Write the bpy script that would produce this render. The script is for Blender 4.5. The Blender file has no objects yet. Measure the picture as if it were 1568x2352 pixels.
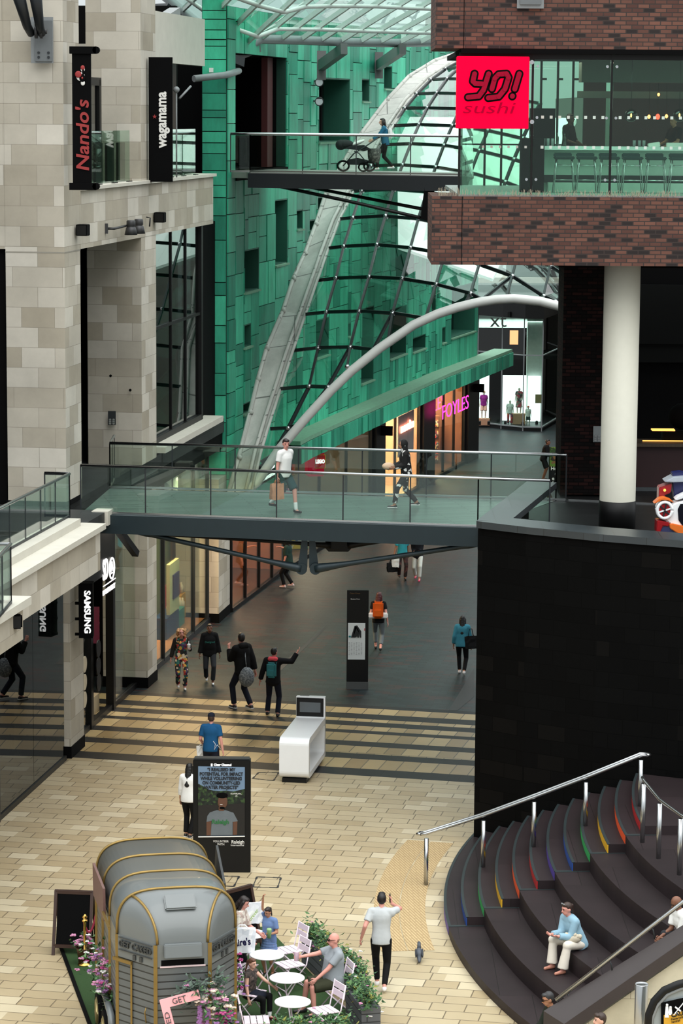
EXPO = 0.45
import bpy, bmesh, math, random
from mathutils import Vector, Matrix
random.seed(7)
S = bpy.context.scene
COL = S.collection
V = Vector
pi = math.pi

# ------------------------------------------------------------------ camera survey
F = 6270.0; PIT = math.radians(8.3); ROL = 0.007; EYE = 15.0
CP, SP, CR, SR = math.cos(PIT), math.sin(PIT), math.cos(ROL), math.sin(ROL)
def ray(px, py):
    x = px - 784; y = py - 1176
    xl = x * CR + y * SR; yl = -x * SR + y * CR
    return (xl / F, CP - SP * yl / F, -SP - CP * yl / F)
def G(px, py, z=0.0):
    r = ray(px, py); t = (z - EYE) / r[2]
    return V((r[0] * t, r[1] * t, z))
def AT(px, py, Y):
    r = ray(px, py); t = Y / r[1]
    return V((r[0] * t, Y, EYE + r[2] * t))
def ONP(p0, p1, px, py):
    r = ray(px, py); n = (-(p1[1] - p0[1]), p1[0] - p0[0])
    t = (p0[0] * n[0] + p0[1] * n[1]) / (r[0] * n[0] + r[1] * n[1])
    return V((r[0] * t, r[1] * t, EYE + r[2] * t))

cam = bpy.data.cameras.new('camera'); co = bpy.data.objects.new('camera', cam); COL.objects.link(co)
cam.sensor_fit = 'VERTICAL'; cam.sensor_height = 36.0; cam.lens = F / 2352 * 36; cam.clip_end = 600; cam.clip_start = .5
right = V((1, 0, 0)); up = V((0, SP, CP)); back = V((0, -CP, SP))
R2 = Matrix((right, up, back)).transposed()
co.matrix_world = Matrix.Translation((0, 0, EYE)) @ R2.to_4x4() @ Matrix.Rotation(ROL, 4, 'Z')
S.camera = co

# ------------------------------------------------------------------ materials
def lin(c):
    return tuple(((v / 255) / 12.92 if v <= 10 else ((v / 255 + .055) / 1.055) ** 2.4) for v in c) + (1.0,)
MATS = {}
def _new(name):
    m = bpy.data.materials.new(name); m.use_nodes = True
    nt = m.node_tree; nt.nodes.clear()
    out = nt.nodes.new('ShaderNodeOutputMaterial')
    MATS[name] = m
    return m, nt, out
def N(nt, typ, **kw):
    n = nt.nodes.new(typ)
    for k, v in kw.items():
        if k.startswith('_'): setattr(n, k[1:], v)
        else: n.inputs[k.replace('__', ' ')].default_value = v
    return n
def mat(name, col, rough=.6, metal=0.0, var=.12, scale=6.0, bump=0.0, spec=.5, col2=None, coat=0.0):
    """plain procedural surface: principled with noise driven colour variation"""
    if name in MATS: return MATS[name]
    m, nt, out = _new(name)
    p = N(nt, 'ShaderNodeBsdfPrincipled', Roughness=rough, Metallic=metal)
    p.inputs['Specular IOR Level'].default_value = spec
    if coat: p.inputs['Coat Weight'].default_value = coat
    c = lin(col); d = lin(col2) if col2 else tuple(x * (1 - var * 2) for x in c[:3]) + (1,)
    tc = N(nt, 'ShaderNodeTexCoord')
    nz = N(nt, 'ShaderNodeTexNoise', Scale=scale, Detail=4.0, Roughness=.6)
    nt.links.new(tc.outputs['Object'], nz.inputs['Vector'])
    mx = N(nt, 'ShaderNodeMix', _data_type='RGBA')
    mx.inputs[6].default_value = c; mx.inputs[7].default_value = d
    nt.links.new(nz.outputs['Fac'], mx.inputs[0])
    nt.links.new(mx.outputs[2], p.inputs['Base Color'])
    if bump:
        b = N(nt, 'ShaderNodeBump', Strength=bump, Distance=.02)
        nt.links.new(nz.outputs['Fac'], b.inputs['Height']); nt.links.new(b.outputs[0], p.inputs['Normal'])
    nt.links.new(p.outputs[0], out.inputs[0])
    return m
def emat(name, col, strength, base=(20, 20, 20)):
    if name in MATS: return MATS[name]
    m, nt, out = _new(name)
    p = N(nt, 'ShaderNodeBsdfPrincipled', Roughness=.9); p.inputs['Specular IOR Level'].default_value = .05
    p.inputs['Base Color'].default_value = lin(base)
    p.inputs['Emission Color'].default_value = lin(col); p.inputs['Emission Strength'].default_value = strength
    nt.links.new(p.outputs[0], out.inputs[0])
    return m
def glass(name, tint=(225, 240, 232), ior=1.5, k=1.0, rough=0.0):
    """thin clear pane: tinted see-through plus fresnel mirror"""
    if name in MATS: return MATS[name]
    m, nt, out = _new(name)
    t = N(nt, 'ShaderNodeBsdfTransparent'); t.inputs[0].default_value = lin(tint)
    g = N(nt, 'ShaderNodeBsdfGlossy', Roughness=rough); g.inputs[0].default_value = (k, k, k, 1)
    r0 = ((ior - 1) / (ior + 1)) ** 2
    lw = N(nt, 'ShaderNodeLayerWeight', Blend=.5)
    pw = N(nt, 'ShaderNodeMath', _operation='POWER'); pw.inputs[1].default_value = 5.0
    nt.links.new(lw.outputs['Facing'], pw.inputs[0])
    fr = N(nt, 'ShaderNodeMapRange'); fr.inputs[3].default_value = r0; fr.inputs[4].default_value = 1.0
    nt.links.new(pw.outputs[0], fr.inputs[0])
    mx = N(nt, 'ShaderNodeMixShader')
    nt.links.new(fr.outputs[0], mx.inputs[0]); nt.links.new(t.outputs[0], mx.inputs[1]); nt.links.new(g.outputs[0], mx.inputs[2])
    nt.links.new(mx.outputs[0], out.inputs[0])
    return m
def brickmat(name, c1, c2, cm, w, h, mortar=.01, offset=.5, sq=1.0, sqf=2, rough=.7, spec=.3, bump=.3, stain=.25, third=None, rot=0.0, loc=(0, 0, 0), bias=0.0, stainscale=.8, metal=0.0):
    """masonry / paving in metres on the box-projected UVs"""
    if name in MATS: return MATS[name]
    m, nt, out = _new(name)
    p = N(nt, 'ShaderNodeBsdfPrincipled', Roughness=rough, Metallic=metal); p.inputs['Specular IOR Level'].default_value = spec
    uv = N(nt, 'ShaderNodeUVMap'); mp = N(nt, 'ShaderNodeMapping')
    mp.inputs['Rotation'].default_value = (0, 0, rot); mp.inputs['Location'].default_value = loc
    nt.links.new(uv.outputs[0], mp.inputs[0])
    b = N(nt, 'ShaderNodeTexBrick', _offset=offset, _squash=sq, _squash_frequency=sqf)
    b.inputs['Scale'].default_value = 1.0; b.inputs['Mortar Size'].default_value = mortar
    b.inputs['Mortar Smooth'].default_value = .1; b.inputs['Bias'].default_value = bias
    b.inputs['Brick Width'].default_value = w; b.inputs['Row Height'].default_value = h
    b.inputs['Color1'].default_value = lin(c1); b.inputs['Color2'].default_value = lin(c2); b.inputs['Mortar'].default_value = lin(cm)
    nt.links.new(mp.outputs[0], b.inputs['Vector'])
    cur = b.outputs['Color']
    if third:
        b2 = N(nt, 'ShaderNodeTexBrick', _offset=offset, _squash=sq, _squash_frequency=sqf)
        b2.inputs['Scale'].default_value = 1.0; b2.inputs['Mortar Size'].default_value = mortar; b2.inputs['Bias'].default_value = third[1]
        b2.inputs['Brick Width'].default_value = w; b2.inputs['Row Height'].default_value = h
        b2.inputs['Color1'].default_value = (0, 0, 0, 1); b2.inputs['Color2'].default_value = (1, 1, 1, 1); b2.inputs['Mortar'].default_value = (0, 0, 0, 1)
        mp2 = N(nt, 'ShaderNodeMapping'); mp2.inputs['Rotation'].default_value = (0, 0, rot)
        mp2.inputs['Location'].default_value = (loc[0] + w * 16, loc[1] + h * 26, 0)
        nt.links.new(uv.outputs[0], mp2.inputs[0]); nt.links.new(mp2.outputs[0], b2.inputs['Vector'])
        st = N(nt, 'ShaderNodeMath', _operation='GREATER_THAN'); st.inputs[1].default_value = third[2]
        nt.links.new(b2.outputs['Color'], st.inputs[0])
        m3 = N(nt, 'ShaderNodeMix', _data_type='RGBA'); m3.inputs[7].default_value = lin(third[0])
        nt.links.new(st.outputs[0], m3.inputs[0]); nt.links.new(cur, m3.inputs[6]); cur = m3.outputs[2]
    nz = N(nt, 'ShaderNodeTexNoise', Scale=stainscale, Detail=6.0, Roughness=.65)
    nt.links.new(mp.outputs[0], nz.inputs['Vector'])
    rp = N(nt, 'ShaderNodeMapRange'); rp.inputs[1].default_value = .3; rp.inputs[2].default_value = .75
    rp.inputs[3].default_value = 1.0; rp.inputs[4].default_value = 1 - stain
    nt.links.new(nz.outputs['Fac'], rp.inputs[0])
    mx = N(nt, 'ShaderNodeMix', _data_type='RGBA', _blend_type='MULTIPLY'); mx.inputs[0].default_value = 1
    nt.links.new(cur, mx.inputs[6]); nt.links.new(rp.outputs[0], mx.inputs[7])
    nt.links.new(mx.outputs[2], p.inputs['Base Color'])
    if bump:
        bp = N(nt, 'ShaderNodeBump', Strength=bump, Distance=.01, _invert=True)
        nt.links.new(b.outputs['Fac'], bp.inputs['Height']); nt.links.new(bp.outputs[0], p.inputs['Normal'])
    nt.links.new(p.outputs[0], out.inputs[0])
    return m
def islandmat(name, c1, c2, rough=.45, streak=.35, spec=.4, metal=0.0):
    """sheet-metal panels: a tone per panel, plus weather streaks"""
    if name in MATS: return MATS[name]
    m, nt, out = _new(name)
    p = N(nt, 'ShaderNodeBsdfPrincipled', Roughness=rough, Metallic=metal); p.inputs['Specular IOR Level'].default_value = spec
    geo = N(nt, 'ShaderNodeNewGeometry')
    mx = N(nt, 'ShaderNodeMix', _data_type='RGBA'); mx.inputs[6].default_value = lin(c1); mx.inputs[7].default_value = lin(c2)
    nt.links.new(geo.outputs['Random Per Island'], mx.inputs[0])
    tc = N(nt, 'ShaderNodeTexCoord'); mp = N(nt, 'ShaderNodeMapping'); mp.inputs['Scale'].default_value = (1.2, 1.2, .35)
    nt.links.new(tc.outputs['Object'], mp.inputs[0])
    nz = N(nt, 'ShaderNodeTexNoise', Scale=1.6, Detail=6.0, Roughness=.7); nt.links.new(mp.outputs[0], nz.inputs['Vector'])
    rp = N(nt, 'ShaderNodeMapRange'); rp.inputs[1].default_value = .35; rp.inputs[2].default_value = .7; rp.inputs[3].default_value = 1.0; rp.inputs[4].default_value = 1 - streak
    nt.links.new(nz.outputs['Fac'], rp.inputs[0])
    m2 = N(nt, 'ShaderNodeMix', _data_type='RGBA', _blend_type='MULTIPLY'); m2.inputs[0].default_value = 1
    nt.links.new(mx.outputs[2], m2.inputs[6]); nt.links.new(rp.outputs[0], m2.inputs[7])
    nt.links.new(m2.outputs[2], p.inputs['Base Color']); nt.links.new(p.outputs[0], out.inputs[0])
    return m
def floralmat(name, cols, scale=18.0, base=(20, 20, 22)):
    """printed cloth: voronoi cells in several colours"""
    if name in MATS: return MATS[name]
    m, nt, out = _new(name)
    p = N(nt, 'ShaderNodeBsdfPrincipled', Roughness=.8)
    tc = N(nt, 'ShaderNodeTexCoord'); vo = N(nt, 'ShaderNodeTexVoronoi', Scale=scale)
    nt.links.new(tc.outputs['Object'], vo.inputs['Vector'])
    sp = N(nt, 'ShaderNodeSeparateColor'); nt.links.new(vo.outputs['Color'], sp.inputs[0])
    rr = N(nt, 'ShaderNodeValToRGB'); rr.color_ramp.interpolation = 'CONSTANT'
    n = len(cols); els = rr.color_ramp.elements
    els[0].color = lin(cols[0]); els[1].position = 1 / n; els[1].color = lin(cols[1])
    for i in range(2, n):
        e = els.new(i / n); e.color = lin(cols[i])
    nt.links.new(sp.outputs[0], rr.inputs[0]); nt.links.new(rr.outputs[0], p.inputs['Base Color']); nt.links.new(p.outputs[0], out.inputs[0])
    return m

# ------------------------------------------------------------------ objects
RM = {}
def props(o, label=None, cat=None, group=None, kind=None):
    if label: o['label'] = label
    if cat: o['category'] = cat
    if group: o['group'] = group
    if kind: o['kind'] = kind
    return o
def thing(name, label, cat, loc=(0, 0, 0), rz=0.0, group=None, kind=None):
    o = bpy.data.objects.new(name, None); COL.objects.link(o); o.empty_display_size = .1
    o.location = loc; o.rotation_euler = (0, 0, rz)
    RM[o] = Matrix.Translation(V(loc)) @ Matrix.Rotation(rz, 4, 'Z')
    return props(o, label, cat, group, kind)
def wm(o):
    return RM[o] if o in RM else Matrix.Identity(4)

class MB:
    def __init__(s): s.b = bmesh.new(); s.mi = 0
    def m(s, i): s.mi = i; return s
    def _fin(s, vs, fs=None):
        done = set()
        for v in vs:
            for f in v.link_faces:
                if f not in done: f.material_index = s.mi; done.add(f)
    def face(s, pts):
        vs = [s.b.verts.new(p) for p in pts]
        f = s.b.faces.new(vs); f.material_index = s.mi; return s
    def hexa(s, p):
        """8 corners: bottom loop 0-3 then top loop 4-7"""
        v = [s.b.verts.new(q) for q in p]
        for f in ((3, 2, 1, 0), (4, 5, 6, 7), (0, 1, 5, 4), (1, 2, 6, 5), (2, 3, 7, 6), (3, 0, 4, 7)):
            s.b.faces.new([v[i] for i in f]).material_index = s.mi
        return s
    def box(s, c, d, rz=0.0, M=None):
        x, y, z = d[0] / 2, d[1] / 2, d[2] / 2
        T = Matrix.Translation(V(c)) @ (M if M is not None else Matrix.Rotation(rz, 4, 'Z'))
        return s.hexa([T @ V(q) for q in ((-x, -y, -z), (x, -y, -z), (x, y, -z), (-x, y, -z), (-x, -y, z), (x, -y, z), (x, y, z), (-x, y, z))])
    def bar(s, a, b, w, h=None, upv=(0, 0, 1)):
        """rectangular bar from a to b: w sideways, h along upv"""
        a, b = V(a), V(b); h = h or w; d = (b - a).normalized(); u = V(upv)
        if abs(d.dot(u)) > .98: u = V((0, 1, 0))
        sd = d.cross(u).normalized() * w / 2; uu = sd.cross(d).normalized() * h / 2
        return s.hexa([a - sd - uu, a + sd - uu, b + sd - uu, b - sd - uu, a - sd + uu, a + sd + uu, b + sd + uu, b - sd + uu])
    def prism(s, poly, z0, z1):
        """upright prism over a plan polygon (counter-clockwise)"""
        n = len(poly); lo = [s.b.verts.new((p[0], p[1], z0)) for p in poly]; hi = [s.b.verts.new((p[0], p[1], z1)) for p in poly]
        s.b.faces.new(lo[::-1]).material_index = s.mi; s.b.faces.new(hi).material_index = s.mi
        for i in range(n):
            j = (i + 1) % n; s.b.faces.new((lo[i], lo[j], hi[j], hi[i])).material_index = s.mi
        return s
    def extr(s, pts, vec):
        """any planar loop pushed along vec"""
        vec = V(vec); n = len(pts); lo = [s.b.verts.new(p) for p in pts]; hi = [s.b.verts.new(V(p) + vec) for p in pts]
        s.b.faces.new(lo[::-1]).material_index = s.mi; s.b.faces.new(hi).material_index = s.mi
        for i in range(n):
            j = (i + 1) % n; s.b.faces.new((lo[i], lo[j], hi[j], hi[i])).material_index = s.mi
        return s
    def tube(s, pts, r, n=8, r1=None, cap=True):
        pts = [V(p) for p in pts]; k = len(pts); rings = []; prev = None
        for i, p in enumerate(pts):
            d = (pts[min(i + 1, k - 1)] - pts[max(i - 1, 0)]).normalized()
            if prev is None:
                ref = V((0, 0, 1)) if abs(d.z) < .9 else V((1, 0, 0))
                a = d.cross(ref).normalized()
            else: a = (prev - d * prev.dot(d)).normalized()
            prev = a; bb = d.cross(a)
            rr = r[i] if isinstance(r, (list, tuple)) else (r if r1 is None else r + (r1 - r) * i / max(k - 1, 1))
            rings.append([s.b.verts.new(p + (a * math.cos(2 * pi * j / n) + bb * math.sin(2 * pi * j / n)) * rr) for j in range(n)])
        for A, B in zip(rings, rings[1:]):
            for j in range(n):
                f = s.b.faces.new((A[j], A[(j + 1) % n], B[(j + 1) % n], B[j])); f.material_index = s.mi; f.smooth = True
        if cap:
            s.b.faces.new(rings[0][::-1]).material_index = s.mi; s.b.faces.new(rings[-1]).material_index = s.mi
        return s
    def cyl(s, a, b, r, n=16, r1=None): return s.tube([a, b], r, n, r1)
    def ball(s, c, r, n=12, M=None):
        r = (r, r, r) if not isinstance(r, (list, tuple)) else r
        T = Matrix.Translation(V(c)) @ (M.to_4x4() if M is not None else Matrix.Identity(4)) @ Matrix.Diagonal((r[0], r[1], r[2], 1))
        res = bmesh.ops.create_uvsphere(s.b, u_segments=n, v_segments=max(4, n * 2 // 3), radius=1, matrix=T)
        for v in res['verts']:
            for f in v.link_faces: f.material_index = s.mi; f.smooth = True
        return s
    def lathe(s, c, prof, n=20):
        c = V(c); rings = []
        for r, z in prof:
            rings.append([s.b.verts.new(c + V((r * math.cos(2 * pi * j / n), r * math.sin(2 * pi * j / n), z))) for j in range(n)])
        for A, B in zip(rings, rings[1:]):
            for j in range(n):
                f = s.b.faces.new((A[j], A[(j + 1) % n], B[(j + 1) % n], B[j])); f.material_index = s.mi; f.smooth = True
        s.b.faces.new(rings[0][::-1]).material_index = s.mi; s.b.faces.new(rings[-1]).material_index = s.mi
        return s
    def build(s, name, mats, parent=None, world=True, bevel=0.0, smooth=False, label=None, cat=None, group=None, kind=None, uv=True):
        b = s.b
        if bevel:
            bmesh.ops.remove_doubles(b, verts=b.verts, dist=1e-5)
            bmesh.ops.bevel(b, geom=[e for e in b.edges if len(e.link_faces) == 2 and e.calc_face_angle(0) > .5], offset=bevel, segments=2, affect='EDGES', clamp_overlap=True)
        bmesh.ops.recalc_face_normals(b, faces=b.faces)
        if uv:
            L = b.loops.layers.uv.new('UVMap')
            b.normal_update()
            for f in b.faces:
                nn = f.normal
                if abs(nn.z) > .7: t, w = V((1, 0, 0)), V((0, 1, 0))
                else:
                    t = V((-nn.y, nn.x, 0)).normalized(); w = V((0, 0, 1))
                for l in f.loops: l[L].uv = (l.vert.co.dot(t), l.vert.co.dot(w))
        if parent is not None and world: b.transform(wm(parent).inverted())
        me = bpy.data.meshes.new(name); b.to_mesh(me); b.free()
        if not isinstance(mats, (list, tuple)): mats = [mats]
        for m in mats: me.materials.append(m)
        if smooth:
            for p in me.polygons: p.use_smooth = True
        o = bpy.data.objects.new(name, me); COL.objects.link(o)
        if parent is not None:
            o.parent = parent; RM[o] = wm(parent)
        return props(o, label, cat, group, kind)
def one(f, name, mats, parent=None, **k):
    mb = MB(); f(mb); return mb.build(name, mats, parent, **k)

def txt(s, size, m, org, xd, yd, parent=None, name='lettering', ext=.01, bold=0.0, shear=0.0, align='CENTER', width=None, spacing=1.0, line=1.0, mirror=False, world=True, label=None, cat=None, kind=None, offz=0.0):
    """lettering as a mesh: org = anchor, xd = reading direction, yd = up of the letters"""
    cu = bpy.data.curves.new('t', 'FONT'); cu.body = s; cu.size = size; cu.extrude = ext; cu.offset = bold; cu.shear = shear
    cu.align_x = align; cu.align_y = 'CENTER'; cu.space_character = spacing; cu.space_line = line; cu.resolution_u = 3
    o = bpy.data.objects.new('t', cu); COL.objects.link(o)
    bpy.context.view_layer.update()
    me = bpy.data.meshes.new_from_object(o.evaluated_get(bpy.context.evaluated_depsgraph_get()))
    bpy.data.objects.remove(o); bpy.data.curves.remove(cu)
    xs = [v.co.x for v in me.vertices] or [0, 1]
    sx = width / (max(xs) - min(xs)) if width else 1.0
    xd, yd = V(xd).normalized(), V(yd).normalized(); zd = xd.cross(yd).normalized(); yd = zd.cross(xd)
    if mirror: sx = -sx
    T = Matrix.Translation(V(org) + zd * offz) @ Matrix((xd, yd, zd)).transposed().to_4x4() @ Matrix.Diagonal((sx, 1, 1, 1))
    if parent is not None and world: T = wm(parent).inverted() @ T
    me.transform(T)
    if mirror: me.flip_normals()
    me.materials.clear(); me.materials.append(m)
    o = bpy.data.objects.new(name, me); COL.objects.link(o)
    if parent is not None: o.parent = parent; RM[o] = wm(parent)
    return props(o, label, cat, None, kind)
def dup(root, loc, rz, label=None, group=None):
    r = root.copy(); COL.objects.link(r); r.location = loc; r.rotation_euler = (0, 0, rz)
    RM[r] = Matrix.Translation(V(loc)) @ Matrix.Rotation(rz, 4, 'Z')
    if label: r['label'] = label
    if group: r['group'] = group
    for ch in list(root.children):
        c = ch.copy(); COL.objects.link(c); c.parent = r
        for g in ch.children:
            d = g.copy(); COL.objects.link(d); d.parent = c
    return r
def struct(mb, name, mats, label=None, cat=None, **k):
    return mb.build(name, mats, kind='structure', label=label, cat=cat, **k)
def lerp(a, b, t): return a + (b - a) * t
def light(name, loc, energy, size, col=(255, 230, 200), rot=(0, 0, 0), sy=None):
    l = bpy.data.lights.new(name, 'AREA'); l.energy = energy; l.color = lin(col)[:3]; l.size = size
    if sy: l.shape = 'RECTANGLE'; l.size_y = sy
    o = bpy.data.objects.new(name, l); COL.objects.link(o); o.location = loc; o.rotation_euler = rot; return o
# ------------------------------------------------------------------ palette
STONE = brickmat('ashlar_stone', (212, 206, 194), (170, 161, 144), (150, 143, 130), .78, .46, .005, sq=1.5, sqf=3, rough=.8, stain=.30, bump=.2, stainscale=.5)
STONEP = mat('plain_stone', (204, 200, 188), .75, var=.1, scale=2.5, bump=.1)
TAN = brickmat('tan_paving', (190, 174, 142), (174, 155, 121), (112, 98, 76), .6, .4, .011, sq=1.4, sqf=3, rough=.42, spec=.45, stain=.2, bump=.25, rot=.19, stainscale=.35, third=((204, 190, 160), 0.0, .86))
TANS = brickmat('tan_setts', (198, 172, 124), (158, 130, 86), (84, 72, 52), .42, 3.0, .012, rough=.38, spec=.5, stain=.2, bump=.2, stainscale=.6)
DARKS = brickmat('dark_setts_band', (36, 37, 39), (29, 30, 32), (20, 20, 22), .9, 3.0, .008, rough=.5, spec=.2, stain=.3, bump=.15)
SETTS = brickmat('dark_setts', (40, 51, 53), (26, 34, 37), (16, 20, 21), .42, .17, .009, rough=.45, spec=.28, stain=.3, bump=.3, rot=.16, third=((56, 40, 40), 0.0, .87), stainscale=.3)
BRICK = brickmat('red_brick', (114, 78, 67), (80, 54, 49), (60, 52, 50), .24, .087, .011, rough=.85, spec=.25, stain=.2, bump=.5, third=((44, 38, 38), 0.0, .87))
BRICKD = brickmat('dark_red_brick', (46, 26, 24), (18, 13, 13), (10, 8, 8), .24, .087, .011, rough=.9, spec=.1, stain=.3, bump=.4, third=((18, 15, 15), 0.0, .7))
GREEN = islandmat('green_copper', (70, 200, 160), (26, 132, 106), rough=.5, streak=.42)
SEAM = mat('green_seam', (10, 62, 48), .7)
REVEAL = mat('shaded_green_reveal', (24, 90, 72), .6, var=.15, scale=1.5)  # darkened green, carries the shade of the window recesses in its colour
SILL = mat('verdigris_sill', (120, 168, 140), .7, var=.2)
BLACK = mat('black_paint', (9, 9, 10), .45, var=.1, spec=.3)
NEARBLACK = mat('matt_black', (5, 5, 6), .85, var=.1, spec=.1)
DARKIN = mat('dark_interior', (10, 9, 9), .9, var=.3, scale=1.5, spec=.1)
CHAR = mat('charcoal_steel', (34, 38, 42), .45, var=.1, metal=.2)
TEALST = mat('teal_grey_steel', (36, 50, 56), .42, var=.12, metal=.3, scale=3)
GREYST = mat('grey_painted_steel', (132, 136, 138), .45, var=.12)
CHROME = mat('brushed_stainless', (190, 192, 194), .25, metal=1.0, var=.05)
DGRAN = brickmat('black_granite', (9, 9, 9), (6, 6, 6), (3, 3, 3), .62, .31, .006, rough=.65, spec=.06, stain=.2, bump=.15, third=((14, 13, 12), 0.0, .9))
COPING = brickmat('slate_coping', (52, 59, 63), (41, 47, 51), (26, 30, 32), .9, 3.0, .008, rough=.3, spec=.6, stain=.2, bump=.1)
GLASS = glass('clear_glass', (240, 248, 244))
GGREEN = glass('green_tint_glass', (214, 234, 224), 1.5)
GDARK = glass('dark_tint_glass', (120, 132, 130), 1.55)
WHITE = mat('white_gloss', (236, 238, 240), .3, var=.02)
WHITEM = mat('white_matt', (228, 226, 222), .8, var=.04)
RED = mat('sign_red', (196, 18, 44), .5, var=.05)

# ------------------------------------------------------------------ street frame (left building line)
A0 = G(163, 1742); C0 = G(502, 1431)
e = (C0 - A0).normalized(); nl = V((-e.y, e.x, 0)); ANG = math.atan2(-e.x, e.y)
def L(u, v, z): return V((A0.x, A0.y, 0)) + e * u + nl * v + V((0, 0, z))
def LU(px, py, v=0.0):
    q = ONP(A0 + nl * v, C0 + nl * v, px, py); return (q - A0).dot(e), q.z
def lbox(mb, u0, u1, v0, v1, z0, z1):
    return mb.hexa([L(u0, v1, z0), L(u0, v0, z0), L(u1, v0, z0), L(u1, v1, z0), L(u0, v1, z1), L(u0, v0, z1), L(u1, v0, z1), L(u1, v1, z1)])
def lb(name, mats, u0, u1, v0, v1, z0, z1, parent=None, **k):
    mb = MB(); lbox(mb, u0, u1, v0, v1, z0, z1); return mb.build(name, mats, parent, **k)

# ------------------------------------------------------------------ floor
sdir = V((1, -.235, 0)).normalized(); sper = V((.235, 1, 0)).normalized()
def onstripe(px, py): return G(px, py).dot(sper)
def strip(s0, s1, t0, t1, z=0.0):
    return [sdir * t0 + sper * s0 + V((0, 0, z)), sdir * t1 + sper * s0 + V((0, 0, z)), sdir * t1 + sper * s1 + V((0, 0, z)), sdir * t0 + sper * s1 + V((0, 0, z))]
# band edges read down the column x = 600: dark / tan alternating
EDG = [onstripe(600, y) for y in (1767, 1751, 1729, 1717, 1700, 1689, 1671, 1664, 1654, 1644, 1637.5, 1626, 1613, 1606.5)]
fl = MB()
fl.m(0).face(strip(25, EDG[0], -40, 40))
for i in range(len(EDG) - 1):
    fl.m(1 if i % 2 == 0 else 2).face(strip(EDG[i], EDG[i + 1], -40, 40))
fl.m(3).face(strip(EDG[-1], 260, -60, 60))
# sett UV bands need rows that follow the stripe: rotate UVs below
floor = fl.build('floor', [TAN, DARKS, TANS, SETTS], kind='structure', label='paved mall floor of tan slabs, striped bands and dark setts')
for m_ in (TANS, DARKS):
    for n_ in m_.node_tree.nodes:
        if n_.type == 'MAPPING': n_.inputs['Rotation'].default_value = (0, 0, math.atan(.235)); n_.inputs['Location'].default_value = (0, 1.3, 0)
# drain channel and access covers
DRAIN = mat('drain_iron', (40, 42, 44), .6)
struct(one_ := MB().face([G(1088, 1535, .004), G(1088, 1600, .004), G(1050, 1632, .004), G(1030, 1632, .004)]), 'trim_1', DRAIN, 'dark drainage channel beside the black curved wall')
struct(MB().face([G(180 + 1550 / 2.703, 1160 + 740 / 2.703, .004), G(180 + 1500 / 2.703, 1160 + 880 / 2.703 - 30, .004), G(640, 1545, .004), G(622, 1545, .004)]), 'trim_2', DRAIN, 'dark drainage channel crossing the setts')
def cover(name, pts, label):
    mb = MB(); q = [G(*p, .004) for p in pts]
    c = sum(q, V()) / 4
    for i in range(4):
        a, b = q[i], q[(i + 1) % 4]; mb.bar(a, b, .018, .006)
        for k in (0, 1):
            p = (a, b)[k]; d = ((b - a) if k == 0 else (a - b)).normalized(); mb.bar(p, p + d * .16, .04, .008)
    mb.build(name, DRAIN, label=label, cat='access cover', group='access covers in the paving')
cover('access_cover', [(580, 2037), (637, 2039), (645, 2016), (590, 2014)], 'square access cover with black corners right of the advertising screen foot')
cover('access_cover', [(497, 2034), (537, 2036), (549, 2013), (505, 2012)], 'access cover with black corners in front of the advertising screen')
cover('access_cover', [(580, 1788), (628, 1793), (640, 1774), (594, 1774)], 'access cover with dark corners left of the white counter')
# ------------------------------------------------------------------ left building
def pillar(name, u0, u1, v0, v1, z0, z1, label, plinth=True):
    t = thing(name, label, 'pillar', L((u0 + u1) / 2, (v0 + v1) / 2, z0), kind='structure')
    lb('shaft', STONE, u0, u1, v0, v1, z0 + (.28 if plinth else 0), z1, t)
    if plinth: lb('plinth', NEARBLACK, u0 - .02, u1 + .02, v0 - .02, v1, z0, z0 + .28, t)
    return t
uB = LU(339, 1572)[0]; uC = (C0 - A0).dot(e)
pillar('stone_pillar', 0, 1.25, 0, 1.2, 0, 5.15, 'stone pillar with black plinth beside the white lettered hanging sign', True)
pillar('stone_pillar', uB, uB + 1.1, 0, 1.2, 0, 5.15, 'stone pillar with black plinth left of the yellow shop window')
pillar('stone_pillar', uC, uC + 1.7, 0, 1.3, 0, 4.3, 'pinkish stone pillar with black plinth right of the yellow shop window')
pillar('tall_pillar', -.32, 1.12, -.02, 1.36, 6, 20, 'tall stone pillar at far left above the terrace', False)
pillar('tall_pillar', 7.4, 9.1, -.02, 1.4, 6, 20, 'tall stone pillar carrying the intercom panel', False)
lb('baseboard_left', NEARBLACK, -.36, 1.0, -.03, 1.4, 6, 6.12, kind='structure')
# level-2 stone band with coping groove and ledge
struct(lbox(MB(), 1.1, 16.53, -.03, .55, 11.85, 13.2), 'wall_left', STONE, 'stone fascia band across the left building')
lb('trim_3', STONEP, 1.15, 16.6, -.12, .9, 13.2, 13.28, kind='structure', label='pale ledge on top of the stone band')
lb('trim_4', mat('stone_joint', (150, 145, 134), .8), -.325, 1.125, -.026, 1.365, 11.82, 11.85, kind='structure')
# front (camera-facing) wall left of the tall pillar, above the band, out of frame to the left
mbw = MB(); lbox(mbw, -.31, .3, 1.36, 4, 11.9, 20); struct(mbw, 'wall_left_upper', STONE, 'stone wall at the upper left edge')
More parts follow.
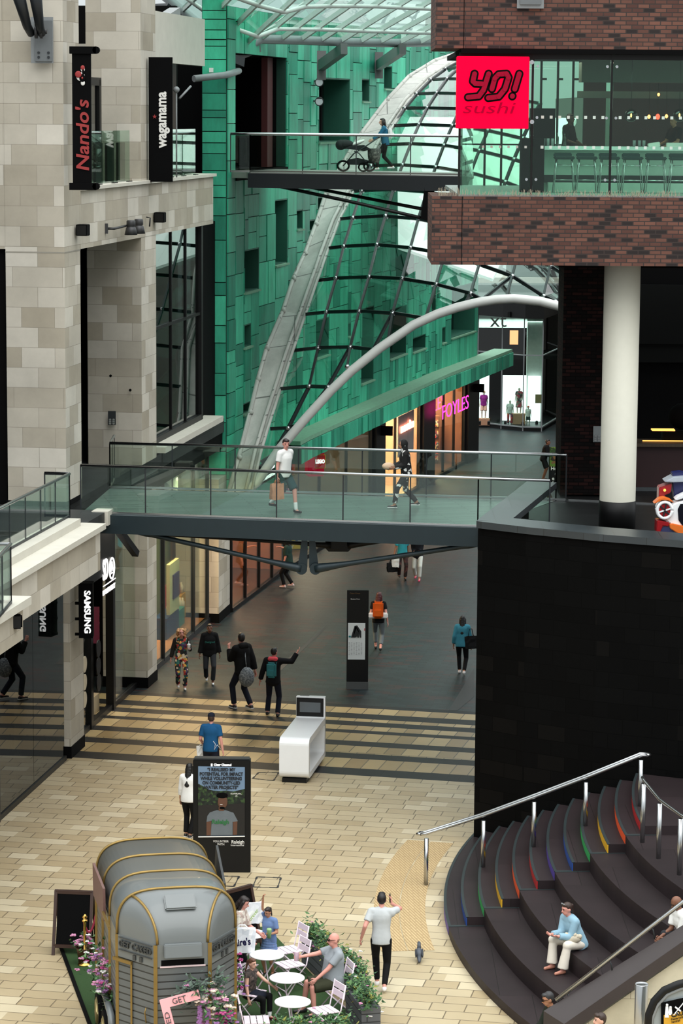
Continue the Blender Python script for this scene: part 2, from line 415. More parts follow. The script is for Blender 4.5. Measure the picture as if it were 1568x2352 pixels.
# floors / soffits of the left building
lb('floor_level_one', brickmat('terrace_paving', (52, 54, 55), (40, 42, 43), (28, 29, 30), .9, .45, .008, rough=.5, stain=.25), -14, 18.6, .05, 9, 5.6, 6.0, kind='structure', label='dark paved floor of the first level')
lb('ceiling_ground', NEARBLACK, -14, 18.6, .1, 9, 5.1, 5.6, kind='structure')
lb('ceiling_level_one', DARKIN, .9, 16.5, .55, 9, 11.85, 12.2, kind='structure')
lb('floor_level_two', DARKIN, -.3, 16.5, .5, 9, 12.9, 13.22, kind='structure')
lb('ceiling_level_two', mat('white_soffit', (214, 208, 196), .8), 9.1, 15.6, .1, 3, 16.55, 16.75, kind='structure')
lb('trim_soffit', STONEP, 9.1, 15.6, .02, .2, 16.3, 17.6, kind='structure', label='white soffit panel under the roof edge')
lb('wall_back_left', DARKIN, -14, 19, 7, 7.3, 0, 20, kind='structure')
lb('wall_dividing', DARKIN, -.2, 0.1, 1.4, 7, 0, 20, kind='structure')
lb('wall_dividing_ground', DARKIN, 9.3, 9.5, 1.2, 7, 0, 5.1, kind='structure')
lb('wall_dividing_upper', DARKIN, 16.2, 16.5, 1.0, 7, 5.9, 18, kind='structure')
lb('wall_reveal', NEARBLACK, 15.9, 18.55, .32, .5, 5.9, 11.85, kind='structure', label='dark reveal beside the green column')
lb('wall_right_of_door', mat('brown_timber', (66, 34, 20), .6, var=.3, scale=3), 14.6, 15.4, .8, 1.2, 13.2, 16.6, kind='structure', label='reddish brown timber upright behind the upper balcony')
# level-1 window between tall pillar and green column, with ledge
lb('wall_left_lower', STONE, 9.1, 16.9, .12, .5, 5.2, 6.1, kind='structure', label='low stone wall under the tall window')
lb('trim_ledge', STONEP, 9.15, 16.95, -.25, .55, 6.1, 6.26, kind='structure', label='white stone ledge under the tall window')
w = thing('window_1', 'tall dark-framed window beside the green column', 'window', L(9.1, .2, 6.26), kind='structure')
mb = MB()
lbox(mb, 9.1, 15.9, .15, .32, 6.26, 6.42); lbox(mb, 15.75, 15.95, .15, .32, 6.26, 11.85); lbox(mb, 9.1, 15.9, .18, .3, 9.28, 9.36)
for u_ in (9.9, 12.0, 13.9): lbox(mb, u_, u_ + .06, .2, .32, 6.4, 11.85)
mb.build('frame', BLACK, w)
lb('pane', GDARK, 9.1, 15.8, .24, .26, 6.42, 11.85, w)
# upper level balconies: brown slotted balustrade and glass
BRONZE = mat('bronze_panel', (46, 36, 30), .5, var=.1)
def balcony(u0, u1, label):
    t = thing('balcony_rail', label, 'balustrade', L(u0, .3, 13.28))
    n = 4
    for i in range(n):
        a = lerp(u0, u1, (i + .15) / n); b = lerp(u0, u1, (i + .75) / n)
        lb('solid_panel', BRONZE, a, b, .3, .36, 13.28, 14.25, t)
    lb('pane', GGREEN, u0, u1, .25, .27, 13.28, 14.55, t)
    mb = MB()
    for i in range(3):
        a = lerp(u0, u1, (i + .35) / 3)
        mb = MB()
        for k in range(7): lbox(mb, a + k * .05, a + k * .05 + .05, .02 + .01 * (k % 2), .1, 13.28, 13.30)
        mb.build('drain_grille', BLACK, t)
    return t
balcony(2.6, 7.3, 'bronze and glass balustrade behind the black banner with red script')
balcony(10.6, 15.4, 'bronze and glass balustrade right of the black banner with white lettering')
# upper left recess: framed glass box
t = thing('menu_case', 'black framed glass case on the balcony left of the second pillar', 'display case', L(4, .6, 13.3))
mb = MB(); lbox(mb, 3.0, 6.6, .8, .95, 15.65, 15.85); lbox(mb, 6.4, 6.6, .8, .95, 13.3, 15.8); lbox(mb, 3.0, 3.1, .8, .95, 13.3, 15.8); mb.build('frame', BLACK, t)
lb('pane', GDARK, 3.1, 6.4, .86, .88, 13.3, 15.65, t)

# ------------------------------------------------------------------ near left terrace (level 1)
tdir = V((1.2, 7.45, 0)).normalized(); tl = V((-tdir.y, tdir.x, 0)); T0 = V((-5.13, 58.72, 0))
def T(u, v, z): return T0 + tdir * u + tl * v + V((0, 0, z))
def tbox(mb, u0, u1, v0, v1, z0, z1):
    return mb.hexa([T(u0, v1, z0), T(u0, v0, z0), T(u1, v0, z0), T(u1, v1, z0), T(u0, v1, z1), T(u0, v0, z1), T(u1, v0, z1), T(u1, v1, z1)])
def tb(name, mats, *a, **k):
    mb = MB(); tbox(mb, *a); return mb.build(name, mats, k.pop('parent', None), **k)
tr = thing('stone_terrace', 'stone fronted terrace edge above the dark shopfront at far left', 'terrace', T(0, 0, 5.1), kind='structure')
tb('fascia', STONE, -14, 0, .12, .7, 5.12, 6.02, parent=tr)
tb('coping', STONEP, -14, .05, 0, .55, 6.02, 6.14, parent=tr)
tb('upper_kerb', STONEP, -14, -.4, .45, .9, 6.12, 6.3, parent=tr)
tb('near_fascia', STONE, -14, -8.9, -.66, .2, 5.3, 5.95, parent=tr)
tb('near_coping', STONEP, -14, -8.8, -.8, .2, 5.95, 6.1, parent=tr)
tb('floor_terrace', MATS['terrace_paving'], -14, 2.2, .5, 6, 5.7, 6.1, kind='structure', label='dark paved terrace behind the glass balustrade')
tb('trim_5', STONEP, 1.9, 2.4, .42, .8, 5.8, 6.12, kind='structure', label='short stone kerb where the footbridge lands')
def balustrade(name, label, pts, zb, zt, joints, railr=.035, ends=True, group=None, base=.05, chan=None, gm=None, postm=None):
    """glass panes between slim posts under a round rail, along pts (plan)"""
    pts = [V((p[0], p[1], 0)) for p in pts]
    t = thing(name, label, 'balustrade', pts[0] + V((0, 0, zb)), group=group)
    mb = MB(); mb.tube([p + V((0, 0, zt)) for p in pts], railr, 10); mb.build('handrail', CHROME, t)
    for a, b, n in zip(pts, pts[1:], joints):
        d = (b - a)
        for i in range(n):
            p, q = a + d * (i / n), a + d * ((i + 1) / n); g = d.normalized() * .012
            MB().bar(p + g + V((0, 0, (zb + base + zt) / 2)), q - g + V((0, 0, (zb + base + zt) / 2)), .014, zt - zb - base - .02).build('pane', gm or GLASS, t)
        for i in range(n + 1):
            p = a + d * (i / n)
            MB().bar(p + V((0, 0, zb)), p + V((0, 0, zt)), .03, .012).build('post', postm or CHAR, t)
        MB().bar(a + V((0, 0, zb + .04)), b + V((0, 0, zb + .04)), .04, .05).build('bottom_rail', chan or postm or CHAR, t)
    return t
balustrade('glass_balustrade', 'glass balustrade with steel handrail along the left terrace', [T(-13, .75, 0)[:2], T(-.2, .75, 0)[:2], T(-.2, 1.3, 0)[:2]], 6.28, 7.24, [11, 1])
balustrade('glass_balustrade', 'short glass balustrade corner at the far left edge of the terrace', [G(-30, 1250, 7.2)[:2], G(24, 1250, 7.2)[:2], G(-60, 1340, 7.2)[:2]], 6.1, 7.2, [1, 4])
# ------------------------------------------------------------------ ground floor shopfronts on the left
s = thing('shopfront', 'dark glass shopfront at far left under the terrace', 'shopfront', L(-5, .1, 0), kind='structure')
for a, b in ((-9, -6.1), (-5.9, -3.0), (-2.98, -.3)): lb('pane', GDARK, a, b, .08, .1, .12, 5.1, s)
mb = MB(); lbox(mb, -9, -.2, .05, .2, 0, .12); lbox(mb, -6.1, -5.9, .02, .3, 0, 5.1); lbox(mb, -9.2, -8.9, .02, .3, 0, 5.1); mb.build('frame', BLACK, s)
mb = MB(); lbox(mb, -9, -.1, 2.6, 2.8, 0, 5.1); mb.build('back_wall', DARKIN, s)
s2 = thing('shopfront', 'black framed menswear shopfront between two stone pillars', 'shopfront', L(5, .3, 0), kind='structure')
u_s = LU(205, 1690)[0]
mb = MB(); lbox(mb, 1.2, uB, .28, .42, 0, .14)
for a in (1.25, 3.0, 5.3, 8.2): lbox(mb, a, a + .22, .25, .45, 0, 5.1)
lbox(mb, 1.25, 5.3, .2, .42, 3.65, 5.1); mb.build('frame', BLACK, s2)
for a, b in ((1.47, 3.0), (5.52, 8.2)): lb('pane', GLASS, a, b, .33, .35, .14, 5.1, s2)
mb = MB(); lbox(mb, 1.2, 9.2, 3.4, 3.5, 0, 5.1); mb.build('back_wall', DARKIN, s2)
light('shop_lamp', L(4.6, 1.2, 4.9), 70, 3, (255, 236, 210), sy=.8)
lb('display_plinth', mat('pale_timber', (196, 176, 140), .6), 3.3, 5.2, .6, 1.3, 0, .45, s2)
s3 = thing('shopfront', 'bright shop window with yellow and striped curtains', 'shopfront', L(12, .3, 0), kind='structure')
mb = MB(); lbox(mb, uB + 1.1, uC, .25, .4, 0, .16)
for a in (11.2, 15.2, 17.2): lbox(mb, a, a + .07, .24, .36, .1, 5.1)
mb.build('frame', CHAR, s3)
for a, b in ((9.7, 11.2), (11.27, 15.2), (15.27, 17.2)): lb('pane', GLASS, a, b, .29, .31, .16, 5.1, s3)
CURT = brickmat('striped_curtain', (236, 196, 150), (206, 140, 90), (180, 110, 70), .22, 30, .02, rough=.8, stain=.05, bump=.2)
YELL = mat('mustard_curtain', (226, 172, 40), .8, var=.15, scale=3)
cu_ = [LU(p, 1350, 1.5)[0] for p in (350, 392, 424, 500)]
lb('striped_curtain', CURT, cu_[2], cu_[3], 1.5, 1.6, .2, 5.0, s3)
lb('yellow_curtain', YELL, cu_[1], cu_[2], 1.5, 1.6, .2, 5.0, s3)
lb('olive_panel', mat('olive_panel', (120, 122, 70), .7), cu_[0], cu_[1], 1.5, 1.6, .2, 5.0, s3)  # olive board stands in for a reflection in the shop glass
lb('shop_floor', mat('orange_floor', (190, 130, 90), .5), 9.7, 17.4, .35, 3, .1, .16, s3)
for o_ in (light('shop_lamp', L(13.6, .9, 4.9), 650, 5, (255, 214, 160), sy=.8),): o_.rotation_euler = (0, 0, ANG)
lb('hanging_board', mat('grey_board', (150, 156, 166), .6), 11.3, 13.4, .34, .4, 4.05, 5.0, s3)
txt('CAFE', .5, BLACK, L(12.4, .32, 4.35), e, (0, 0, 1), s3, ext=.01, name='board_lettering')

# ------------------------------------------------------------------ green copper facade
def panel_wall(mb, p0, p1, z0, z1, holes, rnd, maxw=1.5, maxh=1.3, minw=.25, th=.05, seam=.014):
    p0, p1 = V((p0[0], p0[1], 0)), V((p1[0], p1[1], 0)); d = (p1 - p0); W = d.length; d.normalize(); n = V((d.y, -d.x, 0))
    P = lambda u, v, z: p0 + d * u + n * v + V((0, 0, z))
    def rec(a, b, c, g, depth=0):
        for h in holes:
            if h[0] < b - 1e-4 and h[1] > a + 1e-4 and h[2] < g - 1e-4 and h[3] > c + 1e-4:
                for k, (lo, hi) in ((0, (a, b)), (1, (a, b))):
                    if lo + 1e-4 < h[k] < hi - 1e-4: rec(a, h[k], c, g, depth); rec(h[k], b, c, g, depth); return
                for k, (lo, hi) in ((2, (c, g)), (3, (c, g))):
                    if lo + 1e-4 < h[k] < hi - 1e-4: rec(a, b, c, h[k], depth); rec(a, b, h[k], g, depth); return
                return
        w_, h_ = b - a, g - c
        if w_ > maxw or h_ > maxh or (depth < 9 and w_ > .7 and h_ > .75 and rnd.random() < .35):
            if w_ / maxw > h_ / maxh * .7 and w_ > 2 * minw:
                k = a + w_ * rnd.uniform(.25, .75); rec(a, k, c, g, depth + 1); rec(k, b, c, g, depth + 1)
            else:
                k = c + h_ * rnd.uniform(.3, .7); rec(a, b, c, k, depth + 1); rec(a, b, k, g, depth + 1)
            return
        o = rnd.choice((0, 0, 0, .012, .025)); t = th + o
        mb.m(0).hexa([P(a + seam, 0, c + seam), P(a + seam, t, c + seam), P(b - seam, t, c + seam), P(b - seam, 0, c + seam), P(a + seam, 0, g - seam), P(a + seam, t, g - seam), P(b - seam, t, g - seam), P(b - seam, 0, g - seam)])
        mb.m(1).hexa([P(a, -.3, c), P(a, .01, c), P(b, .01, c), P(b, -.3, c), P(a, -.3, g), P(a, .01, g), P(b, .01, g), P(b, -.3, g)])
    rec(0, W, z0, z1)
def facade_window(idx, p0, p1, rect, label, depth=.55, back=None, sill=True, bars=False):
    a, b, c, g = rect
    p0, p1 = V((p0[0], p0[1], 0)), V((p1[0], p1[1], 0)); d = (p1 - p0).normalized(); n = V((d.y, -d.x, 0))
    P = lambda u, v, z: p0 + d * u + n * v + V((0, 0, z))
    t = thing('window_%d' % idx, label, 'window', P((a + b) / 2, 0, c), kind='structure')
    bx = lambda mb, u0, u1, v0, v1, z0, z1: mb.hexa([P(u0, v0, z0), P(u0, v1, z0), P(u1, v1, z0), P(u1, v0, z0), P(u0, v0, z1), P(u0, v1, z1), P(u1, v1, z1), P(u1, v0, z1)])
    mb = MB(); k = .03
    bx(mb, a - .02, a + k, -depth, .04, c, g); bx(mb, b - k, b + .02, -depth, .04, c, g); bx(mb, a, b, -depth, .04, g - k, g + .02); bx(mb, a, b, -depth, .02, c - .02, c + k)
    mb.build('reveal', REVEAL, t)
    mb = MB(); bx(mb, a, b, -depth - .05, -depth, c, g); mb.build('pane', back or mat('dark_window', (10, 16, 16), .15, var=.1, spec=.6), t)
    if sill: mb = MB(); bx(mb, a - .05, b + .05, -.1, .12, c - .06, c); mb.build('sill', SILL, t)
    if bars:
        mb = MB()
        for i in range(bars): u = lerp(a, b, (i + .5) / bars); bx(mb, u - .05, u + .05, -depth, -depth + .12, c, g)
        mb.build('mullion', BLACK, t)
    return t
FP = [ONP(A0, C0, 519, 1431), G(655, 1312), G(981, 1110), G(1090, 1052)]
FP.append(ONP(FP[2], FP[3], 1120, 900))
FP = [V((p.x, p.y, 0)) for p in FP]
def seg_of(px): return 0 if px < 655 else (1 if px < 981 else 2)
WIN = [  # pixel rectangles of the recesses
 (557, 572, 591, 668), (556, 745, 573, 796), (628, 458, 661, 606), (678, 482, 692, 526),
 (729, 180, 800, 326), (828, 182, 845, 233), (879, 152, 897, 204), (708, 505, 722, 530), (727, 452, 748, 500),
 (722, 732, 752, 818), (827, 706, 855, 876), (892, 706, 930, 818), (945, 772, 974, 804), (1012, 752, 1020, 787), (1034, 655, 1088, 768), (966, 652, 998, 722), (796, 742, 803, 772),
 (555, 925, 570, 948), (1046, 470, 1080, 560), (905, 560, 935, 640), (960, 420, 985, 500), (1005, 330, 1040, 430)]
WLAB = ['tall recess in the green wall below the upper footbridge, next to the green column', 'small recess half way down the green wall beside the green column', 'narrow tall recess under the left end of the upper footbridge', 'tiny square recess under the upper footbridge tie rods', 'barred window right of the dark upper doorway',
 'slim recess right of the barred window', 'slim recess high on the green wall under the second canopy bracket', 'small recess left of the pale roof rib below the footbridge', 'recess hidden by the pale roof rib below the footbridge', 'recess seen through the lowest left bays of the glass roof', 'tallest recess seen through the lower bays of the glass roof', 'recess just above the steel edge tube, second from the tall one',
 'wide low recess under the steel edge tube', 'narrow slot recess under the steel edge tube', 'largest recess at the far end of the green wall', 'recess seen through the glass roof above the edge tube crest', 'thin slot recess left of the tallest recess', 'lowest small recess on the near green wall by the roof rib', 'far recess hidden behind the brick block', 'recess in the middle bays of the glass roof', 'recess under the added white sheet', 'far upper recess behind the brick block']
FHOLES = [[], [], []]; FWIN = []
for (x0, y0, x1, y1) in WIN:
    k = seg_of((x0 + x1) / 2); p0, p1 = FP[k], FP[k + 1]; dd = (p1 - p0).normalized()
    ym = (y0 + y1) / 2; qa, qb = ONP(p0, p1, x0, ym), ONP(p0, p1, x1, ym)
    za = ONP(p0, p1, (x0 + x1) / 2, y1).z; zb = ONP(p0, p1, (x0 + x1) / 2, y0).z
    r = (max(.15, (qa - p0).dot(dd)), min((p1 - p0).length - .1, (qb - p0).dot(dd)), za, zb)
    FHOLES[k].append(r); FWIN.append((k, r, (x0, y0, x1, y1)))
# dark terrace doorway on the upper level
k0, k1 = ONP(FP[0], FP[1], 537, 300), ONP(FP[0], FP[1], 655, 300); dd = (FP[1] - FP[0]).normalized()
DOOR = ((k0 - FP[0]).dot(dd), (k1 - FP[0]).dot(dd), 13.3, 16.75); FHOLES[0].append(DOOR)
rnd = random.Random(11)
for i, (za, zb) in enumerate(((2.9, 18.1), (4.0, 18.1), (4.0, 18.9))):
    mb = MB(); panel_wall(mb, FP[i], FP[i + 1], za, zb, FHOLES[i], rnd, maxw=(2.6, 1.9, 1.5)[i], maxh=(1.5, 1.6, 1.8)[i], minw=(.55, .4, .3)[i])
    struct(mb, 'wall_green', [GREEN, SEAM], ('near stretch of green copper panelled wall by the doorway', 'long green copper panelled wall behind the glass roof', 'far end of the green copper panelled wall')[i])
for i, (k, r, px) in enumerate(FWIN):
    big = i == 4
    facade_window(i + 2, FP[k], FP[k + 1], r, WLAB[i], bars=3 if big else False,
                  depth=.5 if (px[2] - px[0]) < 40 else .9)
dr = thing('door_1', 'dark open doorway to the upper footbridge', 'door', FP[0] + dd * 4, kind='structure')
nn = V((dd.y, -dd.x, 0)); P_ = lambda u, v, z: FP[0] + dd * u + nn * v + V((0, 0, z))
def pbx(mb, u0, u1, v0, v1, z0, z1): return mb.hexa([P_(u0, v0, z0), P_(u0, v1, z0), P_(u1, v1, z0), P_(u1, v0, z0), P_(u0, v0, z1), P_(u0, v1, z1), P_(u1, v1, z1), P_(u1, v0, z1)])
mb = MB(); pbx(mb, DOOR[0], DOOR[1], -4, -3.8, 13, 17); pbx(mb, DOOR[0] - .2, DOOR[0], -4, -.3, 13, 17); pbx(mb, DOOR[1], DOOR[1] + .2, -4, -.3, 13, 17); pbx(mb, DOOR[0], DOOR[1], -4, 0, 16.75, 17); mb.build('lobby', NEARBLACK, dr)
mb = MB(); pbx(mb, DOOR[1] - 1.3, DOOR[1] - .55, -.5, -.3, 13.3, 16.75); mb.build('door_post', mat('oxblood', (74, 18, 20), .55), dr)
mb = MB(); pbx(mb, DOOR[0], DOOR[1], -4, .1, 13.0, 13.3); mb.build('threshold', DARKIN, dr)
mb = MB(); mb.ball(P_(3.2, -1.5, 16.72), .05); mb.ball(P_(3.6, -2.5, 15.9), .05); mb.build('downlight', emat('warm_spot', (255, 190, 150), 20), dr)
# green column beside the tall window and the pier below it
gw = AT(464, 700, FP[0].y).x
mb = MB(); panel_wall(mb, (AT(470, 700, FP[0].y).x, FP[0].y + .02), (FP[0].x, FP[0].y), 4.3, 12.0, [], random.Random(3), maxw=2, maxh=1.25)
panel_wall(mb, (gw, FP[0].y + .02), (FP[0].x, FP[0].y), 12.0, 18.5, [], random.Random(5), maxw=2, maxh=.55)
struct(mb, 'column_green', [GREEN, SEAM], 'green copper clad column between tall window and doorway', 'column')
# canopy strip over the shops
def offs(p0, p1, k): d = (p1 - p0).normalized(); return V((d.y, -d.x, 0)) * k
ca = thing('shop_canopy', 'green copper canopy running above the far shopfronts', 'canopy', FP[1] + V((0, 0, 3.9)), kind='structure')
cp_ = [FP[0] + (FP[1] - FP[0]) * .8, FP[1], FP[2], FP[3], ONP(FP[2], FP[3], 1134, 820)]
cp_[-1] = V((cp_[-1].x, cp_[-1].y, 0))
cof = [offs(cp_[0], cp_[1], .85), offs(cp_[0], cp_[2], .85), offs(cp_[1], cp_[3], .85), offs(cp_[2], cp_[3], .85), offs(cp_[3], cp_[4], .85)]
co_ = [a + b for a, b in zip(cp_, cof)]
mb = MB()
for i in range(4): mb.hexa([cp_[i] + V((0, 0, 4.42)), co_[i] + V((0, 0, 4.42)), co_[i + 1] + V((0, 0, 4.42)), cp_[i + 1] + V((0, 0, 4.42)), cp_[i] + V((0, 0, 4.55)), co_[i] + V((0, 0, 4.55)), co_[i + 1] + V((0, 0, 4.55)), cp_[i + 1] + V((0, 0, 4.55))])
mb.build('ledge', SILL, ca)
mb = MB()
for i in range(4): panel_wall(mb, co_[i], co_[i + 1], 3.8, 4.42, [], rnd, maxw=.9, maxh=.8, minw=.2)
mb.build('fascia', [GREEN, SEAM], ca)
mb = MB()
for i in range(4): mb.hexa([cp_[i] + V((0, 0, 3.8)), co_[i] + V((0, 0, 3.8)), co_[i + 1] + V((0, 0, 3.8)), cp_[i + 1] + V((0, 0, 3.8)), cp_[i] + V((0, 0, 3.86)), co_[i] + V((0, 0, 3.86)), co_[i + 1] + V((0, 0, 3.86)), cp_[i + 1] + V((0, 0, 3.86))])
mb.build('soffit', NEARBLACK, ca)

# far shops under the canopy -------------------------------------------------
def fseg(px):
    """point on the shop line (ground) under pixel column px (base row interpolated)"""
    k = 0 if px < 655 else (1 if px < 981 else 2)
    return k
def shop(px0, px1, label, back_m, floor_m, lampE, lampC, frame=True, npan=3, depth=3.0, lampw=3):
    k = seg_of((px0 + px1) / 2); p0, p1 = FP[k], FP[k + 1]; d = (p1 - p0).normalized(); n = V((d.y, -d.x, 0))
    a = ONP(p0, p1, px0, 1150); b = ONP(p0, p1, px1, 1150); a.z = b.z = 0
    W = (b - a).length; P = lambda u, v, z: a + d * u + n * v + V((0, 0, z))
    bx = lambda mb, u0, u1, v0, v1, z0, z1: mb.hexa([P(u0, v0, z0), P(u0, v1, z0), P(u1, v1, z0), P(u1, v0, z0), P(u0, v0, z1), P(u0, v1, z1), P(u1, v1, z1), P(u1, v0, z1)])
    t = thing('shopfront', label, 'shopfront', P(W / 2, 0, 0), kind='structure')
    mb = MB(); bx(mb, 0, W, -.1, .05, 0, .12); bx(mb, 0, W, -.1, .05, 3.65, 3.85)
    for i in range(npan + 1): u = W * i / npan; bx(mb, u - .04, u + .04, -.08, .02, 0, 3.8)
    mb.build('frame', BLACK, t)
    for i in range(npan): mb = MB(); bx(mb, W * i / npan + .04, W * (i + 1) / npan - .04, -.04, -.02, .12, 3.65); mb.build('pane', GLASS, t)
    mb = MB(); bx(mb, 0, W, -depth - .1, -depth, 0, 3.9); bx(mb, 0, .1, -depth, -.1, 0, 3.9); bx(mb, W - .1, W, -depth, -.1, 0, 3.9); mb.build('inner_wall', back_m, t)
    mb = MB(); bx(mb, 0, W, -depth, -.1, .02, .08); mb.build('shop_floor', floor_m, t)
    mb = MB(); bx(mb, 0, W, -depth, -.1, 3.86, 3.95); mb.build('shop_ceiling', WHITEM, t)
    if lampE:
        l = light('shop_lamp', P(W / 2, -depth * .45, 3.8), lampE, max(W * .7, 1), lampC, sy=1.2); l.rotation_euler = (0, 0, math.atan2(d.y, d.x))
    return t, P, W
PEACH = mat('peach_wall', (236, 186, 150), .8, var=.08)
WARMB = mat('warm_brown_wall', (150, 92, 60), .8, var=.25)
DKFL = mat('dark_timber_floor', (92, 54, 34), .4, var=.3)
SHa, SHaP, SHaW = shop(532, 655, 'warm lit cafe shopfront right of the pink pillar', mat('cafe_wall', (196, 124, 84), .8, var=.3, scale=.8), DKFL, 330, (255, 200, 160), npan=4)
SHb, SHbP, SHbW = shop(668, 852, 'shopfront with the red cube sign, dim window', mat('greige_wall', (140, 122, 104), .8, var=.3, scale=.8), DKFL, 420, (255, 220, 190), npan=3)
SHc, SHcP, SHcW = shop(878, 962, 'peach lit shopfront with the glowing script sign', PEACH, mat('pale_floor', (220, 190, 160), .5), 900, (255, 214, 180), npan=3)
SHd, SHdP, SHdW = shop(992, 1064, 'bookshop front with pink neon letters', WARMB, DKFL, 800, (255, 214, 170), npan=3)
def blackcol(px0, px1, label, hang=True):
    k = seg_of((px0 + px1) / 2); p0, p1 = FP[k], FP[k + 1]; d = (p1 - p0).normalized(); n = V((d.y, -d.x, 0))
    a = ONP(p0, p1, px0, 1150); b = ONP(p0, p1, px1, 1150); a.z = b.z = 0
    t = thing('column_black', label, 'column', a, kind='structure')
    mb = MB().hexa([a - n * .5, a + n * .14, b + n * .14, b - n * .5] + [q + V((0, 0, 3.85)) for q in (a - n * .5, a + n * .14, b + n * .14, b - n * .5)]); mb.build('shaft', BLACK, t)
    m2 = (a + b) / 2 + n * .3
    if hang: MB().box(m2 + V((0, 0, 3.2)), (.55, .1, .36), math.atan2(n.y, n.x)).build('hanging_sign', NEARBLACK, t)
blackcol(855, 876, 'black column left of the peach lit shopfront')
blackcol(964, 990, 'black column left of the bookshop', False)
blackcol(1066, 1090, 'black column right of the bookshop with a small hanging sign')
# ------------------------------------------------------------------ footbridges
DECK = brickmat('bridge_deck', (96, 118, 110), (78, 98, 92), (48, 60, 58), 1.6, .15, .012, rough=.3, spec=.6, stain=.2, bump=.2, rot=-.2)
b0, b1 = V((-5.9, 61.18, 0)), V((3.0, 59.45, 0)); f0, f1 = V((-5.6, 65.4, 0)), V((5.05, 63.75, 0))
br = thing('lower_footbridge', 'lower footbridge with dark steel edge beam and glass sides', 'footbridge', b0 + V((0, 0, 5.6)))
mb = MB().hexa([q + V((0, 0, 5.82)) for q in (b0, b1, f1, f0)] + [q + V((0, 0, 6.0)) for q in (b0, b1, f1, f0)]); mb.build('deck', DECK, br)
MB().bar(b0 + V((-.2, 0, 5.8)), b1 + V((.2, 0, 5.8)), .3, .42).build('edge_beam', TEALST, br)
MB().bar(f0 + V((0, 0, 5.78)), f1 + V((0, 0, 5.78)), .3, .4).build('edge_beam', TEALST, br)
fn = (b1 - b0).normalized(); fs = V((fn.y, -fn.x, 0))
def rod(mb, a, b, r=.05):
    a, b = V(a), V(b); d = (b - a).normalized(); l_ = (b - a).length
    mb.tube([a, a + d * .35, a + d * .5, a + d * .6, b - d * .9, b - d * .7, b - d * .45, b - d * .12, b], [r * .8, r, r * .8, r * .8, r * .8, r * .9, r * 1.1, r * 1.5, r * 1.5], 8)
na, nb_ = AT(692, 1306, 60.4), AT(724, 1306, 60.3)
mb = MB(); rod(mb, AT(300, 1218, 61.0), na, .07); rod(mb, AT(1110, 1248, 59.5), nb_, .07)
for q in (na, nb_): mb.cyl(q + V((0, -.06, 0)), q + V((0, .06, 0)), .13, 14)
mb.build('tie_rod', TEALST, br)
ha = AT(708, 1232, 60.4)
mb = MB()
for sx in (-1, 1): mb.extr([ha + V((sx * .02, -.03, .12)), ha + V((sx * .12, -.03, .12)), ha + V((sx * .24, -.03, -.72)), ha + V((sx * .16, -.03, -.86)), ha + V((sx * .02, -.03, -.7))], (0, .06, 0))
mb.cyl(ha + V((0, 0, .12)), ha + V((0, 0, .02)), .14, 12); mb.build('hanger_plate', TEALST, br)
fa, fb = AT(760, 1252, 64.6), AT(798, 1252, 64.5)
mb = MB(); rod(mb, AT(350, 1225, 65.3), fa, .06); rod(mb, AT(1060, 1222, 64.2), fb, .06); mb.build('tie_rod', BLACK, br)
mb = MB().extr([fa + V((-.16, 0, -.05)), fa + V((-.06, 0, -.16)), fb + V((.02, 0, -.16)), fb + V((.12, 0, -.05)), fb + V((.05, 0, .4)), fa + V((-.1, 0, .4))], (0, .08, 0)); mb.build('hanger_plate', BLACK, br)
mb = MB(); mb.bar(AT(272, 1218, 65.5), AT(312, 1272, 66.5), .16, .16); mb.build('strut', BLACK, br)
balustrade('glass_balustrade', 'near glass side of the lower footbridge with steel handrail', [b0[:2], (b1 - V((0, 0, 0)))[:2], (4.55, 59.14)], 6.0, 7.1, [6, 1], chan=CHROME)
balustrade('glass_balustrade', 'far glass side of the lower footbridge with steel handrail', [(-5.62, 66.9), f0[:2], f1[:2], (5.28, 63.7)], 6.0, 7.1, [2, 7, 1], chan=CHROME)
# upper footbridge
u0, u1 = V((-2.75, 80.5, 0)), V((3.45, 78.0, 0)); g0, g1 = V((-2.1, 86.0, 0)), V((3.9, 82.6, 0))
ub = thing('upper_footbridge', 'upper footbridge with dark steel edge beam', 'footbridge', u0 + V((0, 0, 12.9)))
mb = MB().hexa([q + V((0, 0, 13.1)) for q in (u0 + V((-.5, 2.2, 0)), u0, u1, g1)] + [q + V((0, 0, 13.28)) for q in (u0 + V((-.5, 2.2, 0)), u0, u1, g1)])
mb.hexa([q + V((0, 0, 13.1)) for q in (u0 + V((-.8, 1, 0)), u0 + V((0, .4, 0)), g1, g0)] + [q + V((0, 0, 13.277)) for q in (u0 + V((-.8, 1, 0)), u0 + V((0, .4, 0)), g1, g0)]); mb.build('deck', mat('pale_deck', (150, 146, 142), .35, var=.1), ub)
MB().bar(u0 + V((0, 0, 13.05)), u1 + V((0, 0, 13.05)), .3, .42).build('edge_beam', CHAR, ub)
mb = MB(); mb.tube([AT(640, 428, 80.2), AT(800, 462, 79.3), AT(965, 500, 78.4)], .05); mb.tube([AT(700, 428, 83), AT(980, 482, 79.5)], .05); mb.build('tie_rod', BLACK, ub)
p_ = AT(984, 432, 78.3)
mb = MB().extr([AT(975, 430, 78.3), AT(998, 430, 78.3), AT(992, 511, 78.3), AT(966, 502, 78.3)], (0, .25, 0)); mb.build('bracket_plate', NEARBLACK, ub)
balustrade('glass_balustrade', 'glass side of the upper footbridge with steel handrail', [(-3.32, 80.6), u0[:2], u1[:2]], 13.28, 14.4, [1, 4], group=None, railr=.045, chan=CHROME)

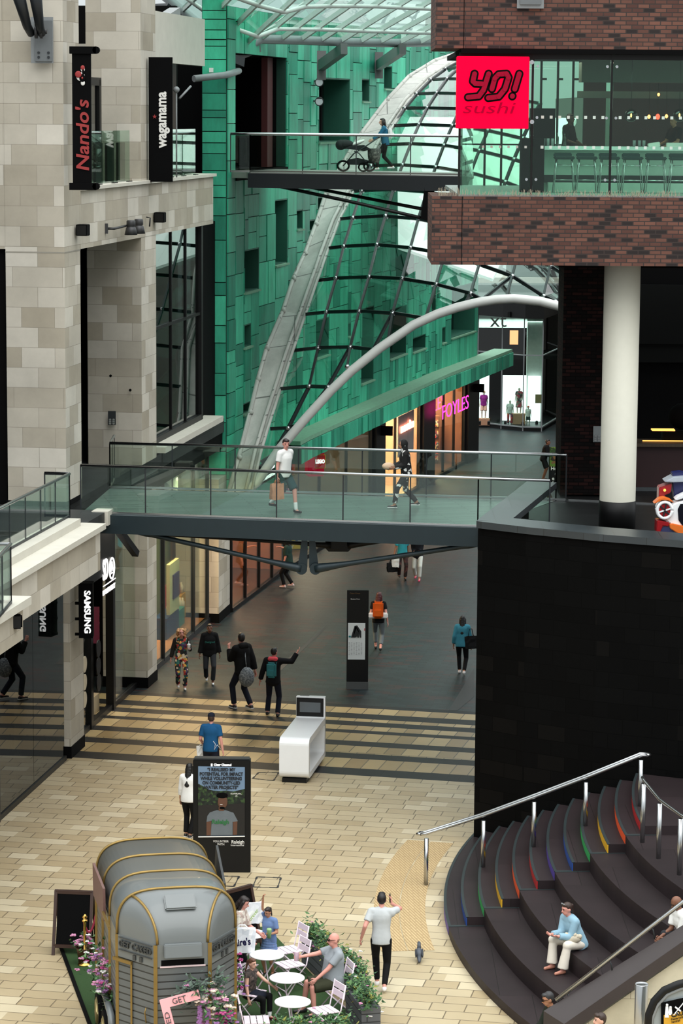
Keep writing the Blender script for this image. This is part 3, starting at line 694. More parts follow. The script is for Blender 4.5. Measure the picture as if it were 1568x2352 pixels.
# ------------------------------------------------------------------ glass gridshell over the side street
RIB = mat('rib_grey', (184, 186, 180), .6, var=.2, scale=3, bump=.1)
AL = [(525, 1130), (548, 1050), (574, 947), (592, 870), (612, 800), (649, 714), (673, 640), (700, 582), (725, 515), (749, 442), (779, 387), (829, 307), (888, 229), (939, 175), (998, 139), (1050, 122)]
AR = [(578, 1130), (598, 1040), (622, 960), (646, 887), (672, 805), (700, 724), (729, 641), (752, 575), (778, 505), (808, 446), (855, 379), (897, 297), (943, 229), (993, 179), (1048, 143), (1095, 128)]
def dA(px): return 80.5 + max(0, px - 540) / 505 * 24.5
sh = thing('glass_roof', 'arched glass grid roof over the side street with pale flat rib', 'roof', AT(540, 1130, 80.5))
mb = MB()
def ribbon(mb, Lp, Rp, off, th):
    for i in range(len(Lp) - 1):
        a, b = AT(*Lp[i], dA(Lp[i][0])), AT(*Rp[i], dA(Lp[i][0]) - off); c, d = AT(*Rp[i + 1], dA(Lp[i + 1][0]) - off), AT(*Lp[i + 1], dA(Lp[i + 1][0]))
        k = V((0, th, 0)); mb.hexa([a + k, a, b, b + k, d + k, d, c, c + k])
ribbon(mb, AL, AR, .3, .35)
mb.tube([AT(*p, dA(p[0]) - .05) for p in AL], .07)
mb.tube([AT(p[0] - 14, p[1], dA(AL[i][0]) - .35) for i, p in enumerate(AR)], .06)
mb.tube([AT(p[0], p[1], dA(AL[i][0]) - .4) for i, p in enumerate(AR)], .05)
for i, p in enumerate(AL): mb.ball(AT(p[0] + 2, p[1], dA(p[0]) - .1), .09, 6)
mb.build('arch_rib', brickmat('rib_panels', (196, 198, 192), (182, 184, 178), (120, 122, 118), 3, 1.5, .02, rough=.6, stain=.35, bump=.1, stainscale=1.5), sh)
BT = [(560, 1135), (590, 1108), (640, 1033), (700, 963), (760, 897), (808, 851), (870, 801), (950, 746), (1005, 721), (1050, 706), (1100, 694), (1140, 688), (1180, 686), (1240, 692), (1293, 706), (1360, 735)]
mb = MB(); mb.tube([AT(*p, 80.3) for p in BT], .14, 14); mb.tube([AT(p[0], p[1] - 7, 80.5) for p in BT], .05, 6); mb.build('edge_tube', mat('tube_steel', (206, 209, 206), .35, var=.05), sh)
ROWS = [
 [(600, 1062), (625, 1046)],
 [(622, 985), (662, 983), (688, 975)],
 [(645, 893), (710, 887), (753, 889)],
 [(676, 805), (730, 799), (804, 797), (857, 803)],
 [(703, 722), (749, 717), (824, 715), (901, 719), (977, 731)],
 [(731, 644), (771, 639), (847, 636), (923, 640), (1001, 653), (1080, 674), (1107, 689)],
 [(756, 570), (789, 566), (865, 562), (942, 569), (1021, 583), (1100, 607), (1176, 634), (1248, 680), (1275, 693)],
 [(781, 503), (810, 500), (885, 496), (960, 503), (1040, 520), (1120, 545), (1190, 578), (1264, 611), (1330, 655)],
 [(808, 440), (830, 438), (903, 435), (980, 441), (1060, 455), (1140, 478), (1215, 508), (1285, 545), (1350, 600)],
 [(838, 383), (852, 381), (924, 379), (1000, 384), (1080, 397), (1160, 418), (1235, 447), (1305, 485), (1370, 540)],
 [(868, 335), (876, 333), (943, 330), (1019, 334), (1100, 346), (1180, 366), (1255, 392), (1325, 425)],
 [(897, 290), (903, 289), (962, 286), (1038, 289), (1120, 300), (1200, 318), (1275, 340)],
 [(925, 250), (930, 249), (981, 248), (1057, 250), (1140, 260), (1220, 275)],
 [(952, 216), (957, 216), (1003, 214), (1077, 216), (1160, 224), (1240, 238)],
 [(985, 184), (990, 183), (1027, 181), (1098, 182), (1180, 189)],
 [(1018, 160), (1024, 158), (1055, 155), (1120, 156), (1200, 160)],
 [(1048, 143), (1056, 141), (1085, 136), (1145, 135)]]
def rowend(i): return ROWS[i][-1][0] if i <= 6 else 1400
NODE = []
for i, r in enumerate(ROWS):
    d0 = dA(r[0][0] - 55) - .4; x0, x1 = r[0][0], rowend(i); rr = []
    for (x, y) in r:
        t_ = (x - x0) / max(1, x1 - x0); rr.append(AT(x, y, 80.5 + (d0 - 80.5) * (1 - t_)))
    NODE.append(rr)
mg, mbb, mc = MB(), MB(), MB()
for i, r in enumerate(NODE):
    for a, b in zip(r, r[1:]): mbb.bar(a, b, .06, .11)
    for p in r[1:]: mc.ball(p - V((0, .06, 0)), .075, 8)
    if i + 1 < len(NODE):
        q = NODE[i + 1]
        m_ = min(len(r), len(q))
        for j in range(1, m_): mbb.bar(r[j], q[j], .06, .11)
        for j in range(m_ - 1):
            mg.face([r[j], r[j + 1], q[j + 1]]); mg.face([r[j], q[j + 1], q[j]])
        if len(q) > len(r):
            for j in range(m_ - 1, len(q) - 1): mg.face([r[-1], q[j + 1], q[j]])
for (c, x, y) in ((2, 797, 842), (3, 890, 783), (4, 975, 737), (5, 1066, 701)):
    mbb.bar(NODE[{2: 3, 3: 4, 4: 5, 5: 5}[c]][c], AT(x, y, 80.45), .06, .11); mc.ball(AT(x, y, 80.3), .08, 8)
mbb.bar(NODE[6][6], AT(1162, 683, 80.45), .06, .11); mbb.bar(NODE[6][7], AT(1247, 690, 80.45), .06, .11)
mbb.build('glazing_grid', mat('grid_steel', (34, 40, 42), .35, var=.1, metal=.4), sh)
mc.build('node_cap', CHROME, sh)
SHELLG = glass('shell_glass', (222, 240, 232), 2.0)
mg.build('glazing', SHELLG, sh)

# ------------------------------------------------------------------ glass canopy at the very top
gd = [(376, -10), (470, 66), (563, 113), (598, 90), (700, 93), (800, 97), (900, 99), (1010, 97)]
def gdep(x): return 84 + max(0, x - 560) / 440 * 10
tp = thing('glass_canopy', 'glazed roof canopy with grey gutter tube under the sky at top', 'canopy', AT(598, 90, 85))
mb = MB(); mb.tube([AT(*p, gdep(p[0])) for p in gd], .14, 12); mb.build('gutter_tube', GREYST, tp)
top = [AT(p[0] + 330, p[1] - 330, 70) for p in gd]
gp = [AT(*p, gdep(p[0])) for p in gd]
# resample the gutter line evenly
def resample(P, n):
    Ls = [0]
    for a, b in zip(P, P[1:]): Ls.append(Ls[-1] + (b - a).length)
    out = []
    for i in range(n + 1):
        t_ = Ls[-1] * i / n; k = max(j for j in range(len(Ls)) if Ls[j] <= t_ + 1e-6); k = min(k, len(P) - 2)
        out.append(P[k].lerp(P[k + 1], (t_ - Ls[k]) / max(1e-6, Ls[k + 1] - Ls[k])))
    return out
LO = [(a, b) for a, b in []]
glo = [AT(x, y, gdep(x)) for x, y in [(376, -14), (420, 22), (465, 60), (510, 88), (556, 108), (600, 88), (645, 90), (690, 91), (735, 93), (780, 95), (825, 96), (870, 97), (915, 98), (960, 98), (1010, 96), (1060, 94)]]
hi_ = [AT(x, y, gdep(x) - 14) for x, y in [(560, -160), (600, -150), (660, -140), (730, -130), (800, -120), (860, -120), (930, -125), (1000, -125), (1065, -125), (1130, -120), (1190, -115), (1250, -110), (1310, -105), (1370, -100), (1430, -100), (1490, -100)]]
mb, mg = MB(), MB()
for a, b in zip(glo, hi_): mb.bar(a, b, .07, .16)
for k in (.16, .42, .7):
    mb.tube([a.lerp(b, k) + V((0, 0, -.12)) for a, b in zip(glo, hi_)], .07, 6)
mb.build('glazing_bar', mat('bar_grey', (208, 212, 208), .5, var=.1), tp)
for i in range(len(glo) - 1): mg.face([glo[i], glo[i + 1], hi_[i + 1], hi_[i]])
mg.build('glazing', glass('canopy_glass', (214, 244, 234), 1.45), tp)
mb = MB()
for a, b, r0, r1 in (((738, 150, 91), (790, 112, 88), .22, .2), ((870, 150, 101), (925, 112, 91), .22, .2)):
    pa, pb = AT(*a), AT(*b); mb = MB(); mb.bar(pa, pb, .22, .34); mb.box(pa + V((0, .1, 0)), (.3, .12, .95)); mb.build('bracket', mat('bracket_grey', (104, 104, 104), .5), tp)
mb = MB(); mb.bar(AT(535, 130, 84), AT(592, 108, 85), .2, .3)
mb.build('bracket', mat('bracket_grey', (104, 104, 104), .5), tp)
mb = MB(); mb.tube([AT(528, 120, 82.5), AT(530, 158, 82.5), AT(548, 163, 82.2), AT(520, 172, 80.5), AT(445, 181, 79.8)], .1, 10); mb.box(AT(523, 128, 82.9), (.16, .1, .8)); mb.build('downpipe', GREYST, tp)
mb = MB()
for a, b in zip([(372, -6), (420, 36), (470, 80), (520, 112)], [(420, 36), (470, 80), (520, 112), (545, 122)]):
    mb.bar(AT(a[0] - 6, a[1] + 22, 82), AT(b[0] - 6, b[1] + 22, 82.5), .7, .25)
mb.build('gutter_box', CHAR, tp)
mb = MB(); mb.bar(AT(352, 62, 74), AT(402, 30, 76), .3, .3); mb.box(AT(343, 62, 74), (.2, .16, .75)); mb.build('stay_bracket', GREYST, tp)

# ------------------------------------------------------------------ brick restaurant block at right, level two
YB = 58.0
def yx(px, Y=YB, py=400): return AT(px, py, Y).x
xl, xr = yx(993), 9.6
YO = thing('brick_block', 'red brick upper storey block with glazed restaurant at right', 'building', (xl, YB, 11.85), kind='structure')
mb = MB(); mb.box(((xl + xr) / 2, YB + 1.5, 12.57), (xr - xl, 3, 1.44)); mb.build('lower_brick_band', BRICK, YO)
xl2 = yx(1000, YB, 60)
mb = MB(); mb.box(((xl2 + xr) / 2, YB + 1.6, 18.4), (xr - xl2, 3.2, 4.05)); mb.build('upper_brick_band', BRICK, YO)
mb = MB(); mb.box((yx(1062), YB - .002, 12.57), (.012, .01, 1.44)); mb.box((yx(1065, YB, 60), YB - .002, 18.4), (.012, .01, 4.05)); mb.build('movement_joint', NEARBLACK, YO)
mb = MB(); mb.box(((2.45 + xr) / 2, YB + .3, 13.3), (xr - 2.4, .34, .05)); mb.build('sill_flashing', mat('grey_flashing', (150, 154, 156), .4, metal=.4), YO)
xg = 2.44
mb = MB()
mb.box(((xg + xr) / 2, 62, 16.32), (xr - xg, 8, .1)); mb.build('restaurant_ceiling', NEARBLACK, YO)
mb = MB(); mb.box(((xg + xr) / 2, 62.3, 13.28), (xr - xg, 7.8, .08)); mb.build('restaurant_floor', mat('grey_resin_floor', (150, 160, 154), .4), YO)
mull = [1221, 1402, 1590]
xm = [xg] + [yx(p, YB + .3, 300) for p in mull]
for a, b in zip(xm, xm[1:]):
    MB().box(((a + b) / 2, YB + .3, 14.8), (b - a - .06, .02, 2.95)).build('front_pane', glass('restaurant_glass', (214, 238, 226), 1.4), YO)
mb = MB()
for x in xm: mb.box((x, YB + .3, 14.8), (.045, .1, 3.0))
mb.box(((xg + xr) / 2, YB + .32, 16.22), (xr - xg, .12, .12)); mb.build('front_mullion', BLACK, YO)
mb = MB()
for x in xm[1:3]:
    for dx in (-.1, .1):
        for z in (13.65, 14.95, 16.02): mb.cyl((x + dx, YB + .25, z), (x + dx, YB + .29, z), .03, 10)
mb.build('glass_bolt', CHROME, YO)
MARK = mat('manifestation_square', (200, 214, 206), .6)
mb = MB()
for z in (14.33, 14.96):
    for i in range(17):
        x = xm[1] + .22 + i * .182
        if abs(x - xm[2]) > .1: mb.box((x, YB + .285, z), (.06, .006, .06))
for i in range(6): mb.box((xg + .5 + i * .18, YB + .285, 14.33), (.05, .006, .05))
mb.build('manifestation', MARK, YO)
# left glazed side and glazed back
mb = MB(); mb.face([(xg, YB + .3, 13.3), (xg + .65, 66, 13.3), (xg + .65, 66, 16.3), (xg, YB + .3, 16.3)]); mb.face([(xg + .65, 66, 13.3), (yx(1336, 66), 66, 13.3), (yx(1336, 66), 66, 16.3), (xg + .65, 66, 16.3)])
mb.build('rear_pane', glass('rear_glass', (222, 242, 232), 1.4), YO)
mb = MB()
for p in (1112, 1150, 1195, 1239, 1277, 1312): x = yx(p, 65.9); mb.box((x, 65.9, 14.8), (.05, .1, 3))
for p in (1245, 1282, 1318): x = yx(p, 65.8); mb.box((x, 65.7, 15.85), (.12, .08, .05))
mb.box((lerp(xg + .65, yx(1336, 66), .5), 65.9, 14.3), (yx(1336, 66) - xg - .6, .06, .04)); mb.build('rear_mullion', BLACK, YO)
mb = MB(); x0, x1, x2 = yx(1336, 66), yx(1387, 66), yx(1403, 66)
mb.box(((x0 + x1) / 2, 66, 14.8), (x1 - x0, .15, 3)); mb.box(((x2 + 11) / 2, 66, 14.8), (11 - x2, .15, 3)); mb.build('rear_wall', mat('dark_red_wall', (52, 12, 16), .5, var=.3, scale=2), YO)
mb = MB(); mb.box((x1 + .08, 66, 14.8), (.16, .04, 2.4)); mb.build('slot_window', glass('rear_glass', ()), YO)
mb = MB(); mb.box((yx(1470, 64), 64, 15.48), (3.0, .1, .16)); mb.box((yx(1500, 63), 63.2, 16.0), (3.4, .8, .5)); mb.build('bulkhead', mat('dim_bulkhead', (84, 92, 86), .7), YO)
mb = MB(); mb.box((yx(1225, 60), 60.6, 13.9), (.5, .6, 1.2)); mb.box((yx(1240, 62), 61.6, 14.6), (.55, .4, 1.1)); mb.build('bar_unit', DARKIN, YO)

# ------------------------------------------------------------------ undercroft below the brick block
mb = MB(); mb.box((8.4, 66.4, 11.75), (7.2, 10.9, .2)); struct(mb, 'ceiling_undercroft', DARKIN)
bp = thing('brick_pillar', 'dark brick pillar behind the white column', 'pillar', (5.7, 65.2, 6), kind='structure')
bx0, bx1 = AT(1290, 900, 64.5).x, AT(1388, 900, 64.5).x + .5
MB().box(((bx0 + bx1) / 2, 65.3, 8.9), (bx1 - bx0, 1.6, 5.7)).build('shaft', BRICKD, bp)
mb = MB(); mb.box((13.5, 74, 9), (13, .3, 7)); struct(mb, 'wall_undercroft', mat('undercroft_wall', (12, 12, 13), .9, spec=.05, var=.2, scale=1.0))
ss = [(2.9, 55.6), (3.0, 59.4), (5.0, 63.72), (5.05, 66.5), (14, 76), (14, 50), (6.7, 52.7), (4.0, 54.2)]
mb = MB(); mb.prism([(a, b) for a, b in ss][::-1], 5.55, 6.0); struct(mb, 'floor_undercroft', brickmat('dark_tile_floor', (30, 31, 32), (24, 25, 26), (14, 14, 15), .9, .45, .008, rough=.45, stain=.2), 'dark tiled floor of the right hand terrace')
mb = MB(); mb.bar(V((5.1, 63.9, 6.02)), V((7.5, 63.2, 6.02)), .05, .04); struct(mb, 'trim_6', CHROME)
wc = thing('column_white', 'white round column with black base under the brick block', 'column', (6.07, 59.5, 6), kind='structure')
MB().lathe((6.07, 59.5, 0), [(.39, 6.1), (.395, 6.5), (.395, 11.85)], 32).build('shaft', mat('cream_column', (214, 212, 198), .55, var=.04), wc)
MB().lathe((6.07, 59.5, 0), [(.405, 6.0), (.405, 6.62), (.39, 6.63)], 32).build('black_base', BLACK, wc)
# cafe counter glimpsed at right
ct = thing('cafe_counter', 'dark red cafe counter with warm lit top at far right', 'counter', (8.8, 66, 6))
MB().box((9.3, 66, 6.55), (4.6, .8, 1.1)).build('front', mat('dark_red_front', (46, 10, 14), .6, var=.15), ct)
MB().box((9.3, 65.9, 7.14), (4.8, 1.0, .08)).build('worktop', mat('brown_granite', (92, 74, 54), .3, var=.4, scale=20), ct)
MB().box((9.3, 65.7, 6.04), (4.6, .3, .1)).build('plinth', mat('grey_plinth', (70, 76, 80), .5), ct)
for q_, d_ in (((7.75, 65.55, 7.5), (.55, .3, .03)), ((8.6, 65.9, 7.19), (2.6, .06, .012))): MB().box(q_, d_).build('lit_shelf', emat('amber_strip', (255, 180, 90), 1.5), ct)
mb = MB(); mb.ball((8.3, 66.3, 7.75), (.35, .3, .32), 12); mb.box((8.2, 66.2, 7.3), (.8, .5, .26)); mb.build('coffee_machine', DARKIN, ct)
gr = MB()
for i in range(24):
    for k in range(4): gr.box((7.3 + i * .11, 73.82, 9.0 - k * .13), (.05, .02, .05))
struct(gr, 'trim_7', NEARBLACK)
mb = MB(); mb.box((10, 73.7, 9.7), (6, .1, 1.6)); mb.box((10, 73.75, 8.75), (6, .1, .7)); struct(mb, 'wall_grey_panel', mat('charcoal_panel', (18, 19, 19), .9, spec=.05, var=.1))

# ------------------------------------------------------------------ black drum wall with slate coping
DW = [(2.78, 56.2), (2.79, 55.1), (3.72, 54.33), (5.10, 53.45), (6.66, 52.7), (8.4, 52.1), (9.8, 51.8)]
dw = thing('curved_wall', 'tall black granite wall beside the curved steps', 'wall', (2.8, 55, 0), kind='structure')
inner = [(a + .5, b + .75) for a, b in DW[1:]]
poly = [(2.79, 55.1)] + DW[2:] + [(9.8, 53)] + [(7, 54), (5, 55.3), (3.6, 56.6), (4.2, 60.6), (4.05, 61.2)]
MB().prism(poly, 0, 6.66).build('wall_face', DGRAN, dw)
c1 = [G(1094, 1196, 6.8), G(1177, 1191, 6.8), G(1278, 1108, 6.8), G(1210, 1105, 6.8)]
MB().hexa([q - V((0, 0, .14)) for q in c1] + c1).build('coping', COPING, dw)
c2 = [(a - .04 * (i == 0), b - .06) for i, (a, b) in enumerate(DW[1:])]
c2i = [G(1177, 1190, 6.8)[:2], G(1290, 1202, 6.8)[:2], G(1377, 1210, 6.8)[:2], G(1568, 1225, 6.8)[:2], (8.5, 53.2), (9.8, 52.9)]
mb = MB()
for i in range(5): mb.hexa([V((q[0], q[1], 6.66)) for q in (c2[i], c2[i + 1], c2i[i + 1], c2i[i])] + [V((q[0], q[1], 6.803)) for q in (c2[i], c2[i + 1], c2i[i + 1], c2i[i])])
mb.build('coping', COPING, dw)

# ------------------------------------------------------------------ curved rainbow steps and seat terraces
CX, CY = 21.0, 49.9
STEP = brickmat('dark_step_stone', (47, 38, 40), (40, 32, 34), (26, 21, 21), 1.1, 3.2, .006, rough=.55, spec=.22, stain=.3, bump=.1)
NOSE = mat('green_black_nosing', (34, 44, 46), .55)
RISE = .17; GO = .325
RBOW = [(78, 58, 150), (28, 72, 150), (44, 160, 84), (226, 172, 30), (232, 84, 34), (176, 26, 30)]
RAMB = [mat('riser_%s' % n, c, .55, var=.08) for n, c in zip(('violet', 'blue', 'green', 'yellow', 'orange', 'red'), RBOW)]
def rad(k): return CX - (2.0 + GO * (k - 1))
def arc(r, a0, a1, n): return [(CX - r * math.cos(lerp(a0, a1, i / n)), CY + r * math.sin(lerp(a0, a1, i / n))) for i in range(n + 1)]
AS0, AS1 = math.asin((48.78 - CY) / 19), math.asin(6.4 / 19)
BS0 = math.asin((41.4 - CY) / 19)
st = thing('curved_steps', 'curved dark stone steps with rainbow coloured risers', 'steps', (2.0, 49.9, 0), kind='structure')
def sector(mb, r0, r1, a0, a1, z0, z1, n=22):
    A, B = arc(r0, a0, a1, n), arc(r1, a0, a1, n)
    for i in range(n): mb.hexa([V((*q, z0)) for q in (B[i], B[i + 1], A[i + 1], A[i])] + [V((*q, z1)) for q in (B[i], B[i + 1], A[i + 1], A[i])])
for k in range(1, 13):
    mb = MB(); sector(mb, rad(k) - .012, rad(k) - (GO if k < 12 else 7), AS0, AS1, 0, RISE * k); mb.build('step', STEP, st)
    mb = MB(); sector(mb, rad(k) + .004, rad(k) - .011, AS0, AS1, RISE * (k - 1), RISE * k - .012); mb.build('riser', RAMB[(k - 1) % 6], st, label='%s painted riser' % ('violet', 'blue', 'green', 'yellow', 'orange', 'red')[(k - 1) % 6])
    mb = MB(); sector(mb, rad(k) + .006, rad(k) - .045, AS0, AS1, RISE * k - .012, RISE * k + .004); mb.build('nosing', NOSE, st)
se = thing('seat_terraces', 'broad dark stone seat terraces beside the rainbow steps', 'steps', (2.6, 46, 0), kind='structure')
for k in range(1, 13, 2):
    mb = MB(); sector(mb, rad(k), rad(k) - (GO * 2 if k < 11 else 7), BS0, AS0, 0, RISE * k - .002); mb.build('seat', STEP, se)
    a, b = arc(rad(k), AS0, AS0 + .01, 1)[0], arc(rad(k) - GO * 2, AS0, AS0 + .01, 1)[0]
    MB().bar(V((a[0], a[1], RISE * k + .002)), V((b[0], b[1] + .02, RISE * k + .002)), .1, .01).build('marker_strip', NOSE, se)
mb = MB()
for k in range(1, 13): q = arc(rad(k) - .16, AS1 - .03, AS1, 1)[0]; mb.cyl(V((q[0] + .05, min(q[1], 55.4 - (k - 1) * .22), RISE * k)), V((q[0] + .05, min(q[1], 55.4 - (k - 1) * .22), RISE * k + .02)), .05, 10)
mb.build('step_light', CHROME, st)
MB().box((3.95, 41.95, .15), (.6, .5, .3)).build('seat', STEP, se)
# tactile paving in front of the steps
TACT = brickmat('tactile_paving', (196, 172, 130), (188, 164, 122), (160, 134, 96), .4, .055, .012, rough=.6, stain=.1, bump=.4, rot=1.3)
mb = MB()
for r0, r1 in ((19.36, 19.84), (19.86, 20.34)):
    A, B = arc(r0, math.asin(-2.1 / 19.8), math.asin(5.4 / 19.8), 24), arc(r1, math.asin(-2.1 / 19.8), math.asin(5.4 / 19.8), 24)
    for i in range(24): mb.face([V((*q, .004)) for q in (A[i], A[i + 1], B[i + 1], B[i])])
struct(mb, 'trim_8', TACT, 'ribbed tactile paving arc in front of the steps')
# ------------------------------------------------------------------ sloped balustrade wall at lower right
BY = 41.2
bl = thing('sloping_parapet', 'sandstone parapet with sloping dark coping beside the seat terraces', 'parapet', (3.3, BY, 0), kind='structure')
q0, q1 = AT(1248, 2322, BY), AT(1600, 2105, BY)
q0b, q1b = AT(1295, 2352, BY - .35), AT(1600, 2140, BY - .35)
sl = (q1 - q0); 
def ext(a, b, t): return a + (b - a) * t
E1 = 2.2
mb = MB(); k = V((0, .04, 0))
A_, B_, C_, D_ = q0, ext(q0, q1, E1), ext(q0b, q1b, E1), q0b
z_ = V((0, 0, -.22)); mb.hexa([D_ + z_, C_ + z_, B_ + z_, A_ + z_, D_, C_, B_, A_]); mb.build('coping', mat('dark_coping_stone', (56, 48, 48), .5, var=.15, scale=4), bl)
mb = MB(); w0, w1 = D_ + V((.12, .1, -.2)), C_ + V((.1, .1, -.2)); mb.hexa([V((w0.x, w0.y, -1)), V((w1.x, w1.y, -1)), V((w1.x, w1.y + .15, -1)), V((w0.x, w0.y + .15, -1)), w0, w1, w1 + V((0, .15, 0)), w0 + V((0, .15, 0))])
mb.build('wall_face', brickmat('parapet_stone', (206, 200, 180), (176, 166, 140), (140, 130, 108), 1.3, .7, .005, rough=.75, stain=.3, bump=.1, stainscale=1.5), bl)
h0, h1 = AT(1276, 2298, BY + .02), AT(1600, 2047, BY + .02)
hr = thing('sloping_handrail', 'bright steel handrail along the sloping parapet', 'handrail', h0)
MB().tube([h0, ext(h0, h1, 2.2)], .035, 10).build('rail', CHROME, hr)
mb = MB()
for t_ in (.08, .38, .68, .98): p = ext(h0, h1, t_); MB().tube([p, p + V((.03, -.02, -.08)), p + V((.05, -.04, -.2))], .012, 6).build('bracket', CHAR, hr)
# ------------------------------------------------------------------ stair handrails
hs = thing('stair_handrail', 'double steel stair handrail on posts up the rainbow steps', 'handrail', (1.7, 52, 0))
pp = [(978, 2033, 0, 1922), (1108, 1993, .5, 1881), (1226, 1946, 1.0, 1838), (1345, 1901, 1.5, 1793), (1472, 1937, 2.04, 1742)]
PB = [V((1.71, 52.07, 0)), V((2.80, 51.58, RISE * 3)), V((3.75, 51.23, RISE * 6)), V((4.71, 50.9, RISE * 9)), V((5.7, 50.45, RISE * 12))]
tops = [AT(p[0], p[3], b.y) for p, b in zip(pp, PB)]
mb = MB()
for a, b in zip(PB, tops):
    MB().tube([V((a.x, a.y, a.z)), V((a.x, a.y, b.z - .03))], .045, 10).build('post', CHROME, hs)
for off in (0, .14):
    mb.tube([tops[0] + V((-.1, off, .05))] + [t_ + V((0, off, .06)) for t_ in tops] + [tops[-1] + V((.1, off, .06))], .03, 8)
mb.tube([tops[0] + V((-.1, 0, .05)), tops[0] + V((-.17, .07, .04)), tops[0] + V((-.1, .14, .05))], .03, 8); mb.tube([tops[-1] + V((.1, 0, .06)), tops[-1] + V((.17, .07, .06)), tops[-1] + V((.1, .14, .06))], .03, 8)
mb.build('rail', CHROME, hs)
h2 = thing('landing_handrail', 'curved steel handrail on posts around the upper landing', 'handrail', (5.46, 47.8, 2.04))
P2 = [V((5.46, 47.83, 2.04)), V((5.63, 46.77, 2.04)), V((5.87, 45.73, 2.04)), V((6.2, 44.6, 2.04))]
T2 = [AT(1475, 1800, 47.83), AT(1513, 1845, 46.77), AT(1562, 1880, 45.73)]
T2.append(T2[-1] + (P2[3] - P2[2]))
for a, b in zip(P2, T2): MB().tube([a, V((a.x, a.y, b.z))], .045, 10).build('post', CHROME, h2)
mb = MB(); mb.tube([V((P2[0].x - .01, P2[0].y + .12, T2[0].z + .09))] + [V((a.x, a.y, b.z + .06)) for a, b in zip(P2, T2)], .03, 8); mb.build('rail', CHROME, h2)
# ------------------------------------------------------------------ escalator head, bollard
ESC = 38.0
es = thing('escalator', 'escalator end with black handrail and glass side at lower right corner', 'escalator', AT(1540, 2340, ESC))
ec = [(1486, 2380), (1490, 2330), (1502, 2300), (1525, 2275), (1555, 2262), (1600, 2250), (1700, 2215)]
mb = MB(); mb.tube([AT(*p, ESC) for p in ec], .06, 10); mb.build('rubber_handrail', BLACK, es)
mb = MB(); mb.tube([AT(p[0] + 6, p[1] + 9, ESC) for p in ec], .035, 8); mb.build('inner_trim', GREYST, es)
mb = MB(); pts = [AT(p[0] + 8, p[1] + 12, ESC + .02) for p in ec] + [AT(1700, 2420, ESC + .02), AT(1500, 2420, ESC + .02)]; mb.extr(pts, (0, .02, 0)); mb.build('glass_side', mat('grey_glass_panel', (150, 158, 160), .2, var=.05), es)
mb = MB(); mb.extr([AT(1518, 2304, ESC - .03), AT(1590, 2288, ESC - .03), AT(1590, 2352, ESC - .03), AT(1518, 2368, ESC - .03)], (0, .02, 0)); mb.build('notice_backing', NEARBLACK, es)
mb = MB(); mb.extr([AT(1524, 2332, ESC - .05), AT(1600, 2316, ESC - .05), AT(1600, 2352, ESC - .05), AT(1524, 2366, ESC - .05)], (0, .015, 0)); mb.build('caution_plate', mat('caution_yellow', (214, 160, 40), .5), es)
xd_ = (AT(1590, 2316, ESC - .1) - AT(1524, 2330, ESC - .1)).normalized()
txt('CAUTION', .085, BLACK, AT(1541, 2333, ESC - .06), xd_, (0, 0, 1), es, ext=.004, bold=.002, align='LEFT', name='caution_lettering')
txt('Please hold the\nhandrail', .04, BLACK, AT(1541, 2345, ESC - .06), xd_, (0, 0, 1), es, ext=.004, align='LEFT', name='caution_text')
mb = MB(); WS = WHITE
for px, h in ((1531, .2), (1539, .12)):
    c = AT(px, 2322, ESC - .06); mb.ball(c + V((0, 0, h * .45)), (.02, .01, .02), 8); mb.extr([c + V((-.03, 0, -h * .5)), c + V((.03, 0, -h * .5)), c + V((.018, 0, h * .35)), c + V((-.018, 0, h * .35))], (0, .01, 0))
c = AT(1558, 2316, ESC - .06); mb.bar(c + V((-.07, 0, -.1)), c + V((.08, 0, .1)), .012, .012); mb.bar(c + V((-.05, 0, .02)), c + V((.03, 0, -.04)), .03, .02); mb.cyl(c + V((-.02, 0, -.08)), c + V((-.02, .01, -.08)), .02, 10)
mb.build('pictogram', WS, es)
bo = thing('bollard', 'cylindrical brushed steel bollard beside the escalator', 'bollard', AT(1473, 2352, 38.7))
bc = AT(1473, 2270, 38.7); MB().lathe((bc.x, bc.y, 0), [(.1, 0), (.1, bc.z + .06), (.095, bc.z + .07), (.09, bc.z + .055)], 24).build('shaft', CHROME, bo)

# ------------------------------------------------------------------ distant shop with curved glass
NX = thing('corner_shop', 'two storey glass corner shop with lit window displays at street end', 'shop', (8, 131, 0), kind='structure')
nl_ = [(5.2, 133.4), G(1095, 978)[:2], G(1150, 985)[:2], G(1200, 990)[:2], G(1243, 991)[:2], G(1284, 966)[:2], (12.5, 137)]
def zt(py, Y=131): return AT(1180, py, Y).z
TOPN = zt(727)
mb = MB(); mb.prism([(a, b) for a, b in nl_] + [(12.5, 145), (5.2, 145)], 0, .22); mb.build('plinth', BLACK, NX)
mb = MB(); mb.prism([(a, b - .5) for a, b in nl_] + [(12.5, 145), (5.2, 145)], TOPN, TOPN + .75); mb.build('roof_fascia', BLACK, NX)
mb = MB()
for a, b in zip(nl_, nl_[1:]): mb.face([V((*a, .22)), V((*b, .22)), V((*b, TOPN)), V((*a, TOPN))])
mb.build('pane', GGREEN, NX)
mb = MB()
for a in nl_[1:-1]: mb.box((a[0], a[1], TOPN / 2), (.05, .05, TOPN))
for a, b in zip(nl_, nl_[1:]): mb.bar(V((*a, zt(812))), V((*b, zt(812))), .05, .05)
for a, b in zip(nl_, nl_[1:]): mb.bar(V((*a, .2)), V((*b, .2)), .1, .06)
mb.build('frame', GREYST, NX)
mb = MB(); mb.box((8.6, 138, 3), (9, .2, 7)); mb.build('back_wall', DARKIN, NX)
wallw = mat('shop_white', (226, 232, 228), .7)
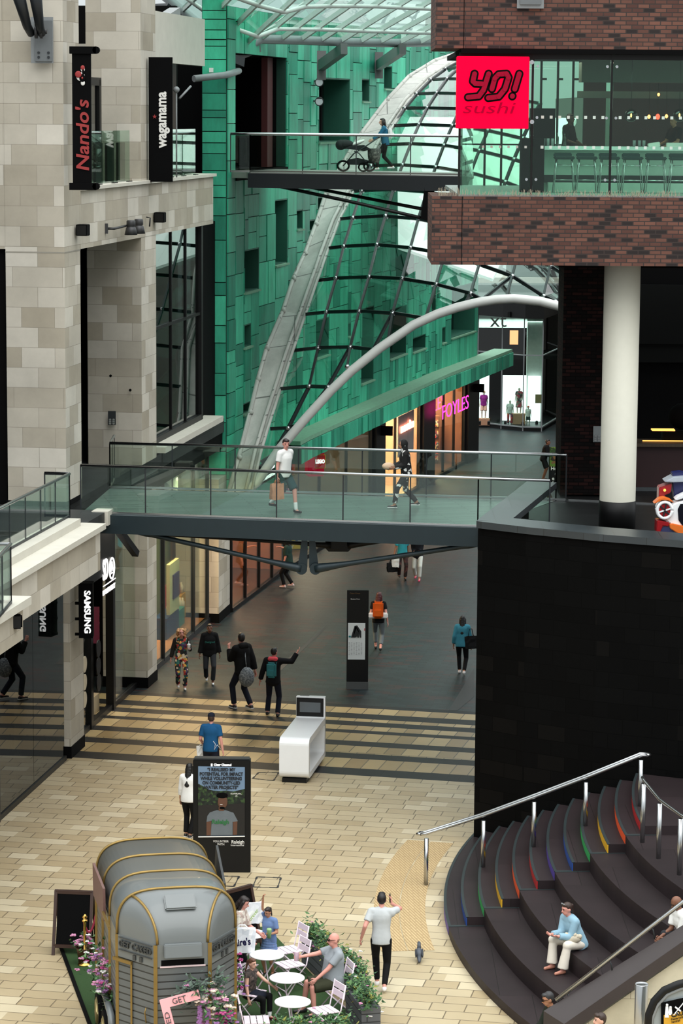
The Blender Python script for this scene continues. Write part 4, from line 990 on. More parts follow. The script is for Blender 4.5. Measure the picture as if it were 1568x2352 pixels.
x_ = AT(1225, 800, 132).x; mb = MB(); mb.box((AT(1228, 800, 132.3).x, 132.5, 3), (.75, .4, 5.8)); mb.box((AT(1140, 750, 134).x, 134, zt(742)), (4, .2, .9)); mb.build('inner_pier', wallw, NX)
mb = MB(); mb.box((AT(1215, 780, 135).x, 135.5, 3.2), (6.5, 3, .2)); mb.build('mezzanine', DARKIN, NX)
mb = MB(); mb.box((AT(1180, 772, 136).x, 136, zt(775, 136)), (.42, .05, .7)); mb.build('warm_panel', emat('warm_lit_panel', (255, 170, 120), 1.6), NX)
LB = emat('lightbox_white', (240, 255, 255), 1.7)
for i, (xa, xb, ya) in enumerate(((1094, 1122, 853), (1153, 1208, 862), (1211, 1240, 864))):
    a, b = AT(xa, 970, 132.6 - i * .3), AT(xb, 970, 132.6 - i * .3); zz = AT(xa, ya, a.y).z
    mb = MB(); mb.box(((a.x + b.x) / 2, a.y + .1, (zz + .25) / 2), (b.x - a.x, .06, zz - .25)); mb.build('lightbox', LB, NX)
light('shop_lamp', AT(1190, 735, 133), 130, 5, (235, 255, 250), sy=1.5)
txt('xt', .95, mat('grey_letter', (52, 58, 54), .5), AT(1144, 737, 130.5), (1, 0, 0), (0, 0, 1), NX, ext=.03, name='shop_lettering')
mb = MB(); q = AT(1236, 916, 130.2); mb.box(q, (.3, .02, .42)); mb.build('notice', mat('notice_tan', (150, 130, 90), .6), NX)
mb = MB()
for px in (1101, 1122, 1160, 1200, 1232): q = AT(px, 974, 131.2); mb.box(q + V((0, 0, .02)), (.13, .1, .13)); mb.ball(q + V((0, 0, .1)), .07, 8)
for px in (1168, 1220): q = AT(px, 722, 130.2); mb.box(q, (.12, .12, .25))
mb.build('spotlight', BLACK, NX)
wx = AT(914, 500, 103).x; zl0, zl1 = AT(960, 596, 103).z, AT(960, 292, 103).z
struct(MB().hexa([AT(914, 566, 97) - V((0, 0, .1)), V((5.3, 97, 9.15)), V((9, 107, 14.7)), V((wx, 107, 14.7)), AT(914, 566, 97), V((5.3, 97, 9.25)), V((9, 107, 14.9)), V((wx, 107, 14.9))]), 'roof_white_link', mat('sky_reflection_white', (252, 253, 253), .7, var=.02), 'added white sloping sheet standing in for sky reflected in the glass grid', 'building')  # added sheet, catches skylight in place of the sky reflected in the shell
# distant masonry and pale blocks
mb = MB(); a, b = AT(1100, 640, 150), AT(1330, 640, 150); zc = AT(1200, 645, 150).z; mb.box(((a.x + b.x) / 2, 150, zc / 2), (b.x - a.x, 4, zc * 1.0)); zc2 = AT(1200, 632, 150).z
bd = thing('corner_building', 'pale stone building with dark cornice beyond the glass roof', 'building', (10, 150, 0), kind='structure')
mb.build('wall', brickmat('far_stone', (206, 198, 186), (190, 182, 168), (160, 150, 140), 1.5, .6, .01, rough=.8, stain=.15), bd)
mb = MB(); mb.box(((a.x + b.x) / 2, 149.8, zc + .15), (b.x - a.x + .6, 5, .35)); mb.build('cornice', mat('pale_cornice', (214, 206, 196), .7), bd)
mb = MB(); mb.box(((a.x + b.x) / 2 + .8, 150, zc + .75), (b.x - a.x - 1.6, 4.4, .9)); mb.build('roof', mat('slate_roof', (40, 42, 44), .7), bd)
struct(MB().box((22, 140, 8), (18, 60, 16)), 'wall_far_right', mat('far_wall', (120, 116, 110), .8))
# ------------------------------------------------------------------ signs and fixtures
WTXT = emat('lit_white_letter', (255, 255, 255), .7, (240, 240, 240))
WPAINT = mat('white_letter', (226, 224, 220), .6, var=.02)
REDTX = mat('dull_red_letter', (150, 40, 40), .6, var=.05)
UPZ = V((0, 0, 1))
def pxbox(mb, x0, y0, x1, y1, Y, th):
    a, b = AT(x0, y0, Y), AT(x1, y1, Y)
    return mb.box(((a.x + b.x) / 2, Y + th / 2, (a.z + b.z) / 2), (abs(b.x - a.x), th, abs(a.z - b.z)))
# banner with red script
Y1 = 62.0
bn = thing('hanging_banner', 'tall black banner with red script name and cockerel emblem', 'banner', AT(190, 270, Y1))
pxbox(MB(), 165, 112, 210, 432, Y1, .12).build('panel', NEARBLACK, bn)
for y_ in (107, 420):
    a = AT(160, y_ + 8, Y1 + .06); b = AT(221, y_ + 8, Y1 + .06)
    mb = MB(); mb.box(((a.x + b.x) / 2, Y1 + .06, a.z), (b.x - a.x, .2, .16)); mb.cyl(b + V((0, -.1, 0)), b + V((0, .1, 0)), .08, 12); mb.build('end_cap', NEARBLACK, bn)
txt("Nando's", .40, REDTX, AT(191, 312, Y1 - .01), UPZ, (-1, 0, 0), bn, bold=.008, shear=.15, name='script_lettering', width=1.58)
mb = MB(); c = AT(187, 176, Y1 - .02)
mb.ball(c + V((-.02, 0, .0)), (.1, .012, .1), 12); mb.ball(c + V((.03, 0, .16)), (.05, .012, .06), 10); mb.ball(c + V((.03, 0, -.14)), (.05, .012, .06), 10)
mb.build('emblem_outline', WPAINT, bn)
mb = MB(); mb.ball(c + V((.02, -.012, -.03)), (.07, .012, .09), 12); mb.ball(c + V((.04, -.012, .1)), (.025, .01, .09), 10); mb.build('emblem_body', NEARBLACK, bn)
mb = MB(); mb.ball(c + V((-.07, -.02, .05)), (.075, .012, .075), 12); mb.ball(c + V((.03, -.02, .2)), (.05, .012, .05), 10); mb.ball(c + V((.02, -.025, -.03)), (.022, .01, .026), 8); mb.build('emblem_feathers', REDTX, bn)
Y2 = 70.4
bw = thing('hanging_banner', 'tall black banner with white lettering and small red star', 'banner', AT(366, 270, Y2))
pxbox(MB(), 341, 131, 396, 418, Y2, .18).build('panel', NEARBLACK, bw)
txt('wagamama', .37, WPAINT, AT(371, 275, Y2 - .01), UPZ, (-1, 0, 0), bw, bold=.012, name='lettering', width=1.43)
mb = MB(); c = AT(355, 268, Y2 - .02); mb.extr([c + V(((.06 if i % 2 == 0 else .025) * math.sin(i * pi / 5), 0, (.06 if i % 2 == 0 else .025) * math.cos(i * pi / 5))) for i in range(10)], (0, .01, 0)); mb.build('star', REDTX, bw)
# white-lettered black hanging sign
Y3 = 62.3
sg = thing('hanging_sign', 'black hanging sign with white vertical capitals on the first stone pillar', 'sign', AT(200, 1400, Y3))
pxbox(MB(), 180, 1340, 213, 1466, Y3, .35).build('panel', NEARBLACK, sg)
txt('SAMSUNG', .2, WTXT, AT(200, 1406, Y3 - .01), -UPZ, (1, 0, 0), sg, bold=.006, name='lettering', width=1.0)
for y_ in (1386, 1422, 1457): pxbox(MB(), 172, y_ - 3, 182, y_ + 3, Y3 + .1, .06).build('arm', NEARBLACK, sg)
# menswear fascia lettering
fs_ = thing('fascia_lettering', 'white initials and round emblem on the black menswear fascia', 'sign', L(4, .18, 4.3))
uSa, _ = LU(236, 1320, .18); uSb, _ = LU(264, 1320, .18)
ws_ = uSb - uSa
txt('SD', .72, WTXT, L(uSa + ws_ * .22, .18, LU(241, 1318, .18)[1] + .08), e, UPZ, fs_, bold=.012, name='initials', width=ws_ * .42)
mb = MB(); cc = L(uSa + ws_ * .75, .18, LU(254, 1312, .18)[1] + .05)
ring = [cc + e * (ws_ * .2 * math.cos(i * pi / 12)) + UPZ * (.26 * math.sin(i * pi / 12)) for i in range(25)]
mb.tube(ring, .022, 6); mb.tube([cc + e * -.12 + UPZ * -.08, cc + UPZ * .16, cc + e * .12 + UPZ * -.08], .02, 6); mb.tube([cc + e * -.08 + UPZ * 0, cc + e * .08], .015, 6); mb.tube([cc + e * -.15 + UPZ * -.12, cc + e * .15 + UPZ * -.12], .015, 6); mb.build('round_emblem', WTXT, fs_)
zz = LU(248, 1341, .18)[1]
mb = MB(); mb.bar(L(uSa, .17, zz + .02), L(uSb, .17, zz + .02), .02, .02); mb.build('rule', WTXT, fs_)
txt('BY SUIT DIRECT', .17, WTXT, L((uSa + uSb) / 2, .18, zz - .16), e, UPZ, fs_, bold=.004, name='strapline', width=ws_)
# discs on the menswear window
CREAM = mat('cream_disc', (222, 208, 180), .6); 
for i, (px, py, m, r) in enumerate(((197, 1526, CREAM, .2), (197, 1567, CREAM, .2), (197, 1607, CREAM, .2))):
    u_, z_ = LU(px, py, .26); one(lambda mb: mb.cyl(L(u_, .28, z_), L(u_, .31, z_), .2, 20), 'window_disc', m, label=('top', 'middle', 'lowest')[i] + ' of three cream discs on the dark menswear window', cat='window disc')
for i, (px, py) in enumerate(((226, 1490), (226, 1530), (227, 1568))):
    u_, z_ = LU(px, py, .16); one(lambda mb: mb.cyl(L(u_, .15, z_), L(u_, .18, z_), .22, 20), 'window_disc', BLACK, label=('top', 'middle', 'lowest')[i] + ' of three black discs on the menswear window post', cat='window disc')
for i, (px, py, r) in enumerate(((299, 1388, .045), (303, 1447, .07), (304, 1496, .07))):
    u_, z_ = LU(px, py, .7); q = L(u_, .7, z_); t = thing('spotlight', ('small', 'upper bright', 'lower bright')[i] + ' spotlight glowing inside the menswear window', 'spotlight', q)
    MB().ball(q, r, 10).build('bulb', emat('warm_bulb', (255, 226, 170), 22), t); MB().cyl(q + e * .05, q + e * .3, r * .9, 10).build('housing', BLACK, t)
# red restaurant sign
YS = 57.55
ys = thing('square_sign', 'square red sign with black italic letters on the glass corner', 'sign', AT(1131, 295, YS))
PINKRED = emat('glowing_red_panel', (255, 0, 58), .62, (200, 0, 30))
pxbox(MB(), 1050, 129, 1213, 296, YS, .5).build('panel', PINKRED, ys, bevel=.01)
def stroke(mb, pts, r, Y, th):
    q = [AT(980 + x / 2.667, y / 2.667, Y) for x, y in pts]
    n_ = 0
    for a, b in zip(q, q[1:]): n_ += 1; y_ = Y - .0012 * n_; mb.bar(V((a.x, y_, a.z)), V((b.x, y_, b.z)), r * 2, th, upv=(0, 1, 0))
    for a in q: n_ += 1; y_ = Y - .0012 * n_; mb.cyl(V((a.x, y_ - th / 2, a.z)), V((a.x, y_ + th / 2, a.z)), r, 20)
LETS = [[(292, 452), (282, 498), (296, 512), (338, 514)], [(378, 452), (346, 552), (318, 590), (252, 596)], [(398, 545), (416, 480), (440, 455), (488, 452), (500, 475), (478, 545), (440, 592), (376, 600)], [(566, 452), (538, 546)], [(524, 588), (523, 590)]]
mb = MB()
for l_ in LETS: stroke(mb, l_, .088, YS - .012, .02)
mb.build('letter_outline', NEARBLACK, ys)
mb = MB()
for l_ in LETS: stroke(mb, l_, .05, YS - .045, .02)
mb.build('letter_face', mat('deep_crimson', (160, 4, 44), .6, spec=.1), ys)
txt('sushi', .34, mat('crimson_script', (176, 0, 46), .9, spec=.05), AT(1120, 249, YS - .02), (1, 0, 0), UPZ, ys, bold=.0, shear=.2, name='second_line', width=1.1)
for p in ((1221, 143), (1221, 280)): q = AT(*p, YS + .3); MB().cyl(q, q + V((0, -.06, 0)), .045, 12).build('standoff_bolt', CHROME, ys)
# cube sign over the toy shop
YL = ONP(FP[1], FP[2], 725, 1060).y - 2.2
lg = thing('cube_sign', 'dark red cube sign with white block letters above the footbridge rail', 'sign', AT(725, 1060, YL))
q = AT(722, 1061, YL); MB().box(q, (.56, .5, .92), .25).build('cube', emat('lit_cube_red', (190, 8, 50), .3, (150, 12, 40)), lg, bevel=.03)
qf = AT(735, 1060, YL - .27)
MB().box(qf, (.36, .02, .46), .25).build('logo_edge', mat('logo_yellow', (240, 200, 40), .5), lg)
MB().box(qf + V((0, -.015, 0)), (.33, .02, .42), .25).build('logo_field', mat('logo_red', (206, 20, 30), .5), lg)
txt('LEGO', .17, WTXT, qf + V((0, -.035, 0)), V((1, .25, 0)), V((.25, 0, 1)), lg, bold=.012, name='lettering', width=.32)
# slanted black sign board beside it
Yk = ONP(FP[0], FP[1], 612, 1080).y - 2.4
kb = thing('shop_board', 'black shop board with white letters beside the cube sign', 'sign', AT(612, 1085, Yk))
d_ = (FP[1] - FP[0]).normalized(); q = AT(608, 1085, Yk)
MB().bar(q - d_ * 1.2, q + d_ * 1.3, .06, .62).build('panel', NEARBLACK, kb)
txt('ICS', .26, WTXT, q + d_ * .7 + V((.05, -.02, .1)), d_, UPZ, kb, bold=.01, name='lettering', width=.9)
txt('D KINGDOM', .14, WTXT, q + d_ * .35 + V((.05, -.02, -.17)), d_, UPZ, kb, bold=.004, name='second_line', width=1.7)
# neon script, bookshop neon
def shopsign(P, W, s, size, m, u, v, z, width, name, label, bold=0.0, cat='sign', backing=None, d=None):
    t = thing(name, label, cat, P(u, v, z)); dd_ = (P(1, 0, 0) - P(0, 0, 0)).normalized()
    txt(s, size, m, P(u, v, z), dd_, UPZ, t, bold=bold, width=width, name='lettering')
    if backing: MB().bar(P(backing[0], v - .08, backing[2]), P(backing[1], v - .08, backing[2]), .04, backing[3]).build('backing_panel', backing[4], t)
    return t
shopsign(SHcP, SHcW, 'mexsdice', .5, emat('neon_orange', (255, 140, 110), 9), SHcW * .58, .1, 2.85, SHcW * .36, 'neon_sign', 'glowing script sign on a grey ribbed panel', .012, backing=(SHcW * .38, SHcW * .8, 2.55, 1.6, brickmat('ribbed_grey', (150, 146, 144), (136, 132, 130), (100, 96, 96), .08, 30, .02, rough=.6, bump=.3)))
shopsign(SHdP, SHdW, 'FOYLES', .85, emat('neon_pink', (255, 40, 150), 4), SHdW * .33, .5, 2.85, SHdW * .82, 'neon_sign', 'pink neon capitals on the bookshop front', -.012)
# plaques, speakers, flood lights on the left stone band
for (px, py, lab) in ((172, 528, 'black cube loudspeaker on the stone band next to the tall pillar'), (351, 499, 'black cube loudspeaker on the stone band right of the floodlights')):
    u_, z_ = LU(px, py); t = thing('loudspeaker', lab, 'loudspeaker', L(u_, -.2, z_)); lb('cabinet', NEARBLACK, u_ - .15, u_ + .15, -.32, -.06, z_ - .13, z_ + .13, t, bevel=.01); lb('grille', BLACK, u_ - .155, u_ - .15, -.3, -.08, z_ - .11, z_ + .11, t)
q = AT(38, 1427, 49.3); t = thing('loudspeaker', 'black loudspeaker on the terrace fascia at lower left', 'loudspeaker', q); MB().box(q + V((0, 0, 0)), (.21, .2, .26), .15).build('cabinet', NEARBLACK, t, bevel=.03); MB().box(q + V((0, -.1, 0)), (.18, .012, .22), .15).build('grille', BLACK, t)
u_, z_ = LU(268, 520)
t = thing('floodlight', 'pair of grey floodlights on a bracket under the red script banner', 'floodlight', L(u_, -.3, z_))
GUN = mat('gunmetal', (66, 66, 68), .45, metal=.4)
mb = MB(); mb.tube([L(u_ - 1.3, -.06, z_ + .0), L(u_ - 1.3, -.25, z_), L(u_ + .5, -.25, z_ + .03)], .03, 8); mb.bar(L(u_ - 1.3, -.06, z_ - .12), L(u_ - 1.3, -.06, z_ + .12), .07, .07); mb.build('bracket', GUN, t)
for k in (0, 1):
    c = L(u_ - .1 + k * .85, -.38, z_); mb = MB(); mb.lathe(c, [(.16, -.2), (.12, -.02), (.09, 0), (.11, .02), (.11, .14), (.09, .16)], 14); mb.build('lamp_head', GUN, t)
mb = MB(); mb.tube([L(u_ + 3.0, -.06, z_ + .12), L(u_ + 3.0, -.16, z_ + .1), L(u_ + 3.0, -.14, z_ - .12)], .02, 6)
mb.build('hook', CHAR, label='small curved hook on the stone band right of the floodlights', cat='hook')
def intercom(q, w, h, d, n, label, m):
    t = thing('intercom_panel', label, 'intercom', q); d = V(d).normalized()
    MB().bar(q - UPZ * h / 2, q + UPZ * h / 2, w, .03, upv=n).build('plate', m, t)
    for i in range(2):
        for k in range(3):
            c = q + d * (w * (-.22 + .44 * i)) + UPZ * (-h * .12 - h * .13 * k) + V(n) * .02
            MB().cyl(c, c + V(n) * .015, w * .16, 12).build('button', CHROME, t)
fN = V((e.y, -e.x, 0))
intercom(AT(257, 960, L(7.35, 0, 0).y), .2, .36, (1, 0, 0), (0, -1, 0), 'dark intercom panel with six round buttons on the stone pillar', CHAR)
intercom(AT(1371, 997, 64.48), .19, .38, (1, 0, 0), (0, -1, 0), 'steel intercom panel with round buttons on the dark brick pillar', GREYST)
mb = MB()
for p in ((254, 863), (299, 896)):
    q = AT(*p, L(7.35, 0, 0).y); one(lambda mb: mb.cyl(q, q + V((0, -.05, 0)), .035, 10), 'wall_plug', NEARBLACK, label=('upper left' if p[0] < 280 else 'lower right') + ' black plug in the shaded stone pillar', cat='wall plug')
# anchor plate with tension rods, top left
q = AT(96, 92, 62.0); an = thing('anchor_plate', 'grey steel anchor plate with two thick rods at top left', 'anchor', q)
MB().box(q + V((0, .05, .0)), (.5, .06, 1.02)).build('back_plate', GREYST, an); MB().box(q + V((.04, 0, -.02)), (.38, .06, .9)).build('front_plate', mat('mid_grey_steel', (110, 114, 116), .45, metal=.3), an)
mb = MB()
for dx in (-.1, .12):
    for dz in (-.3, -.4): MB().cyl(q + V((dx + .03, -.05, dz + .02)), q + V((dx + .03, -.01, dz + .02)), .03, 10).build('bolt', CHAR, an)
mb = MB()
for x0, x1 in ((72, 40), (96, 80)): mb.tube([AT(x0, 78, 61.7), AT(lerp(x0, x1, .3), 60, 61.5), AT(x1, -20, 60.8)], [.09, .1, .15], 12)
mb.build('tension_rod', CHAR, an)
mb = MB(); mb.cyl(AT(66, 72, 61.7), AT(108, 72, 61.7), .06, 10); mb.cyl(AT(80, 72, 61.7), AT(86, 72, 61.7), .16, 14); mb.cyl(AT(92, 72, 61.7), AT(98, 72, 61.7), .16, 14); mb.build('clevis', GUN, an)
q = AT(1218, 8, 57.9); an = thing('anchor_plate', 'grey steel plate bolted to the upper brick band at top edge', 'anchor', q)
MB().box(q + V((0, .06, .08)), (.56, .08, .36)).build('back_plate', GREYST, an); MB().box(q + V((0, 0, .12)), (.44, .05, .28)).build('front_plate', MATS['mid_grey_steel'], an)
# spotlights on the green pier, sensor box, upper balcony lamp, dome lamp
q = AT(735, 205, ONP(FP[1], FP[2], 735, 205).y - 1.1); t = thing('spotlight', 'pair of round spotlights on a bracket beside the barred window', 'spotlight', q)
mb = MB(); mb.tube([AT(714, 172, q.y), AT(714, 240, q.y)], .035, 8); mb.bar(AT(714, 186, q.y), AT(728, 186, q.y), .05, .05); mb.bar(AT(714, 232, q.y), AT(728, 232, q.y), .05, .05); mb.box(AT(712, 150, q.y), (.14, .1, .55)); mb.build('bracket', CHAR, t)
for y_ in (188, 232): c = AT(733, y_, q.y); mb = MB(); mb.tube([c + V((0, -.16, -.02)), c + V((0, 0, 0)), c + V((0, .12, .02))], [.15, .14, .06], 14); mb.build('lamp_head', GUN, t); MB().cyl(c + V((0, -.17, -.02)), c + V((0, -.165, -.02)), .12, 14).build('lens', mat('lamp_lens', (190, 200, 200), .2, metal=.6), t)
q = AT(485, 161, FP[0].y - .15); MB().box(q, (.12, .14, .13)).build('sensor_box', WHITEM, label='small white sensor box on the green column', cat='sensor box')
q = AT(405, 206, 73.0); t = thing('balcony_lamp', 'lamp with round grey globe on a thin post behind the lettered banner', 'lamp', V((q.x, q.y, 13.3)))
MB().ball(q, .085, 12).build('globe', GREYST, t); MB().tube([V((q.x, q.y, 13.3)), V((q.x, q.y, q.z))], .02, 8).build('post', GREYST, t); MB().tube([AT(412, 226, 73), AT(438, 198, 73.4)], .03, 8).build('arm', GREYST, t)
q = AT(1148, 828, 123); t = thing('dome_lamp', 'white hanging dome camera at the end of the green canopy', 'security camera', q)
MB().lathe(q, [(.02, .2), (.13, .14), (.16, 0), (.12, -.12), (.03, -.17)], 14).build('dome', WHITE, t); MB().box(q + V((-.05, 0, .25)), (.25, .06, .08)).build('bracket', WHITE, t)
# exit sign, pendants, counter, stools in the restaurant
q = AT(1553, 177, 64.5); t = thing('exit_sign', 'green illuminated exit sign at the right end of the restaurant', 'sign', q)
MB().box(q + V((.1, 0, 0)), (.55, .05, .16)).build('panel', emat('exit_green', (20, 150, 60), .8, (10, 80, 30)), t)
c = q + V((-.07, -.03, 0)); mb = MB(); mb.extr([c + V((-.012, 0, -.05)), c + V((.012, 0, -.05)), c + V((.012, 0, .0)), c + V((.04, 0, 0)), c + V((0, 0, .055)), c + V((-.04, 0, 0)), c + V((-.012, 0, 0))], (0, .004, 0)); mb.build('arrow', WTXT, t)
c = q + V((.12, -.03, 0)); mb = MB(); mb.ball(c + V((0, 0, .045)), .014, 8); mb.bar(c + V((0, 0, .03)), c + V((-.01, 0, -.01)), .03, .01); mb.bar(c + V((-.01, 0, -.01)), c + V((.04, 0, -.05)), .014, .01); mb.bar(c + V((-.01, 0, -.01)), c + V((-.05, 0, -.04)), .014, .01); mb.bar(c + V((0, 0, .02)), c + V((.05, 0, 0)), .012, .01); mb.build('running_figure', WTXT, t)
YC = 61.0
def cz(py, Y=YC): return AT(1400, py, Y).z
bc = thing('bar_counter', 'long white topped bar counter in the restaurant', 'counter', (5, YC, 13.3))
x0, x1 = AT(1244, 340, YC).x, 9.3
MB().box(((x0 + x1) / 2, YC + .3, cz(341)), (x1 - x0, .75, .08)).build('worktop', WHITE, bc)
MB().box(((x0 + x1) / 2, YC + .42, (13.32 + cz(345)) / 2), (x1 - x0 + .1, .3, cz(345) - 13.32)).build('front', mat('pale_laminate', (210, 226, 218), .5), bc)
MB().box(((x0 + x1) / 2, YC + .2, cz(412)), (x1 - x0, .03, .17)).build('recess_strip', CHAR, bc)
MB().box(((x0 + x1) / 2, YC + .12, 13.42), (x1 - x0 - .3, .4, .2)).build('foot_step', mat('pale_laminate', ()), bc)
TEALV = mat('dark_teal_vinyl', (20, 52, 56), .5)
sx_ = [AT(p, 370, YC - .75).x for p in (1295, 1347, 1399, 1452, 1506, 1560)]
def make_stool(x, label, group):
    b = V((x, YC - .75, 13.32)); t = thing('bar_stool', label, 'bar stool', b, 0, group)
    mb = MB(); mb.box(b + V((0, 0, .76)), (.44, .4, .07)); mb.box(b + V((-.02, .17, .82)), (.4, .05, .1)); mb.build('seat', TEALV, t, bevel=.02)
    for dx in (-1, 1):
        for dy in (-1, 1): MB().tube([b + V((dx * .17, dy * .15, .73)), b + V((dx * .23, dy * .2, 0))], .012, 6).build('leg', CHROME, t)
    mb = MB(); z1, z2 = .28, .6
    for z, k in ((z1, .21), (z2, .18)):
        pts = [b + V((-k, -k * .87, z)), b + V((k, -k * .87, z)), b + V((k, k * .87, z)), b + V((-k, k * .87, z)), b + V((-k, -k * .87, z))]
        mb.tube(pts, .009, 6)
    mb.build('footrest', CHROME, t); return t
s0 = make_stool(sx_[0], 'dark teal bar stool at the left end of the white bar', 'bar stools at the counter')
ords = ('second', 'third', 'fourth', 'fifth', 'sixth')
for i, x in enumerate(sx_[1:]): dup(s0, (x, YC - .75, 13.32), 0, '%s dark teal bar stool counting from the left end of the bar' % ords[i])
for i, px in enumerate((1449, 1560)):
    q = AT(px, 265, 60.5); t = thing('globe_pendant', ('left' if i == 0 else 'right') + ' smoked glass globe pendant above the bar', 'pendant lamp', q, 0, 'globe pendants')
    MB().ball(q, .145, 16).build('globe', glass('smoked_globe', (150, 140, 120), 1.5), t); MB().ball(q + V((0, 0, 0)), (.02, .02, .045), 8).build('bulb', emat('filament', (255, 180, 120), 18), t); MB().tube([q + V((0, 0, .14)), V((q.x, q.y, 16.25))], .008, 6).build('cord', BLACK, t)
for i, (px, py, r, m) in enumerate(((1490, 268, .035, 'amber_lamp'), (1510, 268, .05, 'red_lamp'), (1530, 267, .035, 'amber_lamp'), (1515, 133, .03, 'amber_lamp'), (1512, 217, .03, 'amber_lamp'))):
    q = AT(px, py, 63.5); t = thing('pendant_bulb', ('small amber bulb left of the red lamp', 'glowing red bulb between the globe pendants', 'small amber bulb right of the red lamp', 'amber ceiling bulb near the brick band', 'amber bulb above the red lamp')[i] + ' in the restaurant', 'lamp', q)
    MB().ball(q, (r, r, r * 1.3), 10).build('bulb', emat(m, (255, 120, 60) if m == 'amber_lamp' else (255, 40, 30), 12), t); MB().tube([q + V((0, 0, r)), V((q.x, q.y, 16.27))], .006, 6).build('cord', BLACK, t)
BOT = mat('dark_bottle', (20, 36, 26), .2, spec=.7)
for i, (px, m, h) in enumerate(((1248, 'glass', .17), (1258, 'glass', .17), (1268, 'glass', .17), (1279, 'bottle', .32), (1296, 'bottle', .3), (1456, 'glass', .14), (1468, 'glass', .14), (1478, 'glass', .14))):
    b = V((AT(px, 337, YC + .2).x, YC + .2, cz(341) + .04)); 
    pr = [(.03, 0), (.035, h * .5), (.035, h)] if m == 'glass' else [(.035, 0), (.035, h * .6), (.012, h * .78), (.012, h)]
    one(lambda mb: mb.lathe(b, pr, 10), 'tumbler' if m == 'glass' else 'bottle', GREYST if m == 'glass' else BOT, label=('first', 'second', 'third', '', '', 'first', 'second', 'third')[i] + (' tumbler on the bar left of the bottles' if i < 3 else ' tumbler in the row below the left globe pendant') if m == 'glass' else ('left' if i == 3 else 'right') + ' dark bottle on the bar near its left end', cat='glass' if m == 'glass' else 'bottle', group='tumblers on the bar' if m == 'glass' else 'bottles on the bar')
for i, (px, w) in enumerate(((1501, .26), (1556, .5))):
    q = V((AT(px, 332, YC + .3).x, YC + .3, cz(333))); MB().box(q + V((0, 0, -.0)), (w, .2, .11), M=Matrix.Rotation(-.15 if i == 0 else 0, 4, 'Y')).build('plate_stack', WHITEM, label=('tilted white box' if i == 0 else 'long white tray') + ' standing on the bar top', cat='tray', bevel=.01)
light('restaurant_lamp', (5.2, 59.6, 16.2), 85, 4, (225, 255, 242), sy=1.2); light('restaurant_lamp', (6.0, 63.5, 16.2), 60, 4, (255, 225, 210), sy=1.2)
# dry grass along the brick ledge
gm = MB(); rg = random.Random(4)
for i in range(420):
    x = rg.uniform(2.0, 7.4); b = V((x, YB + rg.uniform(.02, .1), 13.3)); h = rg.uniform(.03, .15) * (1.3 if x < 2.6 else 1); gm.bar(b, b + V((rg.uniform(-.05, .05), 0, h)), .006, .006)
gm.build('dry_grass', mat('dry_grass', (170, 160, 140), .9), label='wispy dry grass growing along the brick ledge', cat='grass', kind='stuff')
# ------------------------------------------------------------------ wayfinding totem
tq = V((.445, 70.5, 0)); tt = thing('wayfinding_totem', 'tall black wayfinding totem with white map', 'totem', tq)
zt_ = AT(820, 1355, 70.5).z
MB().box(tq + V((0, .06, (zt_ + .14) / 2 + .02)), (.57, .12, zt_ - .2)).build('panel', BLACK, tt, bevel=.006)
MB().box(tq + V((0, .06, .1)), (.58, .13, .2)).build('plinth', mat('grey_granite', (92, 94, 94), .5), tt)
mb = MB(); pxbox(mb, 799, 1431, 838, 1515, 70.485, .01); mb.build('map_sheet', mat('map_white', (226, 232, 234), .4, var=.02), tt)
mb = MB()
c = AT(818, 1450, 70.475)
for k in (0, .06): mb.extr([c + V((-.14 + k, 0, -.17)), c + V((-.05 + k * .3, 0, .14)), c + V((.02, 0, .16 - k)), c + V((.13 - k, 0, -.0)), c + V((.13 - k, 0, -.17)), c + V((.09 - k, 0, -.17)), c + V((.06 - k, 0, -.02)), c + V((0, 0, .08 - k)), c + V((-.08 + k, 0, -.17))], (0, .005, 0))
mb.bar(c + V((-.02, 0, -.15)), c + V((.02, 0, -.02)), .05, .01, upv=(0, 1, 0)); mb.build('map_blocks', CHAR, tt)
mb = MB()
for i in range(6):
    a = AT(801 + i * 5.6, 1474, 70.475)
    for k in range(10): mb.box(a + V((.01, 0, -.02 - k * .036)), (.035 - .012 * ((i + k) % 3), .004, .01))
mb.build('map_index', mat('index_grey', (150, 150, 154), .5), tt)
MB().box(AT(803, 1462, 70.47), (.06, .004, .04)).build('map_key', mat('key_teal', (40, 130, 140), .5), tt)
MB().box(AT(837, 1446, 70.47), (.02, .004, .06)).build('map_marker', RED, tt)
txt('Cabot Circus', .05, mat('bronze_letter', (110, 80, 40), .5), AT(803, 1363, 70.49), (1, 0, 0), UPZ, tt, align='LEFT', name='heading', ext=.003)
txt('Quakers Friars', .04, WPAINT, AT(805, 1376, 70.49), (1, 0, 0), UPZ, tt, align='LEFT', name='direction_text', ext=.003)
